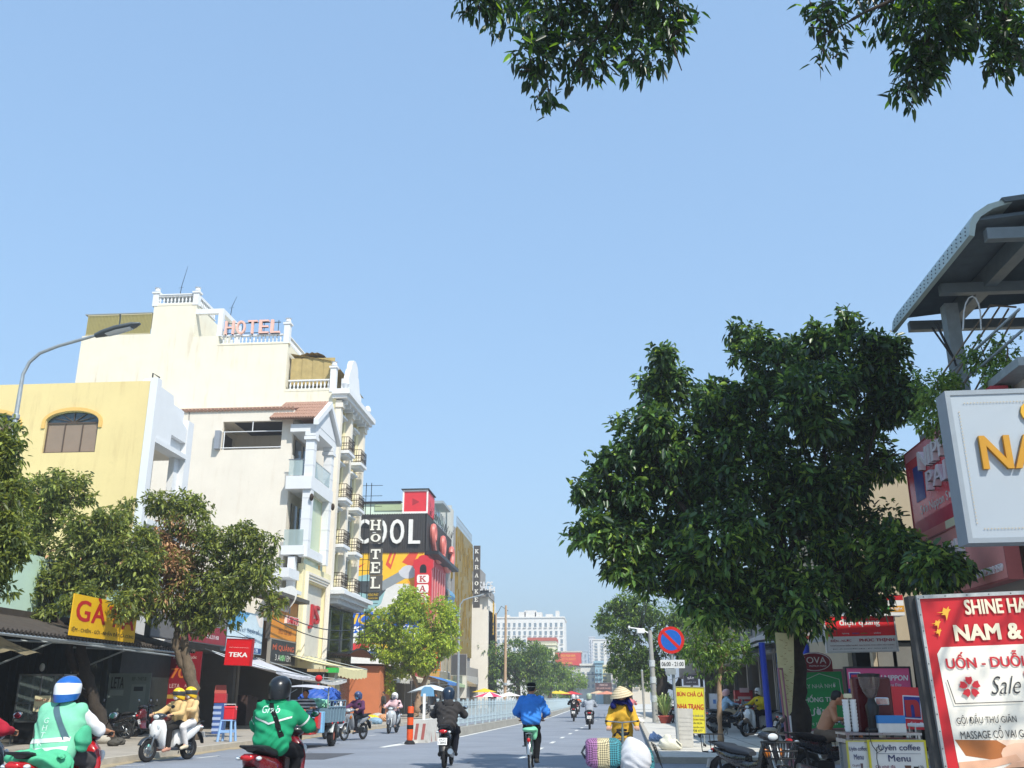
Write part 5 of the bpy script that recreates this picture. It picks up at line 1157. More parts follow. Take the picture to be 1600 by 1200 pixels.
for x in (x0, (x0 + x1) / 2, x1 - .04):
    for y in (27.5, 28.2): m.bx(x, x + .04, y, y + .04, .15, 2.05)
for z in (.75, 1.25, 2.02): m.bx(x0, x1, 27.5, 28.24, z, z + .04)
m.build('frame', STEEL, rc); m = MB(); m.bx(x0 + .04, x1 - .04, 27.51, 27.515, .8, 2.0); m.build('pane', mat('cabinet glass', '#6d7a78', .05, 0, 0, alpha=.35, spec=.8), rc)
m = MB(); m.bx(x0 + .05, x1 - .05, 27.6, 28.2, .2, .74); m.build('lower_panel', DARKM, rc); m = MB()
for i in range(5): m.rbox((x0 + .25 + i * .22, 27.9, .86), (.16, .3, .14), .03)
m.build('food_tray', mat('food', '#8a6a3c', .6, 0, .4, 20), rc)
board('menu_card', 'small cream price card on the glass cabinet', frY(53, 1087, 78, 1112, 27.45), '#d8cfa8', .01, texts=[('NHẬN ĐẶT', 0, .22, .85, .25, '#a83028'), ('GÀ TA 120K', 0, -.25, .8, .2, '#3a4a8a')], cat='card')
# kitchenware shop
rs = thing('kitchenware_shop', 'kitchenware shop with a grey and red fascia and dark open front', 'shop', (-17.5, 40, .12))
m = MB(); m.bx(-26, -20.5, 34.4, 46, .12, 6.0); m.bx(-20.5, -17, 38.9, 46, 3.4, 6.0); m.bx(-20.5, -17.2, 38.6, 38.9, .12, 3.4); m.bx(-20.5, -17.0, 45.7, 46, .12, 3.4); m.build('wall', mat('grey shop wall', '#6f6d69', .85, 0, .2, 1.5), rs)
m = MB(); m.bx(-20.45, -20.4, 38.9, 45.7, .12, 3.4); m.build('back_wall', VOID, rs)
rng = random.Random(8)
for i in range(12):
    y = 39.3 + 6 * rng.random(); z = .15 + (i % 4) * .6; x = -19.9 + 2.4 * rng.random() ** 2; c = ('#3d4a6a', '#8a8478', '#6a4a3a', '#4a4a44', '#7c6b48', '#2f3a52')[i % 6]
    t = thing('boxed_goods', 'boxed goods stacked inside the dark kitchenware shop', 'box', (x, y, z), None, 'boxed goods in the kitchenware shop'); m = MB(); m.rbox((x, y, z + .28), (.45 + .3 * rng.random(), .4 + .3 * rng.random(), .55), .02); m.build('carton', mat('carton ' + c, c, .8, 0, .25, 6), t); MB().box((x, y, z + .56), (.5, .06, .006)).build('tape', plast('#b9a57c'), t)
f = FR((-16.2, 38.5, 4.15), Y3, Z3, 7.4, 1.15)
board('fascia_sign', 'long grey and red fascia sign with white letters above the kitchenware shop', f, '#6d6a68', .2, '#4a4846', .04, texts=[('CTY EM TENTVI', -.05, .3, .55, .34, '#d8d6d2', dict(ext=.06, bold=.04)), ('www.bepteka.vn', .02, -.2, .2, .13, '#e4dede'), ('0903.217.458', .3, -.26, .18, .13, '#e4dede')], fills=[('p', [(-.2, -.5), (.5, -.5), (.5, .1), (.0, .1)], '#8c1f2b')])
for i in range(2): MB()
f = frY(353, 999, 392, 1039, 36.8, -2)
board('hanging_sign', 'square red TEKA sign hanging over the pavement', f, '#d8141e', .22, '#b00f18', .02, texts=[('TEKA', 0, -.1, .74, .17, '#f3f0ee', dict(bold=.07, shear=.05)), ('THIẾT BỊ BẾP NHẬP KHẨU', 0, .18, .78, .05, '#eec9c6')])
ri = thing('sign_bracket', 'thin steel bracket holding the red square sign', 'bracket', f.at(0, .5)); MB().tube([f.at(-.6, .62, -.1), f.at(.55, .55, -.1)], .02, 5).tube([f.at(-.6, 1.0, -.1), f.at(.4, .52, -.1)], .012, 5).build('arm', DARKM, ri)
f = frY(259, 1018, 312, 1108, 38.45)
board('banner', 'dark red vertical sale banner with 70 behind the forked tree', f, '#7d1420', .03, texts=[('XẢ KHO GIÁ GỐC', .0, .4, .7, .05, '#d9c3ba'), ('DUY NHẤT', -.1, .3, .3, .03, '#c9a9a0'), ('70%', .0, .12, .72, .17, '#c06a2a', dict(bold=.05)), ('LETA', -.22, -.1, .3, .07, '#cfa9a4'), ('ASIA-PA', .25, -.1, .36, .05, '#cfa9a4')], fills=[(-.42, -.1, -.32, -.25, '#a8873c')], cat='banner')
# promotion display box, stool and red cooler
b0 = G(337, 1147, .12); r = thing('promotion_stand', 'tall blue and red printed carton stand outside the kitchenware shop', 'display stand', b0)
m = MB(); m.rbox(b0 + Vector((0, .2, .55)), (.42, .4, 1.1), .02, rot('Z', 12)); m.build('blue_carton', printm('#3c5b9c'), r); m = MB(); m.rbox(b0 + Vector((0, .2, 1.28)), (.44, .42, .34), .02, rot('Z', 12)); m.build('red_carton', printm('#b8323a'), r); m = MB(); m.prism([(-.24, 0), (.24, 0), (.2, .3), (-.2, .3)], b0 + Vector((0, .1, 1.46)), X3, Z3, .02); m.build('header_card', printm('#c96a60'), r)
m = MB()
for k in range(5): m.box(b0 + Vector((-.02, -.015, .15 + k * .2)), (.3, .006, .1), rot('Z', 12))
m.build('printed_label', printm('#a9b9d8'), r)
s0 = G(350, 1159, .12); r = thing('plastic_stool', 'light blue plastic stool on the left pavement', 'stool', s0); BLU = plast('#8fb4e0', .4)
m = MB(); m.rbox(s0 + Vector((0, .2, .62)), (.40, .40, .04), .06); m.build('seat', BLU, r)
for sx in (-1, 1):
    for sy in (-1, 1): MB().tube([s0 + Vector((sx * .16, .2 + sy * .16, .6)), s0 + Vector((sx * .21, .2 + sy * .21, 0))], [.035, .045], 6).build('leg', BLU, r)
m = MB()
for sx in (-1, 1): m.box(s0 + Vector((sx * .185, .2, .3)), (.02, .34, .08)); m.box(s0 + Vector((0, .2 + sx * .185, .3)), (.34, .02, .08))
m.build('stretcher', BLU, r)
c0 = s0 + Vector((.05, .2, .64)); r = thing('cooler_box', 'small red cooler box with white lid on the blue stool', 'cooler box', c0); m = MB(); m.rbox(c0 + Vector((0, 0, .17)), (.34, .28, .34), .04); m.build('tub', plast('#cf1f2c'), r); m = MB(); m.rbox(c0 + Vector((0, 0, .37)), (.36, .30, .07), .04); m.build('lid', plast('#e0383f'), r); MB().tube([c0 + Vector((-.18, 0, .3)), c0 + Vector((-.18, -.1, .46)), c0 + Vector((.18, -.1, .46)), c0 + Vector((.18, 0, .3))], .012, 6).build('handle', WHITE, r)
for (px, py, s, lab) in ((158, 1162, .34, 'pale broken concrete block on the left kerb'), (176, 1166, .24, 'dark round stone on the left kerb'), (184, 1164, .26, 'flat pale stone right of the dark one')):
    p = G(px, py, .12); r = soft([('e', (0, 0, s * .35), np.array((s * .7, s * .5, s * .42))), ('e', (s * .2, .05, s * .3), np.array((s * .5, s * .5, s * .34)))], .03, .03, lambda q: -q[:, 2], .02, int(px)); o = r.build('stone', mat('kerb concrete', '#b9b2a4') if 'dark' not in lab else mat('dark stone lump', '#4a4740', .9, 0, .3, 9), None, True, 180); o.location = p; tag(o, lab, 'stone')
# upper signs past the kitchenware shop
f = FR((-16.2, 44.6, 4.3), Y3, Z3, 4.6, 1.75)
board('shop_sign', 'pale blue and white sign board left of the orange banner shop', f, '#cfe0e6', .2, '#7f98a6', .04, texts=[('IN KỸ THUẬT SỐ', .1, .05, .6, .16, '#4a6a86'), ('BẢNG HIỆU', .12, -.18, .4, .14, '#4a6a86'), ('0903 456 78', .2, -.43, .4, .1, '#e4e8ea')], fills=[('p', [(-.5, .5), (.1, .5), (-.25, .0), (-.5, .1)], '#5fa4cf'), (-.5, .5, -.5, -.36, '#2d4f80'), ('p', [(.25, .5), (.5, .5), (.5, .2), (.4, .2)], '#f2e6dc')])
f = FR((-15.9, 49.3, 5.2), Y3, Z3, 4.2, 1.95)
ro = board('shop_sign', 'orange banner shop sign with raised red and white letters', f, '#dd8b12', .2, '#4c463e', .05, texts=[('QUẢNG CÁO', -.22, .26, .5, .16, '#efe2dc', dict(ext=.12, bold=.06)), ('BANNER', .24, .02, .5, .2, '#efe2dc', dict(ext=.14, bold=.06)), ('BANNER', .23, .02, .46, .17, '#c92a35', dict(ext=.15, bold=.02)), ('0933 320 568', .05, -.3, .5, .13, '#8a3d16')])
m = MB(); m.bx(-17, -15.4, 47.0, 51.8, 6.2, 6.4); m.build('canopy', mat('dark ledge', '#57534c', .8, 0, .2, 3), ro)
f = FR((-15.85, 49.3, 3.6), Y3, Z3, 4.0, 1.1)
board('led_sign', 'black board MÌ QUẢNG below the orange banner sign', f, '#2a2826', .15, '#8c8578', .06, texts=[('MÌ QUẢNG', 0, .2, .85, .34, '#c9582e', dict(bold=.05)), ('3 ANH EM', 0, -.25, .62, .26, '#d8d4c8'), ('ANH', -.03, -.25, .2, .26, '#3ec24a', dict(lift=.006))])
rs2 = shop('dark noodle shop front below the orange sign', 46.2, 53, 5.2, '#8c8478', None, X=-17.0, seed=11, up=False)
d0 = PX(449, 937, -15.9); rd = thing('satellite_dish', 'round white satellite dish above the orange sign', 'satellite dish', d0 - Z3 * .7); M = rot('Z', -25) @ rot('X', 70)
m = MB(); m.loft([[d0 + M @ Vector((q * cos(t), q * sin(t), .25 * q * q)) for t in [2 * pi * j / 20 for j in range(20)]] for q in (.05, .3, .55, .72)], caps=True); m.build('dish', plast('#d9d8d2'), rd, True, 60); MB().tube([d0 + Vector((.1, .2, -.7)), d0 + Vector((.1, .2, 0)), d0], .03, 6).build('mount', GALV, rd); MB().tube([d0, d0 + M @ Vector((0, 0, .6))], .02, 5).build('receiver_arm', GALV, rd)
def fab_awning(label, pts, col, drop=.25, parent=None):
    "pts: four corners near-inner, near-outer, far-outer, far-inner"
    P = [Vector(p) for p in pts]; r = thing('fabric_awning', label, 'awning', (P[0] + P[2]) / 2); m = MB()
    def fn(u, v): a = P[0].lerp(P[3], u); b = P[1].lerp(P[2], u); q = a.lerp(b, v); return q - Z3 * (.22 * sin(pi * v) * .5 + .12 * sin(pi * u) + .02 * sin(u * 40))
    m.grid(fn, 20, 8); m.grid(lambda u, v: P[1].lerp(P[2], u) - Z3 * (.12 * sin(pi * u) + drop * v * (1 + .1 * sin(u * 50))), 20, 2); m.build('cloth', mat('awning ' + col, col, .85, 0, .15, 3), r, True, 60)
    m = MB(); m.tube([P[0], P[1]], .02, 5); m.tube([P[3], P[2]], .02, 5); m.tube([P[1], P[2]], .02, 5); m.build('awning_frame', GALV, r)
    return r
fab_awning('greyish white sloping cloth awning right of the red square sign', [(-16.6, 41, 3.4), (-13.6, 41.5, 2.5), (-13.4, 47, 2.35), (-16.6, 47.5, 3.3)], '#b9bac0', .1)
fab_awning('low white cloth awning over the food stall', [(-14.9, 46.2, 2.5), (-12.9, 46, 2.2), (-12.8, 50.5, 2.3), (-14.9, 50.5, 2.5)], '#c9c8c4', .12)
fab_awning('cream scalloped awning in front of the JS shop front', [(-16.4, 50.5, 3.7), (-13.2, 50.2, 2.95), (-13.0, 55.8, 2.95), (-16.4, 56, 3.7)], '#d9d0a0', .45)
st = thing('food_stall', 'glass food stall with green sign under the white cloth awning', 'stall', (-13.6, 48.5, .12)); m = MB(); m.bx(-14.2, -13.2, 47.5, 49.8, .12, 1.0); m.build('counter', mat('stall counter', '#8a8c8a', .5, .3, .2, 5), st); m = MB(); m.bx(-14.1, -13.3, 47.6, 49.7, 1.0, 1.55); m.build('glass_case', mat('cabinet glass', '#6d7a78'), st); m = MB(); m.bx(-14.0, -13.2, 47.4, 48.3, 2.62, 2.75); m.build('noodle_tray', mat('dried noodles', '#c2a071', .9, 0, .5, 30), st); m = MB(); m.bx(-13.5, -13.0, 49.0, 49.6, 2.62, 2.85); m.build('green_sign', plast('#2fae46'), st)
m = MB()
for x, y in ((-14.2, 47.5), (-13.2, 47.5), (-14.2, 49.8), (-13.2, 49.8)): m.tube([(x, y, .12), (x, y, 2.5)], .02, 5)
m.build('post', GALV, st)
l = PX(498, 1060, -12.9); r = thing('red_lantern', 'red paper lantern hanging under the cream awning', 'lantern', l - Z3 * .3); MB().ell(l, (.17, .17, .15), 14, 8).build('globe', cloth('#c9232c'), r, True); MB().tube([l, l + Z3 * .5], .01, 4).build('cord', BLACKP, r); MB().tube([l - Z3 * .24, l - Z3 * .45], .04, 6).build('tassel', cloth('#c9232c'), r)

# ------------------------------------------------------------------ trees on the left
def B(px, py, rp, Y, n, sq=(1, 1, 1)):
    c = PY(px, py, Y); q = rp * Y / 1560; return ((c.x, c.y, c.z), (q * sq[0], q * sq[1], q * sq[2]), n)
LG = [leafmat('leaf olive', '#626d38', '#a4ac40'), leafmat('leaf bright', '#8f9a4a', '#c4c850'), leafmat('leaf dark', '#445030', '#748638')]
LB = leafmat('leaf withered', '#b08a66', '#c89a68', .2)
YA = 16.8; t = PY(-40, 900, YA)
tree('street_tree', 'leafy tree cut off by the left picture edge beside the street lamp', (t.x, YA, .12), [[((t.x, YA, .1), .16), ((t.x + .2, YA, 2.5), .13), ((t.x + .3, YA, 5), .08)]],
     [B(5, 715, 38, YA, 2200), B(-30, 690, 60, YA, 2500), B(10, 790, 50, YA, 2500), B(-40, 820, 70, YA, 3000), B(0, 870, 45, YA, 2000), B(-40, 920, 50, YA, 2000), B(15, 835, 40, YA, 1600)], .125, LG, (5, 3, 4), seed=11, per=8, wid=.42, clump=6)
YT = 29.5; bx_, by_ = -14.6, YT
def pt(px, py, Y=YT): p = PY(px, py, Y); return (p.x, p.y, p.z)
tree('street_tree', 'twin-stemmed street tree in front of the yellow GÀ TA sign', (bx_, by_, .12),
     [[((bx_ + .05, by_, .05), .24), (pt(148, 1100), .19), (pt(133, 1050), .16), (pt(124, 1000), .13), (pt(122, 950), .12), (pt(125, 900), .08), (pt(130, 860), .04)],
      [(pt(140, 1090), .14), (pt(122, 1055), .13), (pt(108, 1020), .12), (pt(110, 1000), .1), (pt(90, 970), .09), (pt(75, 920), .06), (pt(60, 860), .03)], [(pt(124, 975), .08), (pt(150, 962), .07), (pt(165, 930), .05), (pt(190, 880), .03)], [(pt(92, 972), .05), (pt(60, 950), .035), (pt(30, 935), .02)]],
     [B(55, 800, 48, YT, 3400), B(105, 770, 40, YT, 2300), B(140, 845, 58, YT, 4300), B(80, 880, 62, YT, 4600), B(20, 850, 50, YT, 3300), B(170, 890, 46, YT, 2800), B(225, 895, 36, YT, 1500), B(110, 905, 40, YT, 2100), B(35, 915, 38, YT, 1900), B(145, 932, 30, YT - .9, 900), B(190, 948, 22, YT - 1.2, 500), B(112, 940, 20, YT - 1.2, 450), B(60, 945, 30, YT - .6, 800), B(212, 935, 30, YT, 900), B(178, 812, 30, YT, 1000), B(205, 860, 44, YT, 2600), B(165, 880, 40, YT, 1800), B(55, 770, 34, YT, 1400), B(30, 890, 40, YT, 1600)], .17, LG + [LB], (6, 4, 3, .12), seed=5, per=8, wid=.42, bark=BARKD, clump=6)
YC = 35.3; bc = G(304, 1156, .12); YC = bc.y
wither = Vector(pt(262, 880, YC))
def brown(c, mi, rng):
    d = np.linalg.norm((c - np.array(wither)) / np.array([1.25, 3.0, 1.5]), axis=1); p = np.clip(1.25 - d, 0, 1); mi = mi.copy(); mi[rng.rand(len(c)) < p] = 3; return mi
pc = lambda px, py: pt(px, py, YC)
tree('street_tree', 'forked street tree with a patch of withered brown leaves', (bc.x, bc.y, .12),
     [[((bc.x, bc.y, .05), .27), (pc(300, 1120), .21), (pc(302, 1075), .19), (pc(292, 1035), .16), (pc(288, 1000), .13), (pc(292, 960), .1), (pc(300, 900), .06)], [(pc(302, 1070), .17), (pc(285, 1035), .15), (pc(274, 1010), .13), (pc(277, 985), .1), (pc(265, 940), .07), (pc(255, 880), .04)], [(pc(290, 985), .09), (pc(330, 950), .06), (pc(370, 900), .04)]],
     [B(262, 790, 36, YC, 1900), B(300, 810, 38, YC, 2000), B(325, 850, 38, YC, 1900), B(235, 850, 42, YC, 3000), B(265, 885, 46, YC, 3500), B(330, 905, 52, YC, 4000), B(385, 850, 36, YC, 1800), B(415, 850, 26, YC, 900), B(400, 905, 44, YC, 2300), B(350, 950, 42, YC, 2600), B(265, 940, 46, YC, 3000), B(225, 915, 36, YC, 1500), B(300, 965, 36, YC, 1500), B(190, 800, 26, YC, 700), B(425, 945, 20, YC, 500)], .17, LG + [LB], (5, 4, 4, .1), seed=6, per=8, wid=.42, bark=BARK, extra=brown, clump=6)
LL = [leafmat('leaf lime', '#a8ba3c', '#ccd844', .4), leafmat('leaf lime pale', '#b4c048', '#d8e058', .4), leafmat('leaf lime deep', '#86a03e', '#a8c040', .35)]
YD = 72.0; pd = lambda px, py: pt(px, py, YD); bd = Vector(pd(651, 1095)); 
tree('street_tree', 'lime green round-crowned tree in front of the karaoke mural', (bd.x, YD, .12), [[((bd.x - .1, YD, .1), .3), (pd(650, 1110), .26), (pd(657, 1080), .2), (pd(668, 1055), .14), (pd(676, 1040), .12), (pd(670, 1015), .1), (pd(660, 980), .06)], [(pd(656, 1082), .17), (pd(648, 1060), .15), (pd(638, 1045), .12), (pd(630, 1010), .08), (pd(620, 980), .05)], [(pd(672, 1050), .1), (pd(684, 1040), .08), (pd(695, 1010), .05)]],
     [B(640, 948, 34, YD, 4200), B(605, 975, 34, YD, 4000), B(678, 968, 36, YD, 4400), B(598, 1005, 34, YD, 3600), B(645, 990, 44, YD, 5000), B(695, 1000, 28, YD, 3200), B(665, 1015, 36, YD, 4200), B(625, 1025, 32, YD, 3400), B(575, 1000, 18, YD, 700), B(605, 1055, 16, YD, 600), B(612, 1075, 10, YD, 300), B(640, 1045, 16, YD, 500)], .2, LL, (5, 4, 4), seed=7, clump=6, per=8, wid=.5, bark=mat('pale bark', '#a48a70', .95, 0, .3, 5, .6, 30))
LD = [leafmat('leaf mid', '#4f6b30', '#93b040'), leafmat('leaf mid bright', '#7f9a3c', '#b8cc50'), leafmat('leaf mid dark', '#33482a', '#6a9038')]
YE = 142.0
for (lab, bl, w, sd) in (('big dark crowned tree behind the wooden pole', [(800, 1020, 30, 2600), (775, 1040, 26, 1800), (830, 1030, 30, 2600), (790, 1060, 32, 2200), (755, 1015, 24, 1700), (835, 1065, 30, 2000), (812, 1045, 34, 2600)], (4, 3, 5), 21), ('olive crowned tree behind the cyclist', [(850, 1040, 26, 2200), (862, 1060, 26, 2000), (845, 1075, 22, 1200), (873, 1050, 18, 1100), (838, 1015, 18, 900)], (5, 5, 3), 22), ('yellowish far tree left of the red billboard', [(892, 1055, 20, 1500), (880, 1072, 20, 1300), (905, 1062, 14, 900), (895, 1075, 16, 900)], (2, 7, 1), 23)):
    Y = YE + (sd - 21) * 22; b = PY(bl[0][0] + (8 if sd < 23 else 0), 1085, Y)
    tree('roadside_tree', lab, (b.x, Y, .12), [[((b.x, Y, 0), .4), ((b.x + .2, Y, 3), .3), ((b.x, Y, 6), .2)]] + [[((b.x + .1, Y, 3), .2), (PY(q[0], q[1], Y), .08)] for q in bl[:3]], [B(q[0], q[1], q[2], Y, q[3]) for q in bl], .34, LD, w, seed=sd, clump=6, per=7, wid=.55, group='trees beyond the median fence')
# ------------------------------------------------------------------ lamp posts and poles on the left
def lamp(label, x, y, h, arm_pts, head, r=.08):
    t = thing('street_lamp', label, 'street lamp', (x, y, .12)); MB().tube([(x, y, .12), (x, y, h * .5), (x, y, h)], [r * 1.3, r, r * .75], 10).build('pole', GALV, t, True); MB().tube([(x, y, h)] + arm_pts, [r * .75] + [r * .6] * (len(arm_pts) - 1) + [r * .45], 8).build('arm', GALV, t, True)
    d = (Vector(arm_pts[-1]) - Vector(arm_pts[-2])).normalized(); e = Vector(arm_pts[-1]); sd = d.cross(Z3).normalized(); up = sd.cross(d)
    m = MB(); m.loft([ring(e + d * q, sd, up, w, hh, 12) for q, w, hh in ((-.1, .05, .05), (.1, .13, .06), (.4, .17, .06), (.75, .13, .045), (.9, .04, .02))]); hd = m.build('lamp_head', mat('lamp grey', '#5d6366', .4, .4, .1, 6), t, True, 60); m = MB(); m.loft([ring(e + d * q - up * .055, sd, up, w, .012, 12) for q, w in ((.15, .1), (.4, .13), (.7, .09))]); m.build('lens', LENS, hd, True)
    m = MB(); m.lathe([(r * 1.0, 0), (r * 1.25, .02), (r * 1.25, .1), (r * 1.0, .12)], (x, y, h - .5), (0, 0, 1), 10); m.build('collar', GALV, t)
    return t
ya = 18.5; q = lambda px, py: tuple(PY(px, py, ya)); x_ = PY(20, 680, ya).x
lamp('curved grey street lamp arching in front of the hotel', x_, ya, PY(30, 620, ya).z, [q(36, 585), q(46, 566), q(62, 552), q(90, 541), q(125, 531), q(156, 522.5)], None, .06)
yl = 92.0; q = lambda px, py: tuple(PY(px, py, yl)); x_ = PY(716, 1050, yl).x
lamp('white curved street lamp in front of the gilded building', x_, yl, PY(717, 960, yl).z, [q(719, 945), q(724, 938), q(735, 934), q(748, 931), q(758, 928)], None, .12)
yp = 130; p = PY(789, 1060, yp); tp = PY(790.5, 946, yp); r = thing('utility_pole', 'bare tan concrete pole rising above the far trees', 'utility pole', (p.x, yp, .12)); MB().tube([(p.x, yp, .1), (tp.x, yp, tp.z)], [.22, .14], 10).build('shaft', mat('tan concrete', '#b69a7c', .9, 0, .2, 2), r, True); MB().tube([(p.x, yp - .2, 3.0), (p.x, yp - .2, 3.3)], .25, 10).build('band', GALV, r)
r = thing('utility_pole', 'short grey mast with a bent bracket beside the white building', 'utility pole', (-14.5, 145, .12)); a = PY(775, 958, 145); MB().tube([(a.x, 145, .1), (a.x, 145, a.z)], .12, 8).build('shaft', mat('tan concrete', '#b69a7c'), r); MB().tube([(a.x, 145, a.z - .4), (a.x + .8, 145, a.z + 1), (a.x + 1.8, 145, a.z + .3)], .05, 5).build('bracket', DARKM, r)
# ------------------------------------------------------------------ median: kerb, fence, barrier, post
m = MB()
for (y0, x0), (y1, x1) in zip([(36.0, medx(36)), *MED[1:]], MED[1:]): m.loft([[(x0 - .28, y0, 0), (x0 + .28, y0, 0), (x0 + .24, y0, .3), (x0 - .24, y0, .3)], [(x1 - .28, y1, 0), (x1 + .28, y1, 0), (x1 + .24, y1, .3), (x1 - .24, y1, .3)]])
struct('median_kerb', m, mat('median concrete', '#9c9a92', .95, 0, .25, 2, .4, 60, dirt=.4))
rf = thing('median_fence', 'pale blue steel fence with spiked bars along the median', 'fence', (-5.3, 60, .3)); FM = mat('pale blue steel', '#b4c6cd', .55, .1, .12, 4)
barm = MB().tube([(0, 0, .1), (0, 0, .92)], .009, 5); barm.tube([(0, 0, .92), (0, 0, 1.02)], [.016, .002], 5); BARM = barm.mesh('bar', FM)
y = 36.3; k = 0
while y < 330:
    L = 2.1 if y < 130 else 6.3; y1 = y + L; xa, xb = medx(y), medx(y1); n = int(L / .175)
    a, b = Vector((xa, y, .3)), Vector((xb, y1, .3)); m = MB()
    for z in (.14, .3, .82): m.tube([a + Z3 * z, b + Z3 * z], .016, 5)
    pan = m.build('rail_panel', FM, rf); m = MB(); m.box(a + Z3 * .52, (.07, .07, 1.04)); m.box(a + Z3 * 1.06, (.09, .09, .05)); m.build('post', FM, rf)
    far = MB()
    for i in range(1, n):
        c = a.lerp(b, i / n)
        if k < 10: share('bar', BARM, pan, c)
        else: far.tube([c + Z3 * .1, c + Z3 * .98], .009, 4)
    if far.f: far.build('bars', FM, pan, kind='stuff')
    if k < 18:
        m = MB(); c = a.lerp(b, .5); d = (b - a).normalized()
        for e in (-.1, .1): m.tube([c + d * e + Z3 * .1, c + d * e + Z3 * 1.05], .02, 5)
        m.lathe([(.05, -.012), (.085, 0), (.05, .012)], c + Z3 * .56, (1, 0, 0), 10); m.lathe([(.04, -.012), (.06, 0), (.04, .012)], c + Z3 * .9, (1, 0, 0), 10); m.build('ornament', FM, pan)
    y = y1; k += 1
r = thing('concrete_barrier', 'white concrete barrier end with faded red stripes', 'barrier', (-5.85, 34.6, 0)); BW = mat('barrier white', '#c9c7c0', .9, 0, .2, 3, .3, 50, dirt=.5)
m = MB(); m.loft([[(medx(yy) - .3, yy, 0), (medx(yy) + .3, yy, 0), (medx(yy) + .2, yy, .72), (medx(yy) - .2, yy, .72)] for yy in (33.4, 36.25)]); m.build('block', BW, r); m = MB()
for yy in (33.9, 34.6, 35.3): m.quad((medx(yy) + .304, yy, .02), (medx(yy) + .304, yy + .25, .02), (medx(yy) + .206, yy + .45, .7), (medx(yy) + .206, yy + .2, .7))
for xx in (-.18, .05): m.quad((medx(33.4) + xx, 33.395, .1), (medx(33.4) + xx + .1, 33.395, .1), (medx(33.4) + xx + .16, 33.395, .6), (medx(33.4) + xx + .06, 33.395, .6))
m.build('stripe', mat('faded red', '#a8605a', .9, 0, .3, 6, dirt=.4), r); MB().bx(medx(34) - .04, medx(34) + .04, 34, 34.08, .7, 1.55).build('white_post', WHITE, r)
b = G(640, 1163); r = thing('delineator_post', 'orange flexible traffic post with black bands', 'traffic post', b); OR = mat('safety orange', '#e2531c', .5, 0, .08, 6)
m = MB(); m.lathe([(.09, .12), (.105, .2), (.1, 1.12), (.09, 1.15)], b, (0, 0, 1), 16, True); m.build('tube', OR, r, True, 50)
for z in (.46, .82): m = MB(); m.lathe([(.106, 0), (.107, 0.005), (.107, .12), (.106, .125)], b + Z3 * z, (0, 0, 1), 16); m.build('black_band', RUB, r, True, 50)
m = MB(); m.lathe([(.18, 0), (.17, .05), (.11, .12)], b, (0, 0, 1), 16, True); m.build('rubber_base', RUB, r, True, 50)
# ================================================================== RIGHT-HAND SIDE
rn = thing('shade_block', 'tall plain grey block added out of view on the right to cast shade', 'building', (12, 0, .12))  # unseen block added to keep sun off the big tree and right pavement
m = MB(); m.bx(9.0, 20, 9.2, 12.6, .12, 19); m.build('wall', mat('plain grey render', '#c9c6bc', .9, 0, .12, .6, streak=.4), rn); m = MB(); m.bx(8.9, 20, 9.1, 12.7, 19, 19.3); m.build('coping', WHT2, rn)
for k in range(4):
    for i in range(2): MB().bx(8.93, 8.99, 9.5 + i * 1.6, 10.5 + i * 1.6, 2 + k * 3.8, 4.2 + k * 3.8).build('window', GLASS, rn)
# paint shop with the red sign and roof terrace
rp_ = thing('paint_shop', 'paint shop with a steel roofed terrace behind the grey box sign', 'building', (7, 17, .12))
m = MB(); m.bx(6.95, 18, 14.6, 20.1, .12, 6.4); m.bx(10.5, 18, 14.6, 19.4, 6.4, 9.0); m.build('wall', mat('pale render', '#b9b4a8', .9, 0, .1, 1, streak=.4), rp_)
m = MB()
for i in range(34):                                                    # corrugated roof sheet seen from below
    y = 15.0 + 4.4 * i / 34; m.add([(6.48, y, 8.98), (6.48, y + .065, 9.07), (6.48, y + .13, 8.98), (14, y, 9.75), (14, y + .065, 9.84), (14, y + .13, 9.75)], [(0, 1, 4, 3), (1, 2, 5, 4)])
m.build('roof_sheet', mat('steel sheet', '#5f6a70', .55, .3, .2, 3), rp_, kind='stuff')
m = MB(); prof = [(6.5, 9.02), (6.24, 8.98), (6.2, 8.72), (6.32, 8.68)]
pr = [(x + .13, z + .02) for x, z in ((6.95, 9.36), (6.6, 9.26), (6.36, 9.1), (6.26, 8.92), (6.22, 8.7), (6.3, 8.68), (6.36, 8.9), (6.46, 9.04), (6.68, 9.18), (7.0, 9.28))]
m.loft([[(x, y, z) for x, z in pr] for y in (15.0, 19.45)]); m.build('curved_fascia', mat('perforated fascia', '#a9b7b4', .5, .2, .1, 4), rp_, True, 35)
m = MB(); m.loft([[(x, y, z) for x, z in [(6.95, 9.37), (9, 9.62), (14, 9.9), (14, 9.8), (9, 9.52), (7.0, 9.29)]] for y in (14.95, 19.5)]); m.build('roof_cap', mat('steel sheet', '#5f6a70'), rp_)
m = MB()
for i in range(20):
    for k in range(3): y = 15.15 + i * .215; z = 8.78 + k * .07; x = 6.356 + k * .008; m.bx(x - .012, x, y, y + .02, z, z + .02)
m.build('fascia_holes', DARKM, rp_)
m = MB()
for x, z, w, h in ((7.4, 8.72, .22, .34), (9.2, 8.85, .3, .42)): m.bx(x, x + w, 14.98, 19.4, z, z + h)
for y in (14.95, 17.2, 19.1): m.bx(6.62, 12, y, y + .16, 8.62, 8.82)
m.build('roof_beam', mat('silver steel', '#7d878c', .5, .4, .15, 4), rp_)
m = MB(); m.bx(6.9, 7.15, 17.9, 18.15, 6.4, 8.7); m.build('terrace_column', GALV, rp_)
m = MB()
for z in (6.9, 7.25): m.tube([(6.8, 14.7, z), (6.8, 19.4, z)], .025, 5)
m.bx(6.6, 7.0, 14.6, 19.4, 6.28, 6.42); m.build('terrace_rail', GALV, rp_)
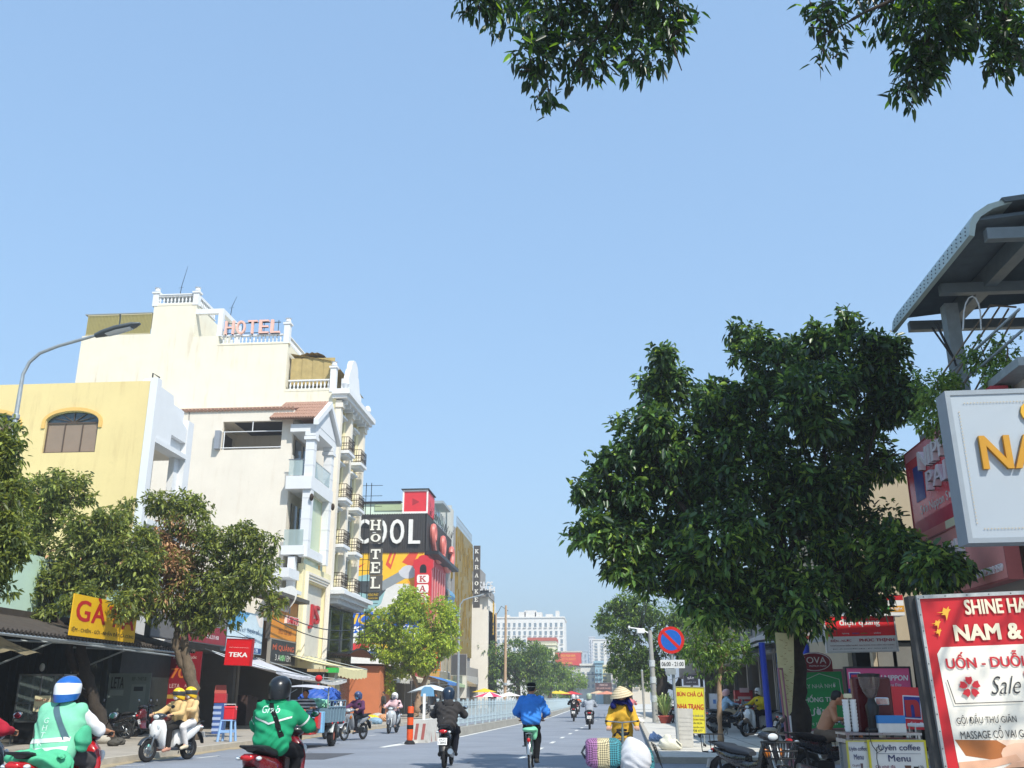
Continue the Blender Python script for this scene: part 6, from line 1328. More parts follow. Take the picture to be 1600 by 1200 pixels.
rt = thing('trellis_frame', 'leaning rusty steel trellis on the roof terrace of the paint shop', 'trellis', (6.9, 17, 6.4)); m = MB()
for i in range(4): m.tube([PY(1440 + i * 26, 632 - i * 4, 17.0), PY(1548 + i * 14, 476 + i * 3, 17.0)], .018, 5)
m.build('slanted_bar', mat('rusty bar', '#8a7a68', .7, .3, .3, 8), rt); m = MB(); m.tube([PY(1548, 477, 17.0), PY(1588, 480, 17.0)], .02, 5); m.tube([PY(1495, 560, 17.0), PY(1540, 566, 17.0)], .015, 5); m.build('cross_bar', mat('rusty bar', '#8a7a68'), rt); m = MB(); m.tube([PY(1456, 512, 17.4), PY(1490, 560, 17.4), PY(1494, 572, 17.4)], .02, 5); m.tube([PY(1462, 504, 17.4), PY(1492, 565, 17.4)], .025, 5); m.build('brace', DARKM, rt); m = MB(); m.tube([PY(1505 + 14 * (1 - cos(pi * t / 8)), 515 - 52 * sin(pi * t / 8) ** .7, 16.8) for t in range(9)], .014, 5); m.build('hoop', WHT2, rt)
NB = FR((6.5, 17.8, 5.28), -Y3, Z3, 4.6, 1.85)
rs = board('paint_sign', 'large red NIPPON PAINT sign facing the street beside the tree', NB, '#d8404e', .25, '#a83a44', .03,
           texts=[('NIPPON', -.27, .29, .6, .2, '#ece4e6', dict(ext=.12, bold=.05, shear=.08, align='l')), ('PAINT', -.2, .04, .5, .19, '#e6d6de', dict(ext=.12, bold=.05, shear=.08, align='l')), ('Sơn Nippon Sơn Đâu Cũng Đẹp', -.38, -.19, .8, .13, '#f0e4e2', dict(bold=.015, align='l'))],
           face_mat=mat('gloss red vinyl', '#ea5260', .22, 0, .06, 2, spec=.7), fills=[(-.5, .5, -.41, -.27, '#c8203e'), (-.5, .5, -.5, -.41, '#e2786e'), (-.12, .5, -.5, -.41, '#ece2bc'), (-.5, .5, .4, .5, '#ea98a0'), (-.42, -.3, -.08, .3, '#3a4a9c')])
f = FR((6.46, 17.9, 3.76), -Y3, Z3, 4.1, 1.12)
board('address_sign', 'lower faded red address sign with a phone number under the paint sign', f, '#ea9a90', .2, '#b0605c', .03, texts=[('Phú, TP. Hồ Chí Minh - ĐT: 0902 524 959', .06, -.33, .82, .16, '#f4ece8', dict(ext=.03, bold=.02)), ('MAI', .0, .1, .22, .42, '#ece2de', dict(ext=.06, bold=.05))])
m = MB(); q = frY(1560, 905, 1640, 862, 14.5)
r = thing('red_fascia', 'plain red shop fascia to the right of the address sign', 'sign', (7.3, 14.5, 3.3)); m = MB(); m.bx(6.66, 8.4, 14.45, 14.58, 3.35, 4.6); m.build('panel', printm('#b5121c'), r); MB().bx(6.66, 8.4, 14.3, 14.6, 3.2, 3.34).build('soffit', DARKM, r)
# grey box sign
f = frY(1478, 616, 1660, 840, 12.0, .6); f.w = 2.0; f.h = 1.80; f.o = PY(1501, 727, 12.0) + f.ux * 1.0
rs = board('box_sign', 'grey illuminated box sign with gold letters NA projecting on the right', f, '#a6b0bb', .3, '#8b959e', .06, texts=[('NAM', -.37, .08, .56, .235, '#c08a14', dict(bold=.05, ext=.05, align='l')), ('H', -.06, -.32, .1, .14, '#d8a520', dict(ext=.03, bold=0)), ('C', -.03, .36, .13, .16, '#d8a520', dict(ext=.03, bold=0))], face_mat=mat('brushed panel', '#a3adb6', .45, .1, .06, 2))
m = MB(); n = 0
for (a, b, c, d) in ((-.42, .5, .44, .44), (-.42, .5, -.44, -.44), (-.46, -.46, -.4, .4)):
    L = 46 if a != b else 34
    for i in range(L): fx = a + (b - a) * i / L; fy = c + (d - c) * i / L; q = f.at(fx, fy, .012); m.ell(q, (.008, .006, .008), 5, 4)
m.build('led_dots', mat('led dots', '#c9b48a', .4, 0, .3, 40), rs)
m = MB(); m.tube([f.at(.1, -.5, -.1), f.at(.1, -.62, -.1), f.at(.9, -.62, -.1)], .035, 6); m.tube([f.at(.45, .5, -.15), f.at(1.2, .8, -.15)], .04, 6); m.build('bracket', GALV, rs)
# leaning hair salon sign
f = frY(1424, 934, 1640, 1230, 10.0, 2.0); f.o = PY(1436, 936, 10.0) + f.ux * .95 - f.uy * 1.1; f.w, f.h = 1.9, 2.2
rs = board('salon_sign', 'red and white SHINE HAIR salon sign leaning at the right edge', f, '#bd1420', .16, None, .03,
           texts=[('SHINE HAIR', -.28, .455, .37, .062, '#e3d8bd', dict(bold=.07, align='l')), ('NAM & NỮ', -.352, .357, .52, .09, '#e3d8bd', dict(bold=.08, align='l')), ('UỐN - DUỖI NHUỘM', -.42, .224, .66, .08, '#c0202c', dict(bold=.05, align='l')), ('Sale', -.225, .12, .15, .075, '#26262a', dict(bold=-.01, shear=.45, align='l')), ('30%', -.05, .115, .3, .12, '#c0202c', dict(bold=.05, align='l')),
                  ('GỘI ĐẦU THƯ GIÃN', -.418, -.016, .29, .05, '#26262a', dict(bold=.008, align='l')), ('MASSAGE CỔ VAI GÁY', -.41, -.07, .35, .05, '#26262a', dict(bold=.008, align='l')), ('NỐI MI', .02, -.212, .2, .05, '#efe6dc', dict(bold=.06))],
           fills=[('p', [(-.455, .26), (-.43, .288), (.46, .288), (.46, -.29), (-.4, -.29), (-.44, -.26)], '#e9e3d6'),
                  *[('p', [(x - .04, y * .82 + .06) for x, y in z[1]], z[2]) for z in (('p', [(-.4, -.19), (-.18, -.2), (-.12, -.26), (-.2, -.3), (-.36, -.27)], '#a8632e'), ('p', [(-.2, -.2), (.1, -.2), (.14, -.3), (.1, -.36), (-.05, -.28), (-.14, -.24)], '#ecc9b0'), ('p', arcpts(-.1, -.27, .09, .055, 0, 345, 14), '#e6b99c'), ('p', [(-.4, -.3), (-.22, -.29), (-.12, -.27), (-.1, -.3), (-.24, -.33), (-.4, -.335)], '#dba888'), ('p', [(-.3, -.39), (-.14, -.31), (-.06, -.3), (-.06, -.33), (-.16, -.36), (-.22, -.4)], '#dba888'), ('p', [(-.18, -.335), (.04, -.33), (.06, -.39), (-.16, -.39)], '#2a1d18'))], (-.1, .15, -.25, -.175, '#b5161f')])
fl = MB()
for i in range(5):
    a = radians(90 + 72 * i); c = f.at(-.325, .117); d = f.ux * cos(a) + f.uy * sin(a); s = f.uy * cos(a) - f.ux * sin(a)
    fl.prism([(.025, -.012), (.06, -.032), (.095, -.028), (.09, 0), (.095, .028), (.06, .032), (.025, .012)], c + f.n * .022, d, s, .003)
fl.build('printed_petal', printm('#c0202c'), rs)
bd = MB()
for (x, y, s) in ((-.385, .43, .05), (-.435, .385, .035), (-.435, .35, .03)):
    bd.prism([(u * s * 1.6, v * s * 1.6) for u, v in ((-1, .2), (-.3, .25), (-.1, .75), (.25, .55), (.55, .9), (.5, .55), (.75, .5), (.45, .2), (.3, -.2), (.05, -.8), (0, -.15), (-.5, -.1), (-.2, .1))], f.at(x, y, .022), f.ux, f.uy, .003)
bd.build('printed_swallow', printm('#dca832'), rs)
ln = MB()
for a, b in (((-.43, .15), (-.41, .05)), ((-.41, .05), (-.08, .05))): ln.tube([f.at(*a, .02), f.at(*b, .02)], .004, 4)
ln.build('printed_line', printm('#3a3a3c'), rs)
m = MB(); 
for (a, b, c, d) in ((-.5, .5, .5, .516), (-.515, -.5, -.55, .516)): m.prism([(a * f.w, c * f.h), (b * f.w, c * f.h), (b * f.w, d * f.h), (a * f.w, d * f.h)], f.o + f.n * .02, f.ux, f.uy, .05)
m.build('metal_edge', mat('scuffed alu', '#b5b7b5', .45, .5, .3, 12, dirt=.4), rs)
m = MB(); m.prism([(-.55 * f.w, -.6 * f.h), (-.5165 * f.w, -.6 * f.h), (-.5165 * f.w, .516 * f.h), (-.55 * f.w, .516 * f.h)], f.o - f.n * .03, f.ux, f.uy, .14); m.build('side_panel', mat('scuffed black', '#2c2e30', .6, 0, .4, 8, dirt=.5), rs)
m = MB()
for i in range(14): q = f.at(-.508, .5 - i * .07, .022); m.ell(q, (.006, .004, .006), 5, 4); 
for i in range(9): q = f.at(-.48 + i * .11, .508, .022); m.ell(q, (.006, .004, .006), 5, 4)
m.build('screws', DARKM, rs)
m = MB()
for x in (-.5, .45): m.tube([f.at(x, -.5, -.1), f.at(x, -.72, -.1)], .03, 6)
m.build('leg', DARKM, rs)
# ------------------------------------------------------------------ house across the alley, with the electrical shop
re_ = thing('electrical_shop', 'beige two storey house with an electrical shop facing the alley', 'building', (9, 25, .12))
wh = rY(1350, 1012, 1392, 1050, 25.0); gh = rY(1415, 995, 1455, 1075, 25.0)
m = MB(); wallY(m, 6.7, 16, .12, 7.0, 25.0, 25.25, [(5.2 + 1.6, 8.6, .12, 2.75), (8.75, 9.9, .9, 3.0)]); m.bx(6.7, 16, 25.25 + 2.2, 33, .12, 7.0); m.bx(6.7, 16, 25.25, 27.5, 3.1, 7.0); m.build('wall', mat('beige render', '#b3a58c', .9, 0, .1, 1.2, streak=.5), re_)
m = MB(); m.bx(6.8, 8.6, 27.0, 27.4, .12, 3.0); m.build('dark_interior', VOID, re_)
m = MB()
for x in (6.85, 7.3, 7.75, 8.2): m.bx(x, x + .36, 25.1, 25.14, .3, 2.7)
m.build('sliding_door', mat('grey door', '#7b7a74', .6, .1, .2, 3), re_)
w = MB(); w.bx(8.75, 9.9, 25.12, 25.15, .9, 3.0); win = w.build('window', DARKG, re_); w = MB()
for i in range(14): x = 8.8 + i * .083; w.tube([(x, 25.03, .95), (x + .03, 25.03, 1.9), (x, 25.03, 2.95)], .014, 4)
w.build('window_grille', WHITE, win); w = MB(); wallY(w, 8.68, 9.97, .83, 3.07, 24.96, 25.06, [(8.77, 9.88, .92, 2.98)]); w.build('window_frame', WHITE, win)
f = frY(1291, 962, 1399, 1017, 24.0, 1.0)
board('shop_sign', 'red and white điện quang electrical shop sign across the alley', f, '#e6e3df', .12, '#c9c7c4', .03, fills=[(-.5, .5, -.08, .5, '#ec2530')], texts=[('điện quang', .0, .3, .58, .24, '#f2eeea', dict(bold=.06)), ('lighting', -.22, 0, .1, .045, '#f2eeea'), ('smart', -.07, 0, .1, .045, '#3a58a8'), ('color', .05, 0, .1, .045, '#3f9a4a'), ('window', .24, 0, .1, .045, '#f2eeea'), ('ĐIỆN - NƯỚC', -.3, -.2, .3, .1, '#a8283a', dict(bold=.03)), ('PHÚC THỊNH', .22, -.2, .5, .12, '#b01c34', dict(bold=.06)), ('KINH DOANH ĐIỆN NƯỚC GIA DỤNG, PHỤ KIỆN XÂY DỰNG', 0, -.34, .92, .05, '#7a3a3c'), ('ĐC: 45 NGUYỄN SƠN - ĐT: 0903 888 212', 0, -.43, .86, .035, '#5a5a5a')])
f = frY(1322, 930, 1412, 962, 23.9)
board('fascia_sign', 'white awning fascia with coloured word blocks above the electrical sign', f, '#e4e4e2', .5, None, fills=[(-.5, .5, .25, .5, '#c01824'), (-.3, -.05, -.32, -.02, '#3058a8'), (-.05, .25, -.32, -.02, '#3f9a4a'), (.25, .5, -.32, -.02, '#d8992c')], texts=[('smart', -.18, -.17, .18, .16, '#f2f2f0'), ('color', .1, -.17, .2, .16, '#f2f2f0'), ('bright', .37, -.17, .2, .16, '#f2f2f0')])
f = frY(1246, 985, 1290, 1005, 26.5, 8); f = FR(PY(1265, 990, 24.4), Vector((.8, -.5, .06)), Z3, 1.1, .42)
board('side_sign', 'tilted white sign board with a product picture left of the electrical sign', f, '#dad9d4', .05, None, fills=[(-.35, .05, -.3, .2, '#b0453c'), (-.3, .0, -.1, .1, '#e2d8cc')], texts=())
# paint boards on the pavement
f = frY(1250, 1050, 1320, 1138, 21.6, 1.5)
rk = board('paint_board', 'green and white waterproof paint board with a dark red oval KOVA header', f, '#2cab5c', .12, '#a8707a', .05, texts=[('XÂY NHÀ NHỚ', -.06, .26, .8, .1, '#dfeee0', dict(bold=0)), ('CHỐNG THẤM', -.02, .03, .95, .13, '#eef4ec', dict(bold=.06)), ('TƯỜNG', -.1, -.2, .7, .15, '#eef4ec', dict(bold=.06)), ('CSKH: 1900 63 64 51', -.1, -.42, .75, .05, '#eef4ec')])
m = MB()
for a, b in (((-.45, .33), (-.0, .47)), ((-.0, .47), (.43, .36)), ((.43, .36), (.45, .0))): m.tube([f.at(*a, .004), f.at(*b, .004)], .008, 4)
m.build('printed_roofline', printm('#cfe6d0'), rk)
f2 = frY(1246, 1019, 1300, 1049, 21.5); m = MB(); m.prism([(-.55 * f2.w, -.5 * f2.h), (.5 * f2.w, -.5 * f2.h), (.5 * f2.w, 0)] + [(.5 * f2.w * cos(t), .5 * f2.h * sin(t)) for t in [pi * i / 12 for i in range(1, 12)]] + [(-.55 * f2.w, 0)], f2.o, X3, Z3, .1); hd = m.build('header', printm('#8c1a26'), rk)
m = MB(); letters(m, 'KOVA', f2.at(-.04, .08), X3, Z3, f2.w * .74, f2.h * .34, .015, 0, 0, .004); letters(m, 'PREMIUM PAINT', f2.at(.08, -.22), X3, Z3, f2.w * .5, f2.h * .09, .01, 0, 0, .004); m.build('lettering', printm('#eae2de'), hd)
m = MB(); n = 28; m.tube([f2.at(-.02 + .47 * cos(2 * pi * i / n), .46 * sin(2 * pi * i / n), .004) for i in range(n + 1)], .008, 4); m.build('oval_ring', printm('#eae2de'), hd)
m = MB()
for x in (-.5, .5): m.tube([f.at(x, .5, -.06), f.at(x, -.75, -.06)], .03, 6)
m.build('leg', mat('mauve post', '#96626c', .6, 0, .1, 5), rk)
f = frY(1324, 1044, 1422, 1082, 19.0)
rn_ = board('paint_board', 'pink and blue SƠN NIPPON light board behind the coffee cart', f, '#e5578a', .12, '#23252c', .03, texts=[('SƠN NIPPON', .16, .12, .62, .26, '#f2ecec', dict(bold=.06, shear=.15)), ('Sơn Đâu Cũng Đẹp', .12, -.2, .46, .16, '#f0dfe4', dict(shear=.2))], fills=[(-.47, -.28, -.22, .34, '#f0e6ea'), (-.455, -.295, -.18, .3, '#26349a'), (-.5, .5, -.5, -.34, '#2a55b0')])
m = MB(); letters(m, 'n', f.at(-.375, .06), X3, Z3, f.w * .1, f.h * .32, .09, 0, 0, .012); m.build('emblem', printm('#cf3348'), rn_)
m = MB()
for x in (-.48, .48): m.tube([f.at(x, -.5, -.06), f.at(x, -2.6, -.06)], .025, 6)
m.build('leg', DARKM, rn_)
f = frY(1396, 1074, 1466, 1140, 16.6, -3); 
rb = board('paint_box', 'bright red paint shop box sign with a blue n emblem behind the cart', f, '#e62c38', .6, None, texts=[('NIPPON', .62, .2, .5, .14, '#f2ecec', dict(bold=.06)), ('Sơn Đâu Cũng Đẹp', .3, -.38, .9, .12, '#f2ecec', dict(bold=.03, shear=.15))], fills=[(-.28, .12, -.26, .3, '#e9e3ea'), (-.26, .1, -.23, .27, '#252f90')])
m = MB(); letters(m, 'n', f.at(-.08, .0), X3, Z3, f.w * .26, f.h * .36, .1, 0, 0, .014); m.build('emblem', printm('#c4202c'), rb); m = MB()
for x in (-.45, .45): m.tube([f.at(x, -.5, -.3), f.at(x, -1.8, -.3)], .03, 6)
m.build('leg', DARKM, rb)
# ------------------------------------------------------------------ coffee cart
CY = 14.0; ca = rY(1322, 1140, 1442, 1160, CY); cx0, cx1 = ca[0], ca[1]; zt = PY(1385, 1149, CY).z
rc = thing('coffee_cart', 'small steel coffee cart with yellow framed menu boards', 'cart', ((cx0 + cx1) / 2, CY, .0)); m = MB(); m.bx(cx0, cx1, CY + .03, CY + .6, zt - .1, zt - .05); m.bx(cx0, cx1, CY + .03, CY + .6, zt, zt + .03)
m.build('worktop', STEEL, rc); m = MB()
for x in (cx0 + .02, cx1 - .05):
    for y in (CY + .04, CY + .55): m.bx(x, x + .03, y, y + .03, .15, zt)
m.build('frame', STEEL, rc); m = MB(); m.bx(cx0 + .05, cx1 - .05, CY + .08, CY + .58, .3, zt - .12); m.build('body', mat('cart steel', '#8a8f90', .4, .5, .2, 6), rc)
for s in (cx0 + .2, cx1 - .2): MB().lathe([(.04, -.03), (.15, -.03), (.16, 0), (.15, .03), (.04, .03)], (s, CY + .3, .16), (1, 0, 0), 16, True).build('wheel', RUB, rc, True, 50)
f = FR(((cx0 + .29 + cx1) / 2, CY + .0, zt - .42), X3, Z3, cx1 - cx0 - .29, .68)
board('', '', f, '#e4e2da', .03, '#d8c92a', .022, parent=rc, texts=[('Uyên coffee', .04, .38, .76, .14, '#26315e', dict(bold=.02)), ('Menu', .02, .2, .4, .12, '#26315e', dict(bold=.02)), ('Cà phê đá', -.25, .04, .36, .07, '#8a2f4a'), ('Cà phê sữa', -.24, -.06, .38, .07, '#8a2f4a'), ('Bạc xỉu', -.28, -.16, .28, .07, '#8a2f4a'), ('12k', .4, .04, .1, .06, '#4a4a4a'), ('15k', .4, -.06, .1, .06, '#4a4a4a')], fills=[('p', [(.1, .07), (.22, .07), (.2, -.1), (.13, -.1)], '#6a4632'), ('p', [(.26, .05), (.35, .05), (.33, -.08), (.28, -.08)], '#2d2522'), (-.4, .42, .28, .285, '#26315e')])
f = FR((cx0 + .14, CY + .02, zt - .42), Vector((.95, .1, 0)), Z3, .26, .68)
board('', '', f, '#d3d4d2', .02, '#c9c04a', .012, parent=rc, texts=[('Uyên coffee', 0, .36, .9, .1, '#3a446a'), ('Menu', 0, .22, .5, .1, '#3a446a'), ('Cà phê đá', -.1, .06, .55, .05, '#7a5a68'), ('Cà phê sữa', -.1, -.02, .55, .05, '#7a5a68')], fills=[('p', [(.05, .1), (.18, .1), (.16, -.1), (.08, -.1)], '#6b5a50')])
zt += .03
def at(px, dy=.25): return PY(px, 1120, CY + dy).x
x = at(1364, .2); g = thing('coffee_grinder', 'black coffee grinder with a clear bean hopper on the cart', 'grinder', (x, CY + .2, zt)); m = MB(); m.rbox((x, CY + .2, zt + .03), (.2, .22, .06), .03); m.loft([ring((x, CY + .2, zt + q), X3, Y3, w, w, 14) for q, w in ((.06, .07), (.2, .075), (.34, .09), (.4, .05), (.44, .04))]); m.build('motor', BLACKP, g, True, 50); m = MB(); m.lathe([(.045, .44), (.09, .5), (.135, .62), (.14, .72)], (x, CY + .2, zt), (0, 0, 1), 20); hp = m.build('hopper', mat('smoked hopper', '#6d5f58', .1, 0, 0, alpha=.7, spec=.8), g, True); MB().lathe([(.148, .72), (.15, .76), (.02, .77)], (x, CY + .2, zt), (0, 0, 1), 20, True).build('lid', BLACKP, hp, True, 50); MB().lathe([(.04, .46), (.085, .52), (.1, .56), (.01, .57)], (x, CY + .2, zt), (0, 0, 1), 14, True).build('coffee_beans', mat('coffee beans', '#3a2418', .7, 0, .4, 60), hp)
x = at(1366, .42); g = thing('espresso_machine', 'dark red espresso machine housing behind the grinder', 'coffee machine', (x, CY + .42, zt)); MB().rbox((x, CY + .45, zt + .36), (.52, .22, .72), .05).build('housing', plast('#5a1018', .3), g); MB().rbox((x + .1, CY + .34, zt + .4), (.2, .06, .1), .02).build('group_head', CHROME, g)
x = at(1390, .12); g = thing('paper_box', 'blue and white carton of cups on the cart', 'box', (x, CY + .14, zt)); MB().rbox((x, CY + .14, zt + .06), (.36, .2, .12), .006).build('carton', printm('#dedcd6'), g); MB().rbox((x, CY + .14, zt + .17), (.365, .205, .1), .006).build('blue_carton', printm('#2f7fc0'), g)
x = at(1329, .2); g = thing('cup_stack', 'stack of white cups in clear wrap at the cart corner', 'cups', (x, CY + .2, zt)); m = MB()
for dx in (-.05, .05):
    for i in range(9): m.lathe([(.035, .01 + i * .045), (.046, .06 + i * .045), (.047, .065 + i * .045)], (x + dx, CY + .2, zt), (0, 0, 1), 10)
m.build('cups', WHITE, g); MB().rbox((x - .01, CY + .2, zt + .47), (.1, .1, .06), .02).build('cap', plast('#d9cfa8'), g)
g = thing('power_cable', 'thin black cable looping down in front of the menu', 'cable', (at(1360), CY - .03, .5)); cp = [(1357, 1120), (1358, 1150), (1363, 1165), (1371, 1176), (1378, 1172), (1376, 1165), (1370, 1168), (1370, 1185), (1374, 1205)]; MB().tube([PY(a, b, CY - .03 - .002 * i) for i, (a, b) in enumerate(cp)], .006, 5).build('cord', BLACKP, g, True)
x = PY(1442, 1133, 16.0); g = thing('folding_table', 'small table with a white top behind the cart', 'table', (x.x, 16, .0)); MB().rbox((x.x + .1, 16, x.z), (.55, .4, .05), .02).build('table_top', WHITE, g); m = MB()
for sx in (-.2, .25):
    for sy in (-.15, .15): m.tube([(x.x + sx, 16 + sy, 0), (x.x + sx * .8, 16 + sy, x.z)], .012, 5)
m.build('leg', STEEL, g)
# ------------------------------------------------------------------ big tree and small trees on the right
RB = [leafmat('leaf glossy', '#36502c', '#6a9038', .22, .35), leafmat('leaf glossy pale', '#587a3e', '#98b84a', .28, .35), leafmat('leaf deep', '#273c2a', '#446a38', .18, .32), leafmat('leaf young', '#93b050', '#c0d858', .35, .4)]
def young(c, mi, rng):
    q = (c[:, 2] < 4.6) & (c[:, 1] < 20.2) & (rng.rand(len(c)) < .34); mi = mi.copy(); mi[q] = rng.choice([1, 1, 3], q.sum()); return mi
YR = 20.0; pr_ = lambda px, py: pt(px, py, YR); tb = Vector(pr_(1262, 1200)); 
bl = [(1040, 615, 52, 1500), (1000, 680, 62, 2000), (955, 755, 58, 1800), (925, 830, 34, 700), (975, 850, 58, 1800), (1060, 720, 72, 2400), (1030, 800, 70, 2200), (1205, 565, 58, 1700), (1330, 565, 66, 2000), (1270, 620, 80, 2600), (1175, 650, 60, 1700), (1395, 625, 44, 1300), (1350, 705, 62, 2000), (1170, 740, 80, 2500), (1280, 740, 80, 2500), (1120, 840, 72, 2200), (1225, 850, 84, 2800), (1325, 840, 74, 2300), (1410, 875, 54, 1500), (1080, 890, 48, 1200), (1160, 930, 56, 1600), (1270, 930, 56, 1500), (1455, 885, 34, 900), (1480, 890, 30, 700), (1340, 920, 44, 1000), (1010, 900, 34, 600), (1215, 965, 34, 600), (1100, 950, 30, 500), (1120, 640, 56, 1700), (1105, 705, 66, 1900), (1262, 548, 44, 1300), (1385, 575, 40, 900), (1395, 540, 20, 250), (1500, 885, 16, 180), (900, 835, 16, 180), (1035, 555, 22, 260), (1160, 520, 22, 260), (1320, 500, 20, 220)]
tree('street_tree', 'big dark broadleaf tree on the right pavement', (tb.x, YR, .0), [[((tb.x + .05, YR, -.05), .3), (pr_(1250, 1150), .26), (pr_(1240, 1080), .23), (pr_(1238, 1000), .21), (pr_(1230, 930), .17), (pr_(1220, 850), .13), (pr_(1210, 760), .09), (pr_(1215, 650), .05)], [(pr_(1240, 1010), .13), (pr_(1180, 920), .1), (pr_(1100, 840), .07), (pr_(1030, 740), .04)], [(pr_(1236, 970), .12), (pr_(1290, 880), .09), (pr_(1340, 770), .06), (pr_(1370, 660), .03)], [(pr_(1225, 880), .09), (pr_(1280, 760), .06), (pr_(1300, 620), .03)], [(pr_(1120, 860), .06), (pr_(1040, 870), .04), (pr_(960, 850), .02)], [(pr_(1290, 890), .06), (pr_(1380, 880), .04), (pr_(1470, 890), .02)]],
     [B(x, y, q, 16.6 if x > 1440 else 18.4 if (x, y) == (1410, 875) else YR + (0 if i % 3 else (-.8 if i % 2 else .8)), int(n * 1.22), (1, .95, 1)) for i, (x, y, q, n) in enumerate(bl)], .18, RB, (6, 3, 5, .7), seed=31, per=7, wid=.46, droop=.3, bark=BARKD, singles=260, lump=.4, shell=3.2, clump=7, extra=young)
fr = [leafmat('leaf fine', '#4f6f34', '#9ab848'), leafmat('leaf fine pale', '#7d9a48', '#b8d060'), leafmat('leaf fine dark', '#38502c', '#6f9a40')]
b = G(1127, 1163, .12); Yh = b.y; ph = lambda px, py: pt(px, py, Yh)
tree('young_tree', 'slim young tree with a thin pale trunk behind the parking bikes', (b.x, Yh, .12), [[((b.x, Yh, .1), .085), (ph(1124, 1110), .075), (ph(1124, 1070), .07), (ph(1128, 1030), .055), (ph(1115, 990), .035), (ph(1110, 960), .02)], [(ph(1128, 1040), .04), (ph(1140, 1010), .03), (ph(1150, 980), .015)]], [B(1110, 1000, 38, Yh, 1100), B(1085, 1020, 28, Yh, 700), B(1140, 1005, 30, Yh, 700), B(1125, 1035, 30, Yh, 650), B(1095, 975, 26, Yh, 500), B(1160, 1025, 18, Yh, 300), B(1130, 970, 26, Yh, 500)], .12, fr, (5, 4, 3), seed=33, per=7, wid=.45, bark=mat('pale bark', '#a48a70'), lump=.5)
Yg = 74.0; pg = lambda px, py: pt(px, py, Yg); b = Vector(pg(1037, 1100))
tree('roadside_tree', 'large green tree leaning over the road behind the utility pole', (b.x, Yg, .12), [[((b.x, Yg, .1), .5), (pg(1036, 1070), .42), (pg(1030, 1040), .32), (pg(1015, 1000), .2), (pg(990, 970), .1)], [(pg(1034, 1070), .25), (pg(1058, 1075), .2), (pg(1062, 1060), .12)], [(pg(1030, 1030), .16), (pg(1010, 1020), .12), (pg(985, 1015), .06)]], [B(955, 955, 22, Yg, 1000), B(975, 945, 26, Yg, 1300), B(1000, 950, 30, Yg, 1500), B(965, 990, 32, Yg, 1700), B(1000, 985, 36, Yg, 1900), B(945, 975, 16, Yg, 500), B(1035, 965, 34, Yg, 1600), B(985, 1025, 26, Yg, 1300), B(1010, 1035, 26, Yg, 1200), B(970, 1045, 18, Yg, 700), B(1040, 1010, 34, Yg, 1300), B(995, 1060, 20, Yg, 700), B(1060, 990, 40, Yg, 1400)], .24, LD, (5, 3, 5), seed=34, clump=6, per=7, wid=.5, bark=BARKD)
Yg2 = 120.0; b = PY(985, 1092, Yg2)
tree('roadside_tree', 'farther tree filling the gap under the leaning green crown', (b.x, Yg2, .12), [[((b.x, Yg2, .1), .4), ((b.x, Yg2, 4), .25)]], [B(985, 1050, 22, Yg2, 1200), B(1005, 1045, 26, Yg2, 1300), B(975, 1065, 14, Yg2, 600), B(1020, 1060, 22, Yg2, 900)], .3, LD, (5, 2, 6), seed=35, per=7, wid=.5, bark=BARKD)
# rooftop plants on the paint shop terrace
for (px, py, rp, n, Y, lab, sd) in ((1462, 610, 34, 900, 16.4, 'climbing plant on the trellis above the grey sign', 41), (1535, 560, 30, 560, 16.6, 'sparse leafy creeper around the white terrace column', 42), (1460, 655, 32, 1000, 17.2, 'bright green bush between the big tree and the grey sign', 43), (1565, 590, 26, 560, 15.8, 'bright broad-leaved pot plant behind the grey sign', 44), (1570, 545, 26, 120, 16.0, 'thin leafy twigs under the steel roof', 45)):
    c = PY(px, py, Y); q = rp * Y / 1560; tree('terrace_plant', lab, (c.x, Y, c.z - q), [[((c.x, Y, c.z - q), .025), ((c.x + .05, Y, c.z), .015), ((c.x, Y, c.z + q * .8), .008)]], [((c.x, Y, c.z), (q, q * .7, q), n), ((c.x + q * .8, Y, c.z + q * .2), (q * .5, q * .4, q * .6), n // 3)], .085, fr if sd != 43 else [RB[3], RB[1], fr[1]], (4, 5, 2), cat='plant', seed=sd, per=6, wid=.5, twig=False, lump=.6)
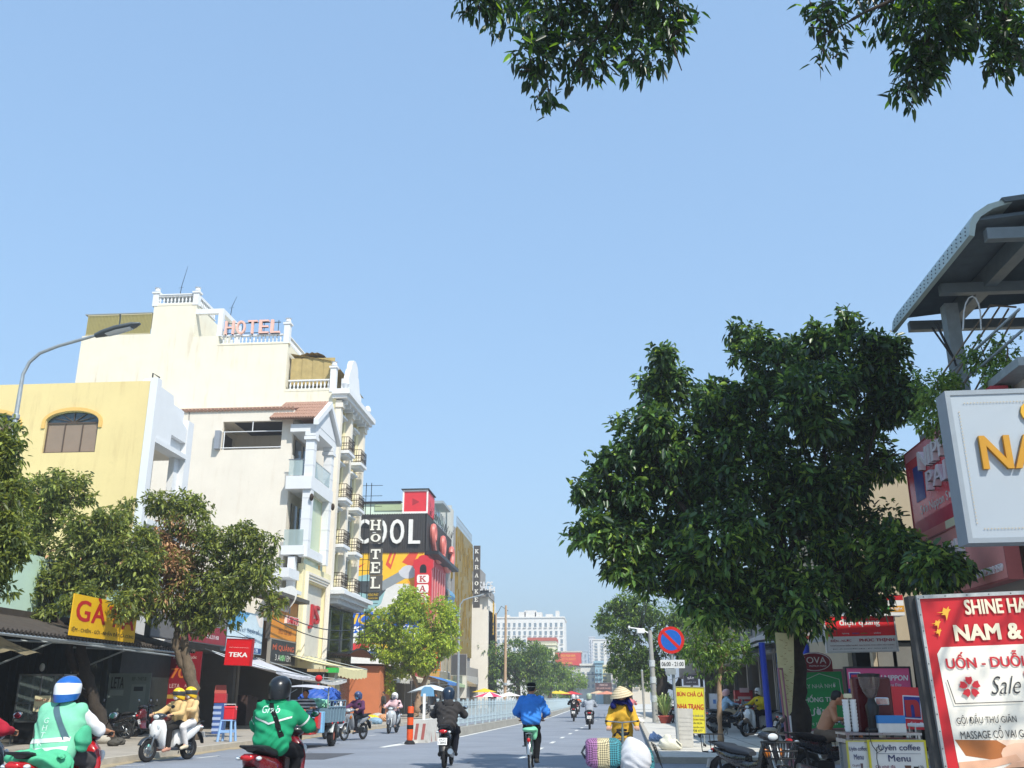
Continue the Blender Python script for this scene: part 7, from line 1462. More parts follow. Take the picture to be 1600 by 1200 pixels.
# overhanging branches of the tree beside the camera (its trunk stands right of the picture)
OV = [leafmat('leaf overhead', '#24381e', '#4d7a26', .3, .35), leafmat('leaf overhead bright', '#5f8a2c', '#a8d038', .45, .4), leafmat('leaf overhead dark', '#182818', '#335a20', .25, .35)]  # three leaf tones, mixed at random over the boughs
YO = 8.6; po = lambda px, py, Y=YO: pt(px, py, Y)
def OB(px, py, rp, n, dy=0): return B(px, py, rp, YO + dy, int(n * 2.3))
tree('overhanging_tree', 'tree beside the camera whose leafy boughs hang into the top of the picture', (5.4, 4.5, .12),
     [[((5.4, 4.5, .1), .3), ((5.3, 4.6, 3), .26), ((5.0, 5, 6), .2), ((4.2, 6.5, 8.6), .14), ((3.6, 7.6, 9.8), .1)], [((4.6, 6, 7.8), .1), (po(1560, -160), .08), (po(1480, -40), .04), (po(1450, 60), .02), (po(1430, 140), .008)], [((3.6, 7.6, 9.8), .08), (po(1150, -220), .06), (po(1000, -60), .035), (po(950, 40), .02), (po(880, 120), .008)], [(po(1000, -60), .03), (po(1040, 40), .015), (po(1065, 110), .006)], [(po(1480, -40), .03), (po(1350, 20), .015), (po(1280, 60), .006)], [(po(1560, -100), .04), (po(1570, 30), .02), (po(1580, 90), .006)]],
     [((6.6, 5.2, 8.6), (2.2, 2.0, 1.6), 1300), ((5.2, 3.5, 9.2), (2.0, 2.0, 1.6), 900), OB(870, 20, 78, 340), OB(960, 20, 80, 330, .4), OB(1035, 40, 50, 120), OB(800, -20, 80, 260, .3), OB(840, 90, 48, 120), OB(1010, 95, 42, 80), OB(920, 90, 60, 150), OB(960, -70, 110, 420, -.4), OB(850, 150, 24, 26), OB(1000, -20, 80, 200),
      OB(1450, 50, 70, 330), OB(1530, 20, 80, 420, .4), OB(1440, 110, 40, 110), OB(1590, 60, 50, 220), OB(1390, -10, 80, 320, .4), OB(1300, 30, 44, 70), OB(1290, 75, 30, 22), OB(1420, 140, 24, 34), OB(1520, -80, 130, 500, -.4), OB(1275, 10, 24, 22), OB(1560, 100, 26, 40), OB(1330, -60, 60, 150), OB(750, 0, 44, 110), OB(1060, 20, 34, 60)], .125, OV, (6, .9, 6), seed=51, per=6, wid=.36, droop=.75, bark=BARKD, singles=300, lump=.3, shell=2.4, twig=True,
     pick=lambda c: c[:, 2] * -1.0)
# ------------------------------------------------------------------ signs, poles, clutter on the right pavement
b = G(1060, 1168, .12); Yn = b.y; top = PY(1047, 985, Yn); lx = (top.x - b.x) / (top.z - .12)
r = thing('no_parking_sign', 'round blue and red no parking sign on a grey pole', 'road sign', b); P = lambda z, dy=0: Vector((b.x + lx * (z - .12), Yn + dy, z))
MB().tube([P(.1), P(top.z + .1)], .045, 10).build('pole', GALV, r, True); c = PY(1048.5, 1000, Yn - .06); R = .37
def disc(R, y, t=.006, n=36): return MB().prism([(R * cos(2 * pi * i / n), R * sin(2 * pi * i / n)) for i in range(n)], c - Y3 * y, X3, Z3, t)
pl = disc(R, .0, .02).build('disc', mat('sign red', '#cf2a24', .4, 0, .05, 6), r); disc(R * .77, .004, .003).build('blue_field', mat('sign blue', '#1f63c0', .4, 0, .05, 6), pl)
MB().prism([(-.27, .21), (-.21, .27), (.27, -.21), (.21, -.27)][::1], c - Y3 * .008, X3, Z3, .003).build('slash', mat('sign red', '#cf2a24'), pl)
f = frY(1032, 1031, 1070, 1044, Yn - .07); board('', '', f, '#e2e3e2', .015, None, parent=r, texts=[('06:00 - 21:00', 0, 0, .9, .5, '#2a2c30', dict(bold=.02))])
f = frY(1040, 1045, 1056, 1054, Yn - .06); MB().box(f.o, (f.w, .1, f.h)).build('junction_box', GALV, r)
f = frY(1057, 1074, 1101, 1145, Yn + .3, -1.5)
rb = board('food_sign', 'yellow standing sign with red BÚN CHẢ CÁ NHA TRANG lettering', f, '#dfd53c', .05, '#a9a58c', .02, texts=[('BÚN CHẢ CÁ', 0, .36, .92, .12, '#c2242c', dict(bold=.05)), ('NHA TRANG', 0, .07, .92, .12, '#c2242c', dict(bold=.05)), ('BÚN CHẢ CÁ', .2, -.12, .5, .05, '#3f4a8a'), ('BÚN SỨA NHA TRANG', .2, -.2, .55, .05, '#8a5a2a'), ('BÚN SỨA', .2, -.28, .4, .05, '#3a3a3a'), ('Đ. NGUYỄN TRÃI', .2, -.37, .5, .045, '#3a3a3a'), ('0938 477', .2, -.45, .4, .045, '#3a3a3a')])
m = MB(); 
for x in (-.46, .46): m.tube([f.at(x, -.5, -.02), f.at(x, -.72, -.02)], .018, 6)
m.tube([f.at(.46, -.72, -.25), f.at(.46, -.72, .25)], .018, 6); m.build('stand', GALV, rb); m = MB()
for y in (-.2, .2): m.lathe([(.02, -.02), (.05, -.02), (.05, .02), (.02, .02)], f.at(.46, -.745, y), (1, 0, 0), 12, True)
m.build('castor', RUB, rb)
f = frY(1058, 1107, 1083, 1167, Yn + .05, -2)
board('notice_panel', 'tall white weathered notice panel leaning on the sign pole', f, '#c9c7c0', .04, None, cat='notice', texts=[('- - - - - - - - -', 0, .25 - .11 * i, .75, .015, '#9a9a98') for i in range(6)], face_mat=mat('weathered board', '#c6c4bd', .8, 0, .2, 6, dirt=.5))
yu = 57.0; b = PY(1024, 1120, yu); tp = PY(1015.5, 985, yu); r = thing('utility_pole', 'grey concrete pole with pasted stickers behind the no parking sign', 'utility pole', (b.x, yu, .12)); MB().tube([(b.x, yu, .1), (tp.x, yu, tp.z)], [.17, .11], 12).build('shaft', mat('grey concrete', '#a5a49e', .9, 0, .2, 3, dirt=.3), r, True); MB().tube([(tp.x, yu, tp.z - .2), PY(1002, 983, yu), PY(985, 981, yu)], .04, 6).build('arm', WHITE, r); q = PY(1001, 986, yu - .1); MB().rbox(q, (.45, .3, .28), .06).build('lamp_box', WHITE, r); q2 = PY(983, 980, yu); MB().rbox(q2, (.12, .3, .14), .03).build('camera', WHITE, r); m = MB()
for z in (1.2, 2.2, 3.1): m.lathe([(.172, 0), (.172, .35)], (b.x + (tp.x - b.x) * z / tp.z, yu, z), (0, 0, 1), 12)
m.build('stickers', mat('torn paper', '#c9cfd0', .8, 0, .3, 12, dirt=.4), r)
b = PY(1007, 1118, 68); r = thing('utility_pole', 'thin grey post left of the stickered pole', 'utility pole', (b.x, 68, .12)); MB().tube([(b.x, 68, .1), (b.x - .05, 68, PY(1005, 1048, 68).z)], .075, 8).build('shaft', mat('grey concrete', '#a5a49e'), r); MB().lathe([(.09, 0), (.02, .08)], (b.x - .05, 68, PY(1005, 1048, 68).z), (0, 0, 1), 8).build('cap', GALV, r)
b = G(1040, 1127, .12); Yp = 55.0; b = Vector((PY(1040, 1126, Yp).x, Yp, .12)); r = thing('potted_plant', 'spiky green plant in a red clay pot by the stickered pole', 'plant', b); MB().lathe([(.25, 0), (.38, .32), (.42, .36), (.4, .4), (.3, .38)], b, (0, 0, 1), 18, True).build('pot', mat('red clay', '#a8483a', .8, 0, .15, 8), r, True, 50)
rng = random.Random(9); m = MB()
for i in range(60):
    a = rng.random() * 6.28; e = .5 + rng.random() * .9; h = .5 + rng.random() * .7; d = Vector((cos(a), sin(a), 0)); s = Vector((-sin(a), cos(a), 0)); p0 = b + Z3 * .38 + d * .08; p1 = p0 + d * e * .35 + Z3 * h; p2 = p0 + d * e * .75 + Z3 * h * (.75 + .5 * rng.random()); m.add([p0 - s * .02, p0 + s * .02, p1 + s * .035, p1 - s * .035, p2], [(0, 1, 2, 3), (3, 2, 4)], i % 2)
m.build('leaves', [leafmat('agave', '#6f8a4a', '#a8c060', .2), leafmat('agave pale', '#b3bd78', '#d0d890', .2)], r, kind='stuff')
board('shop_sign', 'dark SẤY hairdryer shop sign behind the young tree', frY(1069, 1054, 1090, 1070, 44), '#2a2c38', .15, '#50525c', .03, texts=[('SẤY', 0, .2, .5, .3, '#c9ccd4'), ('GIẶT ỦI', 0, -.25, .7, .16, '#9aa0ac')])
f = frY(1151, 1080, 1176, 1122, 47); rk = board('kiosk', 'red kiosk board with a pale screen behind the parked bikes', f, '#cf4048', .5, '#b03038', .04, cat='kiosk', fills=[(-.2, .3, -.15, .12, '#a9c0c8'), (-.4, .4, .2, .3, '#e8c9c6')]); f2 = frY(1156, 1075, 1170, 1082, 46.9); MB().box(f2.o, (f2.w, .1, f2.h)).build('header', printm('#e6c9cc'), rk)
f = frY(1109, 1084, 1122, 1110, 42); rr = board('roll_banner', 'white roll-up banner with a blue mark beyond the yellow food sign', f, '#d9d9dc', .03, '#b4b6b8', .015, cat='banner', fills=[(-.1, .25, -.1, .15, '#5f88c0')])
# shop fronts along the right pavement
def rshop(label, y0, y1, h, wall, X=7.0, awn=None, col='#3a62b0', sign=None, seed=0):
    r = thing('shop_house', label, 'shop', (X, (y0 + y1) / 2, .12)); m = MB(); m.bx(X, X + 9, y0, y1, 3.1, h); m.bx(X + 2.5, X + 9, y0, y1, .12, 3.1); m.bx(X, X + 2.5, y0, y0 + .2, .12, 3.1); m.build('wall', mat('render ' + wall, wall, .9, 0, .12, 1.2, streak=.5), r)
    m = MB()
    for y in (y0 + .25, (y0 + y1) / 2, y1 - .35): m.bx(X - .02, X + .18, y, y + .22, .12, 3.08)
    m.build('column', plast(col), r); m = MB(); rg = random.Random(seed)
    for i in range(5): y = y0 + .6 + (y1 - y0 - 1.5) * rg.random(); m.bx(X + 1.6, X + 2.4, y, y + .7, .12, 1 + rg.random())
    m.build('shelf', mat('shelf goods 1', '#40464c', .8, 0, .5, 5), r); m = MB()
    for k in range(int((h - 3.6) // 2.8)):
        for i in range(2): y = y0 + (y1 - y0) * (i + .5) / 2; m.bx(X - .04, X - .005, y - .6, y + .6, 4.1 + k * 2.8, 5.5 + k * 2.8)
    m.build('window', GLASS, r)
    if awn: m = MB(); m.grid(lambda u, v: (X - 1.6 * u, y0 + .1 + (y1 - y0 - .2) * v, 3.3 - .45 * u), 3, 10); m.build('awning', mat('awning ' + awn, awn, .85, 0, .15, 3), r)
    if sign: board('', '', FR((X - .1, (y0 + y1) / 2, 3.55), -Y3, Z3, (y1 - y0) * .85, .8), sign[0], .1, parent=r)
    return r
rshop('shop house with blue columns behind the parked motorbikes', 33.2, 40, 6.6, '#a8a294', 7.0, None, '#2e5f9c', ('#4d5a6a', '', '#d8d8d8'), 1); rshop('grey shop house right behind the red kiosk', 40.2, 48, 6.8, '#8f8d88', 7.0, '#8a9096', '#8a8a88', ('#b8bcc0', '', '#3a4a6a'), 2); rshop('shop house with teal awning behind the young tree', 48.2, 58, 7.0, '#9a948a', 7.1, '#5f8f98', '#6a6a68', ('#d8d4c8', '', '#b03a30'), 3); rshop('dim shop house behind the leaning green tree', 58.2, 72, 7.2, '#8c877c', 7.2, '#7a756a', '#6a6a68', None, 4); rshop('farther shop house right of the stickered pole', 72.2, 95, 8, '#a09a8c', 7.6, '#98705a', '#6a6a68', None, 5)
for (px, pyt, pyb, Yq, lab) in ((1197, 1004, 1164, 32.6, 'bright blue leaning steel post left of the big tree trunk'), (1258, 970, 1040, 27.5, 'bright blue steel post behind the KOVA board')):
    b = G(1205, 1164, .12) if Yq > 30 else Vector((PY(1256, 1040, Yq).x, Yq, .12)); tpp = PY(1190 if Yq > 30 else 1257, pyt, b.y); r = thing('blue_post', lab, 'post', (b.x, b.y, .12)); MB().tube([(b.x, b.y, .5), (tpp.x, b.y, tpp.z)], .095, 12).build('tube', mat('royal blue paint', '#1d3fb4', .4, 0, .08, 6), r, True); MB().lathe([(.24, 0), (.22, .45), (.1, .5)], (b.x, b.y, .1), (0, 0, 1), 14, True).build('concrete_foot', KERB, r, True, 50)
m = MB(); r = thing('canopy_frame', 'pale steel canopy frame above the parked motorbikes', 'canopy', (5.6, 34, .12)); m.tube([(5.3, 33, 3.1), (5.6, 48, 3.1)], .05, 6); m.tube([(5.3, 33, 3.1), (7.1, 33, 3.3)], .04, 6); m.tube([(5.5, 40, 3.1), (7.1, 40, 3.3)], .04, 6); m.build('beam', GALV, r); m = MB(); m.quad((5.2, 33.2, 3.2), (5.5, 48, 3.2), (7.05, 48, 3.45), (7.05, 33.2, 3.45)); m.build('sheet', mat('steel sheet', '#5f6a70'), r)
c = PY(1228, 1050, 19.4); r = thing('cloth_pennant', 'long pale yellow cloth pennant with faded writing tied to the tree trunk', 'pennant', (c.x, 19.4, .6)); m = MB(); pa = [(1211, 988), (1240, 990), (1241, 1050), (1237, 1112), (1231, 1121), (1226, 1116), (1216, 1050)]; m.prism([((PY(x, y, 19.4) - c).x, (PY(x, y, 19.4) - c).z) for x, y in pa][::-1], c, X3, Z3, .012); pn = m.build('cloth', mat('yellowed cloth', '#c9bd8c', .9, 0, .15, 9, .2, 60), r); m = MB()
rng = random.Random(2)
for i in range(26): q = PY(1219 + 14 * rng.random() + i * .3, 996 + i * 4.2, 19.385); m.box(q, (.03 + .04 * rng.random(), .004, .008), rot('Y', 80 * rng.random() - 40))
m.build('faded_writing', printm('#8f6a3c'), pn); MB().tube([PY(1234, 1118, 19.4), PY(1242, 1210, 19.4)], .022, 6).build('white_pole', WHITE, r)
r = thing('leaning_rods', 'two slim mauve red metal rods leaning beside the tree trunk', 'rods', PY(1230, 1200, 19.0)); MB().tube([PY(1216, 1045, 19.0), PY(1236, 1215, 19.0)], .02, 6).tube([PY(1216, 1045, 19.0), PY(1222, 1045, 19.3)], .02, 6).build('rod', mat('mauve post', '#96626c'), r); MB().tube([PY(1222, 1045, 19.3), PY(1243, 1215, 19.3)], .018, 6).build('back_rod', mat('mauve post', '#96626c'), r)
for (px, py, c, lab, s) in ((1045, 1172, '#d9d6c4', 'crumpled white plastic rubbish bag beside the sign pole', .34), (1023, 1158, '#9fb6dc', 'crumpled pale blue plastic bag on the pavement', .24), (999, 1130, '#d9d9d6', 'small white bag at the kerb near the pink rider', .3), (1030, 1127, '#dddddb', 'white bag beside the clay pot', .3)):
    p = G(px, py, .12); q = soft([('e', (0, 0, s * .4), np.array((s * .8, s * .6, s * .5))), ('e', (s * .5, 0, s * .25), np.array((s * .5, s * .4, s * .3))), ('e', (-.1 * s, 0, s * .8), np.array((s * .3, s * .25, s * .35)))], .025, .05, lambda a: -a[:, 2], .022, int(px)); o = q.build('rubbish_bag', mat('bag ' + c, c, .5, 0, .15, 12, .4, 40), None, True, 180); o.location = p; tag(o, lab, 'bag')
# ================================================================== PEOPLE AND VEHICLES
def head_to(dx, dy): return atan2(-dx, dy)
def strap(root, tp, pts, col, w=.05, name='bag_strap'):
    m = MB(); P = [Vector(p) for p in pts]; n = 26; vs = []
    for i in range(n + 1):
        t = i / n * (len(P) - 1); k = min(int(t), len(P) - 2); q = P[k].lerp(P[k + 1], t - k); d = (P[k + 1] - P[k]).normalized(); s = Vector((-d.z, 0, d.x)) * w / 2; vs += [q - s, q + s]
    m.add(vs, [(2 * i, 2 * i + 1, 2 * i + 3, 2 * i + 2) for i in range(n)]); drape(m, tp, lift=.008).build(name, cloth(col), root)
def backtext(root, tp, s, x, z, w, h, col, name='lettering', **k):
    m = MB(); letters(m, s, (x, 0, z), X3, Z3, w, h, lift=0, **k); drape(m, tp, lift=.007).build(name, printm(col), root)
# --- green vest rider with the blue helmet
L1 = (-5.92, 10.75, 0); sc = 1.0
scooter('red and black scooter under the green vest rider at lower left', '#a8141c', '#17181a', loc=L1, rz=-.05, num=('59-X2', '73416'), group='scooters on the road')
J = seat_pose(.03)
h = human('person', 'rider in a mint green vest with a blue and white helmet, seen from behind', L1, -.05, J, '#e4e2e4', '#4a4748', helmet=('#1c5fae', '#e6e8ea'), shoes='#2a2a2a', sleeve='short', res=.016, bulk=1.04, sc=sc, wr=.004, group='riders on the road')
T = [(J['pel'], J['chest'], .175, .182, (1.4, 1, 1)), (J['chest'], tuple(np.array(J['neck']) - (0, 0, .03)), .178, .09, (1.5, 1, 1)), (J['pel'], tuple(np.array(J['pel']) - (0, .03, .06)), .165, .165, (1.4, 1, 1))]
for k in 'LR': T.append((J['sh' + k], tuple(np.array(J['sh' + k]) * .8 + np.array(J['chest']) * .2), .094, .1))
zc = J['neck'][2] + .035; tp = soft(T, .014, .05, lambda p: p[:, 2] - zc, .009, 5); tp.build('vest', cloth('#7fc9a6'), h, True, 180)
for z in (.835, .93):
    m = MB(); m.grid(lambda u, v: (-.22 + .44 * u, 0, z + .045 * v + .03 * u), 24, 2); drape(m, tp).build('reflective_band', mat('reflective tape', '#d9dcd6', .4, .2, .05, 8), h)
for i, ch in enumerate('GHTK'): backtext(h, tp, ch, -.06, 1.17 - i * .075, .055, .055, '#dff0e6', bold=-.01)
strap(h, tp, [(-.04, 0, 1.33), (.08, 0, 1.18), (.19, 0, .98)], '#4f6a74', .055)
m = soft([('e', (.27, .05, .98), np.array((.07, .13, .14)))], .016, .03, None, .006); m.build('shoulder_bag', cloth('#4fae86'), h, True, 180)
m = soft([('e', (0, -.42, .80), np.array((.30, .18, .09))), ('e', (.2, -.3, .72), np.array((.16, .2, .15)))], .02, .06, None, .014, 3); o = m.build('raincoat_bundle', cloth('#58b98c'), None, True, 180); o.location = L1; o.rotation_euler = (0, 0, -.05); tag(o, 'folded green raincoat draped over the scooter seat at lower left', 'raincoat')
# --- green jacket rider
L2 = (-4.02, 12.35, 0)
scooter('dark maroon scooter under the green jacket rider', '#6d1420', '#18191b', loc=L2, rz=-.08, num=('59-V1', '30827'), group='scooters on the road')
J = seat_pose(.05, bar=(.31, .56, 1.0))
h = human('person', 'rider in a green jacket with white chevron and black helmet, seen from behind', L2, -.08, J, '#1f8f64', '#17181c', helmet=('#15181c', None), shoes='#1a1a1a', res=.013, bulk=1.2, sc=1.02, wr=.010, group='riders on the road')
tp = human.top
m = MB(); m.grid(lambda u, v: (-.24 + .48 * u, 0, 1.145 - .075 * (1 - abs(2 * u - 1)) + .022 * v), 40, 1); drape(m, tp).build('reflective_chevron', mat('reflective tape', '#d9dcd6'), h)
m = MB(); m.grid(lambda u, v: (-.24 + .48 * u, 0, 1.17 - .075 * (1 - abs(2 * u - 1)) + (.14 - .1 * abs(2 * u - 1) ** 2) * v), 40, 8); drape(m, tp, lift=.004).build('yoke', cloth('#35a878'), h)
backtext(h, tp, 'Grab', -.02, 1.245, .24, .085, '#d8efe2', bold=.01)
strap(h, tp, [(-.09, 0, 1.37), (.06, 0, 1.17), (.17, 0, .93)], '#141517', .05)
for s in (-1, 1):
    e, w = Vector(J['elR' if s > 0 else 'elL']), Vector(J['shR' if s > 0 else 'shL']); q = e.lerp(w, .3); d = (w - e).normalized(); MB().lathe([(.088, -.012), (.09, 0), (.088, .012)], q, d, 18).build('sleeve_band', mat('reflective tape', '#d9dcd6'), h, True)
m = soft([('e', (0, J['neck'][1] - .03, J['neck'][2] - .0), np.array((.10, .09, .05)))], .014, .02); m.build('collar', cloth('#1f8f64'), h, True, 180)
# --- rider cut by the left edge
Le = (-7.15, 10.9, 0); scooter('dark scooter cut off by the left picture edge', '#2a2d33', '#17181a', loc=Le, rz=0, group='scooters on the road'); human('person', 'rider in a red top and white trousers cut by the left edge', Le, 0, seat_pose(.04), '#b02a3c', '#d9d9dc', helmet=('#c04850', None), group='riders on the road')
# --- white scooter with two riders in tan
hd = head_to(-.38, -.92); L3 = (-10.05, 23.6, 0)
scooter('white scooter with two tan jacket riders coming along the left kerb', '#e6e6e4', '#2a3038', loc=L3, rz=hd, seatcol='#2a2422', num=('59-C1', '40551'), group='scooters on the road')
J = seat_pose(.02); J['head'] = (J['head'][0], J['head'][1], J['head'][2])
human('person', 'rider in a tan jacket and yellow helmet steering the white scooter', L3, hd, J, '#d3b27c', '#2c2a28', SKIN2, ('#eec315', '#3a3a38'), '#e9e4e0', '#b98a78', group='riders on the road', res=.02)
J = seat_pose(.0, .83, bar=(.17, .40, 1.12), knee=(.24, .42, .76), foot=(.22, .26, .34)); off = Vector((0, -.36, 0)); off.rotate(Matrix.Rotation(hd, 3, 'Z'))
human('person', 'pillion passenger in tan with white trousers on the white scooter', (L3[0] + off.x, L3[1] + off.y, 0), hd, J, '#d8b886', '#e2dedb', SKIN2, ('#eec315', '#3a3a38'), '#e9e4e0', '#d9cbb0', group='riders on the road', res=.02)
# --- purple rider, pink rider, rider behind the cart
hd = head_to(-.3, -.95); L4 = (-8.55, 35.6, 0); scooter('grey step-through motorbike under the purple jacket rider', '#8b8f94', '#3a3d42', loc=L4, rz=hd, style='cub', group='scooters on the road'); human('person', 'rider in a purple patterned jacket with a blue face mask', L4, hd, seat_pose(.02), mat('purple plaid', '#5a2d55', .9, 0, .5, 26), '#1d1e24', SKIN2, ('#3a4a72', None), '#7fb4d8', '#3a3a3c', group='riders on the road')
hd = head_to(-.05, -1); L5 = (-8.66, 42.6, 0); scooter('silver scooter under the pink jacket rider', '#b4b8bc', '#4a4d52', loc=L5, rz=hd, group='scooters on the road'); human('person', 'rider in a pale pink jacket and white helmet on a silver scooter', L5, hd, seat_pose(.02), '#dbb8bc', '#3a3d46', SKIN2, ('#e2e2e2', None), '#8fa0b0', '#4a4a4a', group='riders on the road')
L5b = (-9.75, 36.9, 0); scooter('pale scooter half hidden behind the cargo tricycle', '#c9ccce', '#3a3d42', loc=L5b, rz=head_to(-.1, -1), group='scooters on the road'); human('person', 'rider with a pale blue helmet half hidden behind the cargo tricycle', L5b, head_to(-.1, -1), seat_pose(.02), '#c9c9cc', '#2c2e34', SKIN2, ('#b4cfdc', None), '#dddddd', group='riders on the road')
# --- dark jacket rider
L6 = (-3.25, 21.7, 0); scooter('black step-through motorbike with white number plate in the middle of the road', '#17181b', '#17181b', loc=L6, rz=.03, style='cub', num=('59-D1', '12845'), rim='#2c2e30', group='scooters on the road', rear_dark=True)
J = seat_pose(.06); h = human('person', 'rider in a dark grey hooded jacket and navy helmet, seen from behind', L6, .03, J, '#3a3838', '#181a24', helmet=('#16283c', None), shoes='#202226', res=.015, bulk=1.12, wr=.010, group='riders on the road'); tp = human.top
m = soft([('e', (.02, J['neck'][1] - .12, J['neck'][2] - .05), np.array((.12, .07, .10))), ('e', (0, J['neck'][1] - .03, J['neck'][2] + .02), np.array((.10, .09, .05)))], .015, .05, None, .005); m.build('hood', cloth('#3a3838'), h, True, 180)
m = MB(); m.prism([(-.06, 0), (.05, -.02), (.02, .22)], (-.08, 0, .80), X3, Z3, 0); drape(m, tp, lift=.02).build('white_bag_corner', cloth('#c9c9c6'), h)
# --- cyclist
L7 = (-1.42, 21.3, 0); bicycle('green bicycle with a rear rack under the blue shirt cyclist', '#5f9a80', loc=L7, rz=.0)
J = seat_pose(.08, .92, bar=(.27, .24, 1.03), knee=(.11, .26, .66), foot=(.1, .02, .22)); J['knL'] = (-.11, .30, .82); J['anL'] = (-.10, .02, .52); J['toL'] = (-.10, .16, .50); J['knR'] = (.12, .16, .58); J['anR'] = (.11, -.02, .20); J['toR'] = (.12, .13, .16)
h = human('person', 'cyclist in a bright blue shirt and black cap, seen from behind', L7, 0, J, '#3b82d6', '#14151a', helmet=None, shoes='#3a3836', res=.015, bulk=1.12, wr=.010); hc = np.array(J['head'])
m = MB(); m.loft([ring(Vector(hc) + Vector((0, -.005, z)), X3, Y3, a, b, 18) for z, a, b in ((.035, .088, .108), (.06, .094, .114), (.1, .096, .116), (.132, .07, .085), (.138, .02, .02))]); cp = m.build('cap', cloth('#15161a'), h, True, 60); MB().loft([ring(Vector(hc) + Vector((0, -.005, z)), X3, Y3, .0925, .1125, 18) for z in (.045, .058)], caps=False).build('cap_band', cloth('#c9c6be'), cp)
g = thing('plastic_bag', 'thin white plastic bag with orange fruit hanging from the handlebar', 'bag', (L7[0] + .3, L7[1] + .22, .62)); m = soft([('e', (0, 0, .12), np.array((.10, .08, .13))), ((0, 0, .2), (-.02, 0, .38), .06, .015)], .014, .04, None, .006); o = m.build('film', mat('thin film', '#dcdcdc', .3, 0, .05, 9, alpha=.6), g, True, 180); m = MB(); [m.ell((.04 * cos(i * 2.1), .03 * sin(i * 2.1), .05 + .02 * (i % 3)), (.04, .04, .04), 8, 6) for i in range(5)]; m.build('fruit', plast('#e0622a'), g, True, 180); ORG.pop(g.name, None)
g = soft([('e', (0, 0, 0), np.array((.15, .17, .05))), ('e', (.1, .05, -.08), np.array((.06, .05, .12)))], .016, .05, None, .01, 4).build('rack_bag', mat('green film', '#7fcfa4', .5, 0, .15, 12), None, True, 180); g.location = (L7[0], L7[1] - .52, .79); tag(g, 'mint green plastic bag strapped on the bicycle rack', 'bag')
# --- far riders
for (lab, x, y, hd, body, top, pants, hel, mk, sty) in (('rider in a black top with a white mark, far left lane', -1.6, 65, 0, '#1c1d20', '#1b1c1f', '#20222a', '#c9cbcd', None, 'auto'), ('rider in a light grey shirt ahead of the cyclist', -.45, 48.6, 0, '#2a2224', '#9fa6b0', '#1f2128', '#9aa890', None, 'auto'), ('rider in a pink jacket near the right kerb', 2.0, 64, -.1, '#2a2c30', '#c9787e', '#20222a', None, None, 'cub'), ('rider in a pale blue shirt behind the conical hat', 1.15, 58, 0, '#2a2c30', '#9fb4c8', '#2a2c34', '#b9bcc0', None, 'cub'), ('distant rider in an orange vest beside the fence', -1.9, 92, 0, '#2a2c30', '#cf6a40', '#2a2c34', '#c9c9c9', None, 'auto')):
    scooter('dark scooter of the ' + lab, body, '#17181a', loc=(x, y, 0), rz=hd, style=sty, group='scooters far down the road'); h = human('person', lab, (x, y, 0), hd, seat_pose(.04), top, pants, helmet=(hel, None) if hel else None, mask=mk, res=.026, face=False, group='riders far down the road')
    if 'white mark' in lab: m = MB(); m.prism([(.07 * cos(t), .1 * sin(t)) for t in [2 * pi * i / 14 for i in range(14)]], (0.02, 0, 1.16), X3, Z3, 0); drape(m, human.top).build('printed_mark', printm('#d4c8c4'), h)
# --- conical hat woman pushing a loaded bicycle
Lw = (.42, 18.7, 0); hd = pi; s = .93
J = dict(pel=(0, 0, .92), chest=(0, .07, 1.2), neck=(0, .12, 1.38), head=(0, .15, 1.52))
for k, q in (('L', -1), ('R', 1)):
    J['sh' + k] = (q * .18, .09, 1.32); J['el' + k] = (q * .26, .18, 1.08); J['wr' + k] = (q * .27, .40, 1.0); J['hp' + k] = (q * .09, 0, .88); J['kn' + k] = (q * .1, .04, .48); J['an' + k] = (q * .1, -.02, .08); J['to' + k] = (q * .11, .13, .04)
h = human('person', 'woman in a yellow jacket and conical hat pushing a loaded bicycle', Lw, hd, J, '#d6a93c', '#2a2c34', SKIN2, None, None, '#3a3634', hair='#1a1512', res=.016, sc=s, wr=.006, hem=.16); hc = Vector(J['head'])
M = rot('X', -8) @ rot('Y', 10); ct = hc + Vector((0, -.01, .05)); m = MB(); n = 40
R_ = lambda r, z: [ct + M @ Vector((r * cos(2 * pi * j / n), r * sin(2 * pi * j / n), z)) for j in range(n)]
m.loft([R_(.005, .17), R_(.08, .135), R_(.16, .07), R_(.235, -.02), R_(.236, -.026), R_(.16, .055), R_(.08, .12), R_(.005, .15)], caps=False); ht = m.build('conical_hat', mat('palm leaf hat', '#d6c6a4', .85, 0, .18, 30, .3, 90), h, True, 60); m = MB()
for r, z in ((.06, .15), (.1, .122), (.14, .09), (.18, .05), (.215, .012)): m.tube(R_(r, z) + [R_(r, z)[0]], .0025, 4)
m.build('hat_hoop', mat('hat hoop', '#a8946c', .8, 0, .1, 9), ht)
m = soft([('e', tuple(hc + Vector((0, .02, -.09))), np.array((.12, .12, .06))), (tuple(hc + Vector((-.11, .03, .02))), tuple(hc + Vector((-.15, .06, -.13))), .03, .05), (tuple(hc + Vector((.11, .03, .02))), tuple(hc + Vector((.17, .08, -.16))), .03, .06), ('e', tuple(hc + Vector((-.17, .08, -.2))), np.array((.05, .04, .08)))], .014, .03, lambda p: -(p[:, 2] - 1.2), .006); m.build('scarf', cloth('#161f5c'), h, True, 180)
bicycle('old bicycle under the woven basket and white sack', '#5c6a68', loc=(Lw[0] - .02, Lw[1] - .62, 0), rz=pi, name='bicycle', rack=True)
by = Lw[1] - 1.45
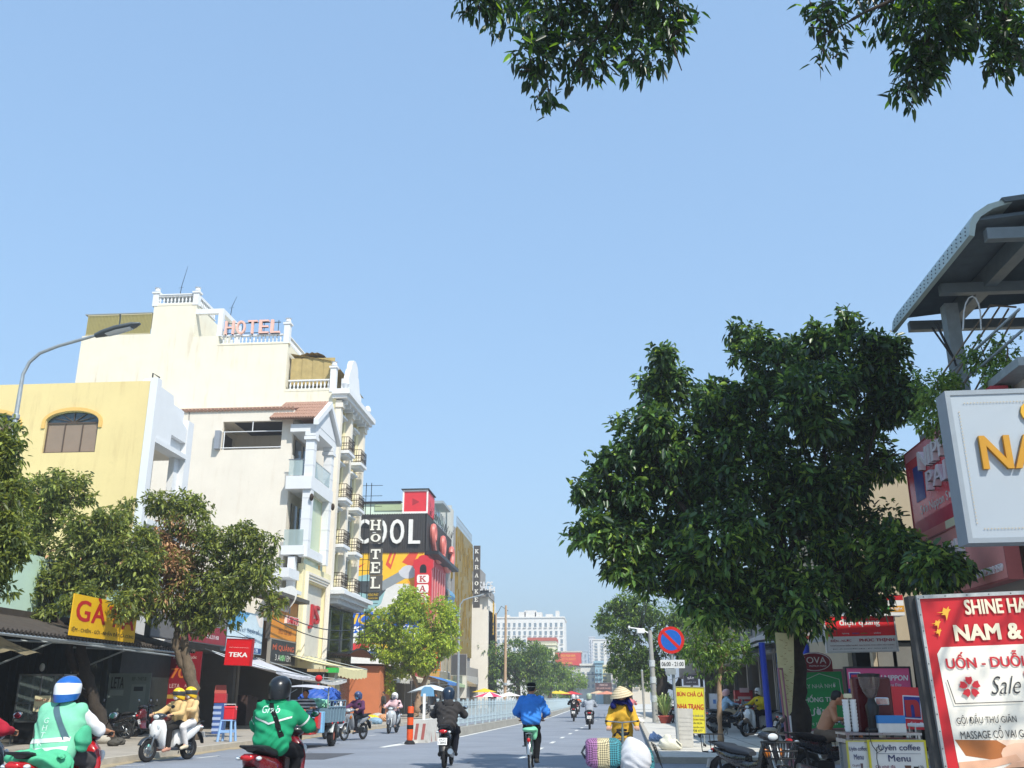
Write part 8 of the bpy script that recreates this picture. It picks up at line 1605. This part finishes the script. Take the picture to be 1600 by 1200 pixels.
def weave(name, c): 
    if name in MATS: return MATS[name]
    m = mat(name, c, .7, 0, 0); nt = m.node_tree; N = nt.nodes; L = nt.links; b = N['Principled BSDF']; tc = N.new('ShaderNodeTexCoord'); ck = N.new('ShaderNodeTexChecker'); mp = N.new('ShaderNodeMapping'); mp.inputs['Rotation'].default_value = (0, radians(45), 0); ck.inputs['Scale'].default_value = 40; cc = lin(c); ck.inputs[1].default_value = (*[min(1, x * 1.25) for x in cc], 1); ck.inputs[2].default_value = (*[x * .35 for x in cc], 1)
    L.new(tc.outputs['Object'], mp.inputs[0]); L.new(mp.outputs[0], ck.inputs[0]); L.new(ck.outputs[0], b.inputs['Base Color']); bp = N.new('ShaderNodeBump'); bp.inputs['Strength'].default_value = .8; bp.inputs['Distance'].default_value = .01; L.new(ck.outputs[1], bp.inputs['Height']); L.new(bp.outputs[0], b.inputs['Normal']); return m
ba = PY(943, 1175, by); rb = thing('woven_basket', 'bulging woven basket striped pink, cream and teal on the bicycle', 'basket', ba); cols = ['#b06aa8', '#b06aa8', '#d9cfa4', '#d9cfa4', '#2f93a0', '#2f93a0', '#2f93a0']
m = MB(); secs = [(-.30, .17), (-.27, .22), (-.18, .245), (-.1, .25), (0, .255), (.1, .25), (.2, .245), (.27, .21), (.3, .15)]
m.loft([ring(ba + Vector((x, .02 * sin(9 * x), -.02 * cos(5 * x))), Y3, Z3, r * .85, r * .95, 22, 4.2) for x, r in secs]); n = 22; m.m = [min(3, max(0, [0, 0, 0, 1, 1, 2, 2, 2][f[0] // n])) if f[0] // n < 8 and len(f) == 4 else (0 if i % 2 == 0 else 2) for i, f in enumerate(m.f)]
m.build('basket_body', [weave('weave pink', '#a06e9c'), weave('weave cream', '#c4b892'), weave('weave teal', '#3f8a96')], rb, True, 60); MB().tube([ba + Vector((-.3, -.1, .1)), ba + Vector((-.36, -.12, .0)), ba + Vector((-.3, -.1, -.1))], .02, 6).build('handle', plast('#2f3a40'), rb)
sa = PY(991, 1184, by - .05); o = soft([('e', (0, 0, 0), np.array((.25, .2, .30))), ('e', (.1, 0, -.02), np.array((.18, .18, .22))), ('e', (-.06, 0, .22), np.array((.08, .08, .1)))], .018, .06, None, .008, 8).build('sack', mat('white sack', '#cfd0d4', .8, 0, .1, 8, .3, 60), None, True, 180); o.location = sa; tag(o, 'bulging white plastic sack on the front of the loaded bicycle', 'sack')
ta = PY(1013, 1195, by + .25); o = soft([('e', (0, 0, 0), np.array((.10, .2, .26)))], .02, .06, None, .01, 9).build('sack', weave('weave teal', '#2f93a0'), None, True, 180); o.location = ta; tag(o, 'teal woven bag behind the white sack', 'bag')
g = thing('wire_basket', 'bent black wire basket at the right of the loaded bicycle', 'basket', ta); m = MB()
for i in range(9): a = i / 8; m.tube([ta + Vector((.06 + .12 * a, -.1, .36 - .3 * a)), ta + Vector((.14 + .1 * a, .12, .30 - .36 * a))], .006, 4)
for v in (0, .5, 1): m.tube([ta + Vector((.06 + .08 * v, -.1 + .22 * v, .36 - .06 * v)), ta + Vector((.18 + .06 * v, -.1 + .22 * v, .06 - .12 * v))], .008, 4)
m.build('wires', DARKM, g); 
# --- cargo tricycle with driver
TX, TY = -8.75, 30.5; r = thing('cargo_tricycle', 'blue motor tricycle truck with a loaded bed coming down the left lane', 'tricycle', (TX, TY, 0)); BLT = mat('truck blue', '#6d8796', .6, .1, .25, 4, dirt=.3); LBL = plast('#7fb4d8'); REDP = paint('#c92420', .4)
for x in (TX - .55, TX + .55):
    m = MB(); m.lathe([(.15, -.08), (.26, -.09), (.31, -.06), (.315, 0), (.31, .06), (.26, .09), (.15, .08)], (x, TY + .35, .315), (1, 0, 0), 24); w = m.build('rear_wheel', RUB, r, True, 50)
    m = MB(); m.lathe([(.001, -.04), (.15, -.05), (.16, 0), (.15, .05), (.001, .04)], (x, TY + .35, .315), (1, 0, 0), 18); m.build('hub', mat('rusty red hub', '#9a5a4a', .7, .1, .2, 6), w, True)
    m = MB(); m.loft([ring((x, TY + .35 + .38 * cos(radians(a)), .315 + .38 * sin(radians(a))), X3, Vector((0, cos(radians(a)), sin(radians(a)))), .12, .012, 8) for a in range(15, 170, 15)]); m.build('mudguard', GALV, r, True)
    m = MB()
    for i in range(20): a = 2 * pi * i / 20; m.box((x, TY + .35 + .312 * cos(a), .315 + .312 * sin(a)), (.15, .03, .012), rot('X', math.degrees(a) - 90))
    m.build('tread', RUB, w)
wheel(r, 'front_wheel', TY - 1.75, .28, .09, TX, 5, '#6a6a6a')
m = MB(); m.bx(TX - .62, TX + .62, TY - .5, TY + 1.35, .62, .7); m.bx(TX - .4, TX + .4, TY - 1.7, TY + 1.2, .45, .6); m.build('chassis', DARKM, r)
m = MB(); m.bx(TX - .66, TX - .62, TY - .5, TY + 1.35, .7, 1.12); m.bx(TX + .62, TX + .66, TY - .5, TY + 1.35, .7, 1.12); m.bx(TX - .62, TX + .62, TY - .54, TY - .5, .7, 1.12); m.bx(TX - .62, TX + .62, TY + 1.35, TY + 1.39, .7, 1.12); bed = m.build('cargo_bed', BLT, r); m = MB()
for i in range(6):
    y = TY - .45 + i * .34
    for s in (-1, 1): m.prism([(0, 0), (.07, 0), (.13, .4), (.06, .4)] if s > 0 else [(0, 0), (.07, 0), (.13, .4), (.06, .4)], (TX + s * .66 + (.03 if s > 0 else 0), y, .71), Y3, Z3, .03)
for s in (-1, 1): m.tube([(TX + s * .66, TY - .52, 1.33), (TX + s * .66, TY + 1.37, 1.33)], .025, 6); m.tube([(TX + s * .66, TY - .52, 1.14), (TX + s * .66, TY + 1.37, 1.14)], .03, 6)
for i in range(6):
    for s in (-1, 1): y = TY - .5 + i * .37; m.tube([(TX + s * .66, y, 1.12), (TX + s * .66, y + .06, 1.33)], .018, 5)
m.build('stake_rib', BLT, bed)
for s, n in ((1, 'tail'), (-1, 'side')):
    for y in (TY - .2, TY + .45, TY + 1.15): MB().ell((TX + .69, y, .68), (.02, .045, .035), 8, 6).build('marker_light', REDL, bed) if s > 0 else None
m = MB(); m.rbox((TX, TY - 1.62, .82), (.5, .2, .55), .06); m.rbox((TX, TY - 1.3, .42), (.9, .6, .06), .03); m.build('front_shield', REDP, r); m = MB(); m.rbox((TX + .32, TY - .75, .72), (.5, .3, .6), .03); m.rbox((TX - .32, TY - .75, .72), (.5, .3, .6), .03); m.build('side_box', LBL, r); m = MB(); m.bx(TX + .42, TY * 0 + TX + .52, TY - 1.2, TY - .6, .55, 1.0); m.build('red_side_panel', REDP, r); m = MB(); m.rbox((TX, TY - .72, .78), (.7, .4, .12), .04); m.build('driver_seat', BLACKP, r)
m = MB(); m.tube([(TX - .36, TY - 1.35, 1.1), (TX, TY - 1.5, 1.05), (TX + .36, TY - 1.35, 1.1)], .016, 6); m.tube([(TX, TY - 1.5, 1.05), (TX, TY - 1.72, .5)], .03, 6); m.build('handlebar', DARKM, r); m = MB(); m.ell((TX, TY - 1.76, .98), (.1, .06, .1), 12, 8); m.build('headlight', LENS, r, True)
m = MB()
for s in (-1, 1): m.tube([(TX + s * .6, TY - .5, .7), (TX + s * .6, TY - .5, 1.72), (TX + s * .55, TY - 1.6, 1.66)], .022, 6); m.tube([(TX + s * .6, TY - .46, 1.1), (TX + s * .6, TY - .46, 1.55), (TX + s * .4, TY - .46, 1.66)], .015, 5)
m.build('canopy_frame', GALV, r); m = MB(); m.grid(lambda u, v: (TX - .68 + 1.36 * u, TY - .45 - 1.25 * v, 1.72 + .07 * sin(pi * u) - .07 * v - .02 * sin(6 * pi * v)), 10, 8); m.build('canopy', mat('awning #b9bac0', '#b9bac0', .85, 0, .15, 3), r, True)
t = soft([('e', (0, 0, .25), np.array((.58, .7, .34))), ('e', (.05, .45, .35), np.array((.52, .45, .30)))], .035, .08, lambda p: -p[:, 2], .03, 3).build('tarpaulin', mat('blue tarp', '#2a55a8', .55, 0, .2, 6, .3, 20), None, True, 180); t.location = (TX, TY + .55, 1.1); tag(t, 'rumpled blue tarpaulin over the load of the cargo tricycle', 'tarpaulin')
t = soft([('e', (0, 0, .15), np.array((.55, .4, .2))), ((-.4, -.2, .1), (.4, .1, .2), .1, .1)], .03, .06, lambda p: -p[:, 2], .02, 4).build('net_bundle', mat('mint net', '#8fd0b0', .8, 0, .3, 20), None, True, 180); t.location = (TX, TY - .15, 1.05); tag(t, 'mint green net bundle at the front of the tricycle load', 'bundle')
STR = mat('striped shirt', '#8f97a0', .9, 0, .1, 5); nt = STR.node_tree; wv = nt.nodes.new('ShaderNodeTexWave'); wv.bands_direction = 'Z'; wv.inputs['Scale'].default_value = 3.2; tcn = nt.nodes.new('ShaderNodeTexCoord'); rm_ = nt.nodes.new('ShaderNodeValToRGB'); rm_.color_ramp.interpolation = 'CONSTANT'; rm_.color_ramp.elements[0].color = (.03, .035, .05, 1); rm_.color_ramp.elements[1].position = .5; rm_.color_ramp.elements[1].color = (.62, .64, .66, 1); nt.links.new(tcn.outputs['Object'], wv.inputs[0]); nt.links.new(wv.outputs[1], rm_.inputs[0]); nt.links.new(rm_.outputs[0], nt.nodes['Principled BSDF'].inputs['Base Color'])
J = seat_pose(.0, .82, bar=(.34, .52, 1.1), knee=(.2, .42, .78), foot=(.2, .4, .48)); h = human('person', 'driver in a striped shirt under the tricycle canopy', (TX, TY - .78, .03), pi, J, STR, '#23252c', SKIN, None, None, '#2a2a2a', hair='#0f0c0b', sleeve='short', res=.02)
# ------------------------------------------------------------------ parked motorbikes
G1 = 'motorbikes parked on the right pavement'
pk = scooter('', '#1d1f24', '#17181a', loc=(0, 0, 0), rz=0, style='cub', stand=True, num=('59-P2', '64120')); pk2 = scooter('', '#b9bcbf', '#1d1f22', stand=True, num=('59-S3', '21907')); pk3 = scooter('', '#5a1a20', '#17181a', stand=True, num=('51-K4', '88213'))
spots = [(pk, 4.75, 38.3, -82, 'black motorbike nearest the young tree in the parked row'), (pk, 4.9, 40.2, -85, 'second black motorbike in the parked row behind the young tree'), (pk, 5.1, 43.0, -80, 'black motorbike at the back of the parked row'), (pk3, 5.5, 45.5, -88, 'dark red motorbike in front of the red kiosk'), (pk2, 6.1, 31.5, -78, 'silver grey scooter just right of the blue post'), (pk2, 6.5, 29.0, -95, 'silver scooter half behind the tree trunk'), (pk, 3.9, 56, 10, 'parked motorbike beside the stickered pole'), (pk, 3.4, 33.0 + 3, 5, 'dark motorbike directly behind the yellow food sign')]
used = set()
for (src, x, y, a, lab) in spots:
    if id(src) in used: dup(src, (x, y, .12), radians(a), lab, G1)
    else: src.location = (x, y, .12); src.rotation_euler = (0, 0, radians(a)); src['label'] = lab; src['group'] = G1; used.add(id(src))
G2 = 'motorbikes parked in the shaded left shops'
for (src, x, y, a, lab) in ((pk, -15.6, 31.6, 95, 'black motorbike in shade under the rusty awning, left one'), (pk3, -14.9, 33.2, 80, 'dark red motorbike in shade behind the white scooter'), (pk, -16.3, 29.8, 100, 'black motorbike deep in the poultry shop'), (pk, -15.8, 35.8, 85, 'black motorbike in front of the red sale banner'), (pk2, -14.6, 88, 80, 'silver scooter parked by the far left shops'), (pk, -14.5, 82, 95, 'black motorbike parked before the clothes shop')): dup(src, (x, y, .12), radians(a), lab, G2)
wsc = scooter('white scooter facing the street among the parked bikes', '#dcdcda', '#1d1f22', loc=(5.75, 36.6, .12), rz=head_to(-.8, -.6), stand=True, group=G1)
human('person', 'person in a yellow jacket with backpack sitting on the white parked scooter', (5.75, 36.6, .12), head_to(-.8, -.6), seat_pose(.02), '#d8bf2a', '#1d1f26', helmet=('#c9c9c4', None), mask='#3a3a3a', res=.024)
blk = dup(pk, (5.1, 41.6, .12), radians(-90), 'black motorbike under the person in the pale blue jacket', G1); human('person', 'person in a pale blue jacket and pink cap sitting on a parked motorbike', (5.1, 41.6, .12), radians(-90), seat_pose(.04), '#9fc0d8', '#b9a88c', SKIN2, ('#d8a8a4', None), '#2a2a2e', res=.024)
# electric bike with a front basket
E0 = (2.0, 14.5, 0); eb = scooter('black electric bike with wire basket in the right foreground', '#1b1c20', '#1b1c20', loc=E0, rz=head_to(.5, -.87), style='cub', seatcol='#2a3038', rim='#3a3a3c', stand=True); m = MB()
for z, w, d in ((.70, .15, .12), (.80, .18, .14), (.92, .21, .16)): m.tube([(-w, .78 - d + .05, z), (w, .78 - d + .05, z), (w, .84 + d, z), (-w, .84 + d, z), (-w, .78 - d + .05, z)], .012, 5)
for i in range(9):
    t = -1 + i / 4; m.tube([(.15 * t, .71, .70), (.21 * t, .67, .92)], .008, 4); m.tube([(.15 * t, .96, .70), (.21 * t, 1.0, .92)], .008, 4); m.tube([(.15 * t, .71, .70), (.15 * t, .96, .70)], .008, 4)
for i in range(5):
    y0, y1 = .71 + .25 * i / 4, .67 + .33 * i / 4
    for s in (-1, 1): m.tube([(s * .15, y0, .70), (s * .21, y1, .92)], .008, 4)
m.build('wire_basket', DARKM, eb); m = MB(); m.rbox((0, -.78, .72), (.26, .26, .02), .02)
for s in (-1, 1):
    for y in (-.9, -.66): m.tube([(s * .12, y, .72), (s * .13, y - .02, .98)], .007, 5)
m.tube([(-.13, -.92, .98), (.13, -.92, .98), (.13, -.68, .98), (-.13, -.68, .98), (-.13, -.92, .98)], .007, 5); m.build('rear_rack', DARKM, eb); eb.scale = (.92, .92, .92)
# motorbike with the resting boy
B0 = (3.7, 17.3, 0); bb = dup(pk, B0, radians(-60), 'black motorbike under the shirtless boy behind the coffee cart', G1)
J = seat_pose(.10, .80, bar=(.10, .34, 1.08), knee=(.24, .34, .84), foot=(.02, .30, .78)); J['head'] = (0, .26, 1.42); J['anR'] = (-.04, .26, .8); J['toR'] = (-.14, .30, .8); J['anL'] = (.06, .34, .84); J['toL'] = (.16, .36, .82)
human('person', 'shirtless boy sitting cross-legged on a parked motorbike', (3.74, 17.35, 0), radians(-100), J, '#000000', '#6a5a4c', SKIN, None, None, '#7a5a44', hair='#0d0b0a', res=.016, bare=True, shorts=True, sc=.98)
for (px, py, Y, lab, c, cp) in ((600, 1098, 62, 'man in a grey shirt bending over goods on the left pavement', '#4a4a46', '#2c2e34'), (683, 1088, 88, 'vendor in dark clothes behind the fence', '#3a3c44', '#2c2e34'), (770, 1092, 100, 'man in a white shirt behind the fence by the umbrella', '#c9c9c6', '#2c2e34')):
    c0 = PY(px, py, Y); J = dict(pel=(0, 0, .92), chest=(0, .03, 1.2), neck=(0, .05, 1.4), head=(0, .07, 1.55))
    for k, q in (('L', -1), ('R', 1)): J['sh' + k] = (q * .19, .04, 1.34); J['el' + k] = (q * .25, .02, 1.06); J['wr' + k] = (q * .24, .14, .84); J['hp' + k] = (q * .09, 0, .88); J['kn' + k] = (q * .1, .03, .48); J['an' + k] = (q * .1, -.02, .08); J['to' + k] = (q * .11, .13, .04)
    human('person', lab, (c0.x, Y, .12), 2.2, J, c, cp, hair='#15110f', sleeve='short', res=.028)
# goods on the left pavement behind the riders
for (px, py, Y, c, lab, s) in ((580, 1128, 56, '#e0c21c', 'yellow plastic sack on the left pavement', .45), (586, 1135, 52, '#7fa0b8', 'blue grey bundle at the left kerb', .38), (600, 1125, 58, '#c9946a', 'tan sack beside the yellow one', .45), (590, 1120, 60, '#b9b4a8', 'pale heap of sacks behind the yellow one', .5), (235, 1172, 25.5, '#7fc0b8', 'teal and pink rubbish bag on the left kerb', .2)):
    p = PY(px, py, Y); o = soft([('e', (0, 0, s * .4), np.array((s * .9, s * .6, s * .5))), ('e', (s * .5, 0, s * .3), np.array((s * .5, s * .45, s * .4)))], .03, .05, lambda a: -a[:, 2], .02, int(px)).build('sack', mat('bag ' + c, c, .6, 0, .2, 8, .3, 30), None, True, 180); o.location = (min(p.x, -11.2), Y, .12); tag(o, lab, 'sack')
# backpack vendor stall behind the lime tree
p = PY(672, 1088, 66); r = thing('stall_umbrella', 'grey white stall canopy with blue print beside the lime green tree', 'umbrella', (p.x, 66, .12)); m = MB(); m.grid(lambda u, v: (p.x - 1.4 + 2.8 * u, 66 - 1 + 2 * v, 1.75 + .5 * sin(pi * u) * (.4 + .6 * sin(pi * v))), 12, 8); m.build('canopy', cloth('#c9d2d8'), r, True); MB().cyl((p.x, 66, .12), (p.x, 66, 2.1), .03, 8).build('pole', STEEL, r); m = MB(); m.prism([(-.45, -.2), (.45, -.2), (.4, .25), (.2, .4), (-.2, .4), (-.4, .25)], (p.x, 64.98, 1.72), X3, Z3, .02); m.build('printed_flap', printm('#6aa0c8'), r)
# ------------------------------------------------------------------ the air: pale haze round the whole street
HZ = bpy.data.materials.new('haze'); HZ.use_nodes = True; ht_ = HZ.node_tree; ht_.nodes.clear()
ho = ht_.nodes.new('ShaderNodeOutputMaterial'); hv = ht_.nodes.new('ShaderNodeVolumePrincipled'); hv.inputs['Color'].default_value = (.9, .94, 1, 1); hv.inputs['Density'].default_value = .001; hv.inputs['Anisotropy'].default_value = .2
ht_.links.new(hv.outputs[0], ho.inputs['Volume'])
o = MB().bx(-1600, 1600, -400, 3100, -1.2, 60).build('haze', HZ); o['kind'] = 'stuff'

for i, (a, b, sag, lab) in enumerate((((3.0, 57, 7.4), (3.3, 110, 7.0), 1.2, 'thin black cable running away from the stickered pole'), ((3.0, 57, 6.9), (3.3, 110, 6.2), 1.5, 'second black cable below the upper one on the right'), ((-12, 200, 8.5), (14, 195, 8.0), 1.0, 'black cable crossing the far junction'), ((-12, 215, 7.5), (15, 205, 7.2), 1.3, 'lower black cable crossing the far junction'), ((-15.6, 44, 5.6), (-15.5, 70, 6.6), .9, 'sagging black cable along the left shop signs'), ((-15.6, 44, 5.3), (-15.5, 70, 6.2), 1.1, 'lower sagging black cable along the left shop signs'))):
    a, b = Vector(a), Vector(b); o = MB().tube([a.lerp(b, t / 14) - Z3 * sag * sin(pi * t / 14) for t in range(15)], .03 if a.y < 100 else .06, 5).build('overhead_cable', BLACKP); tag(o, lab, 'cable', 'overhead cables')
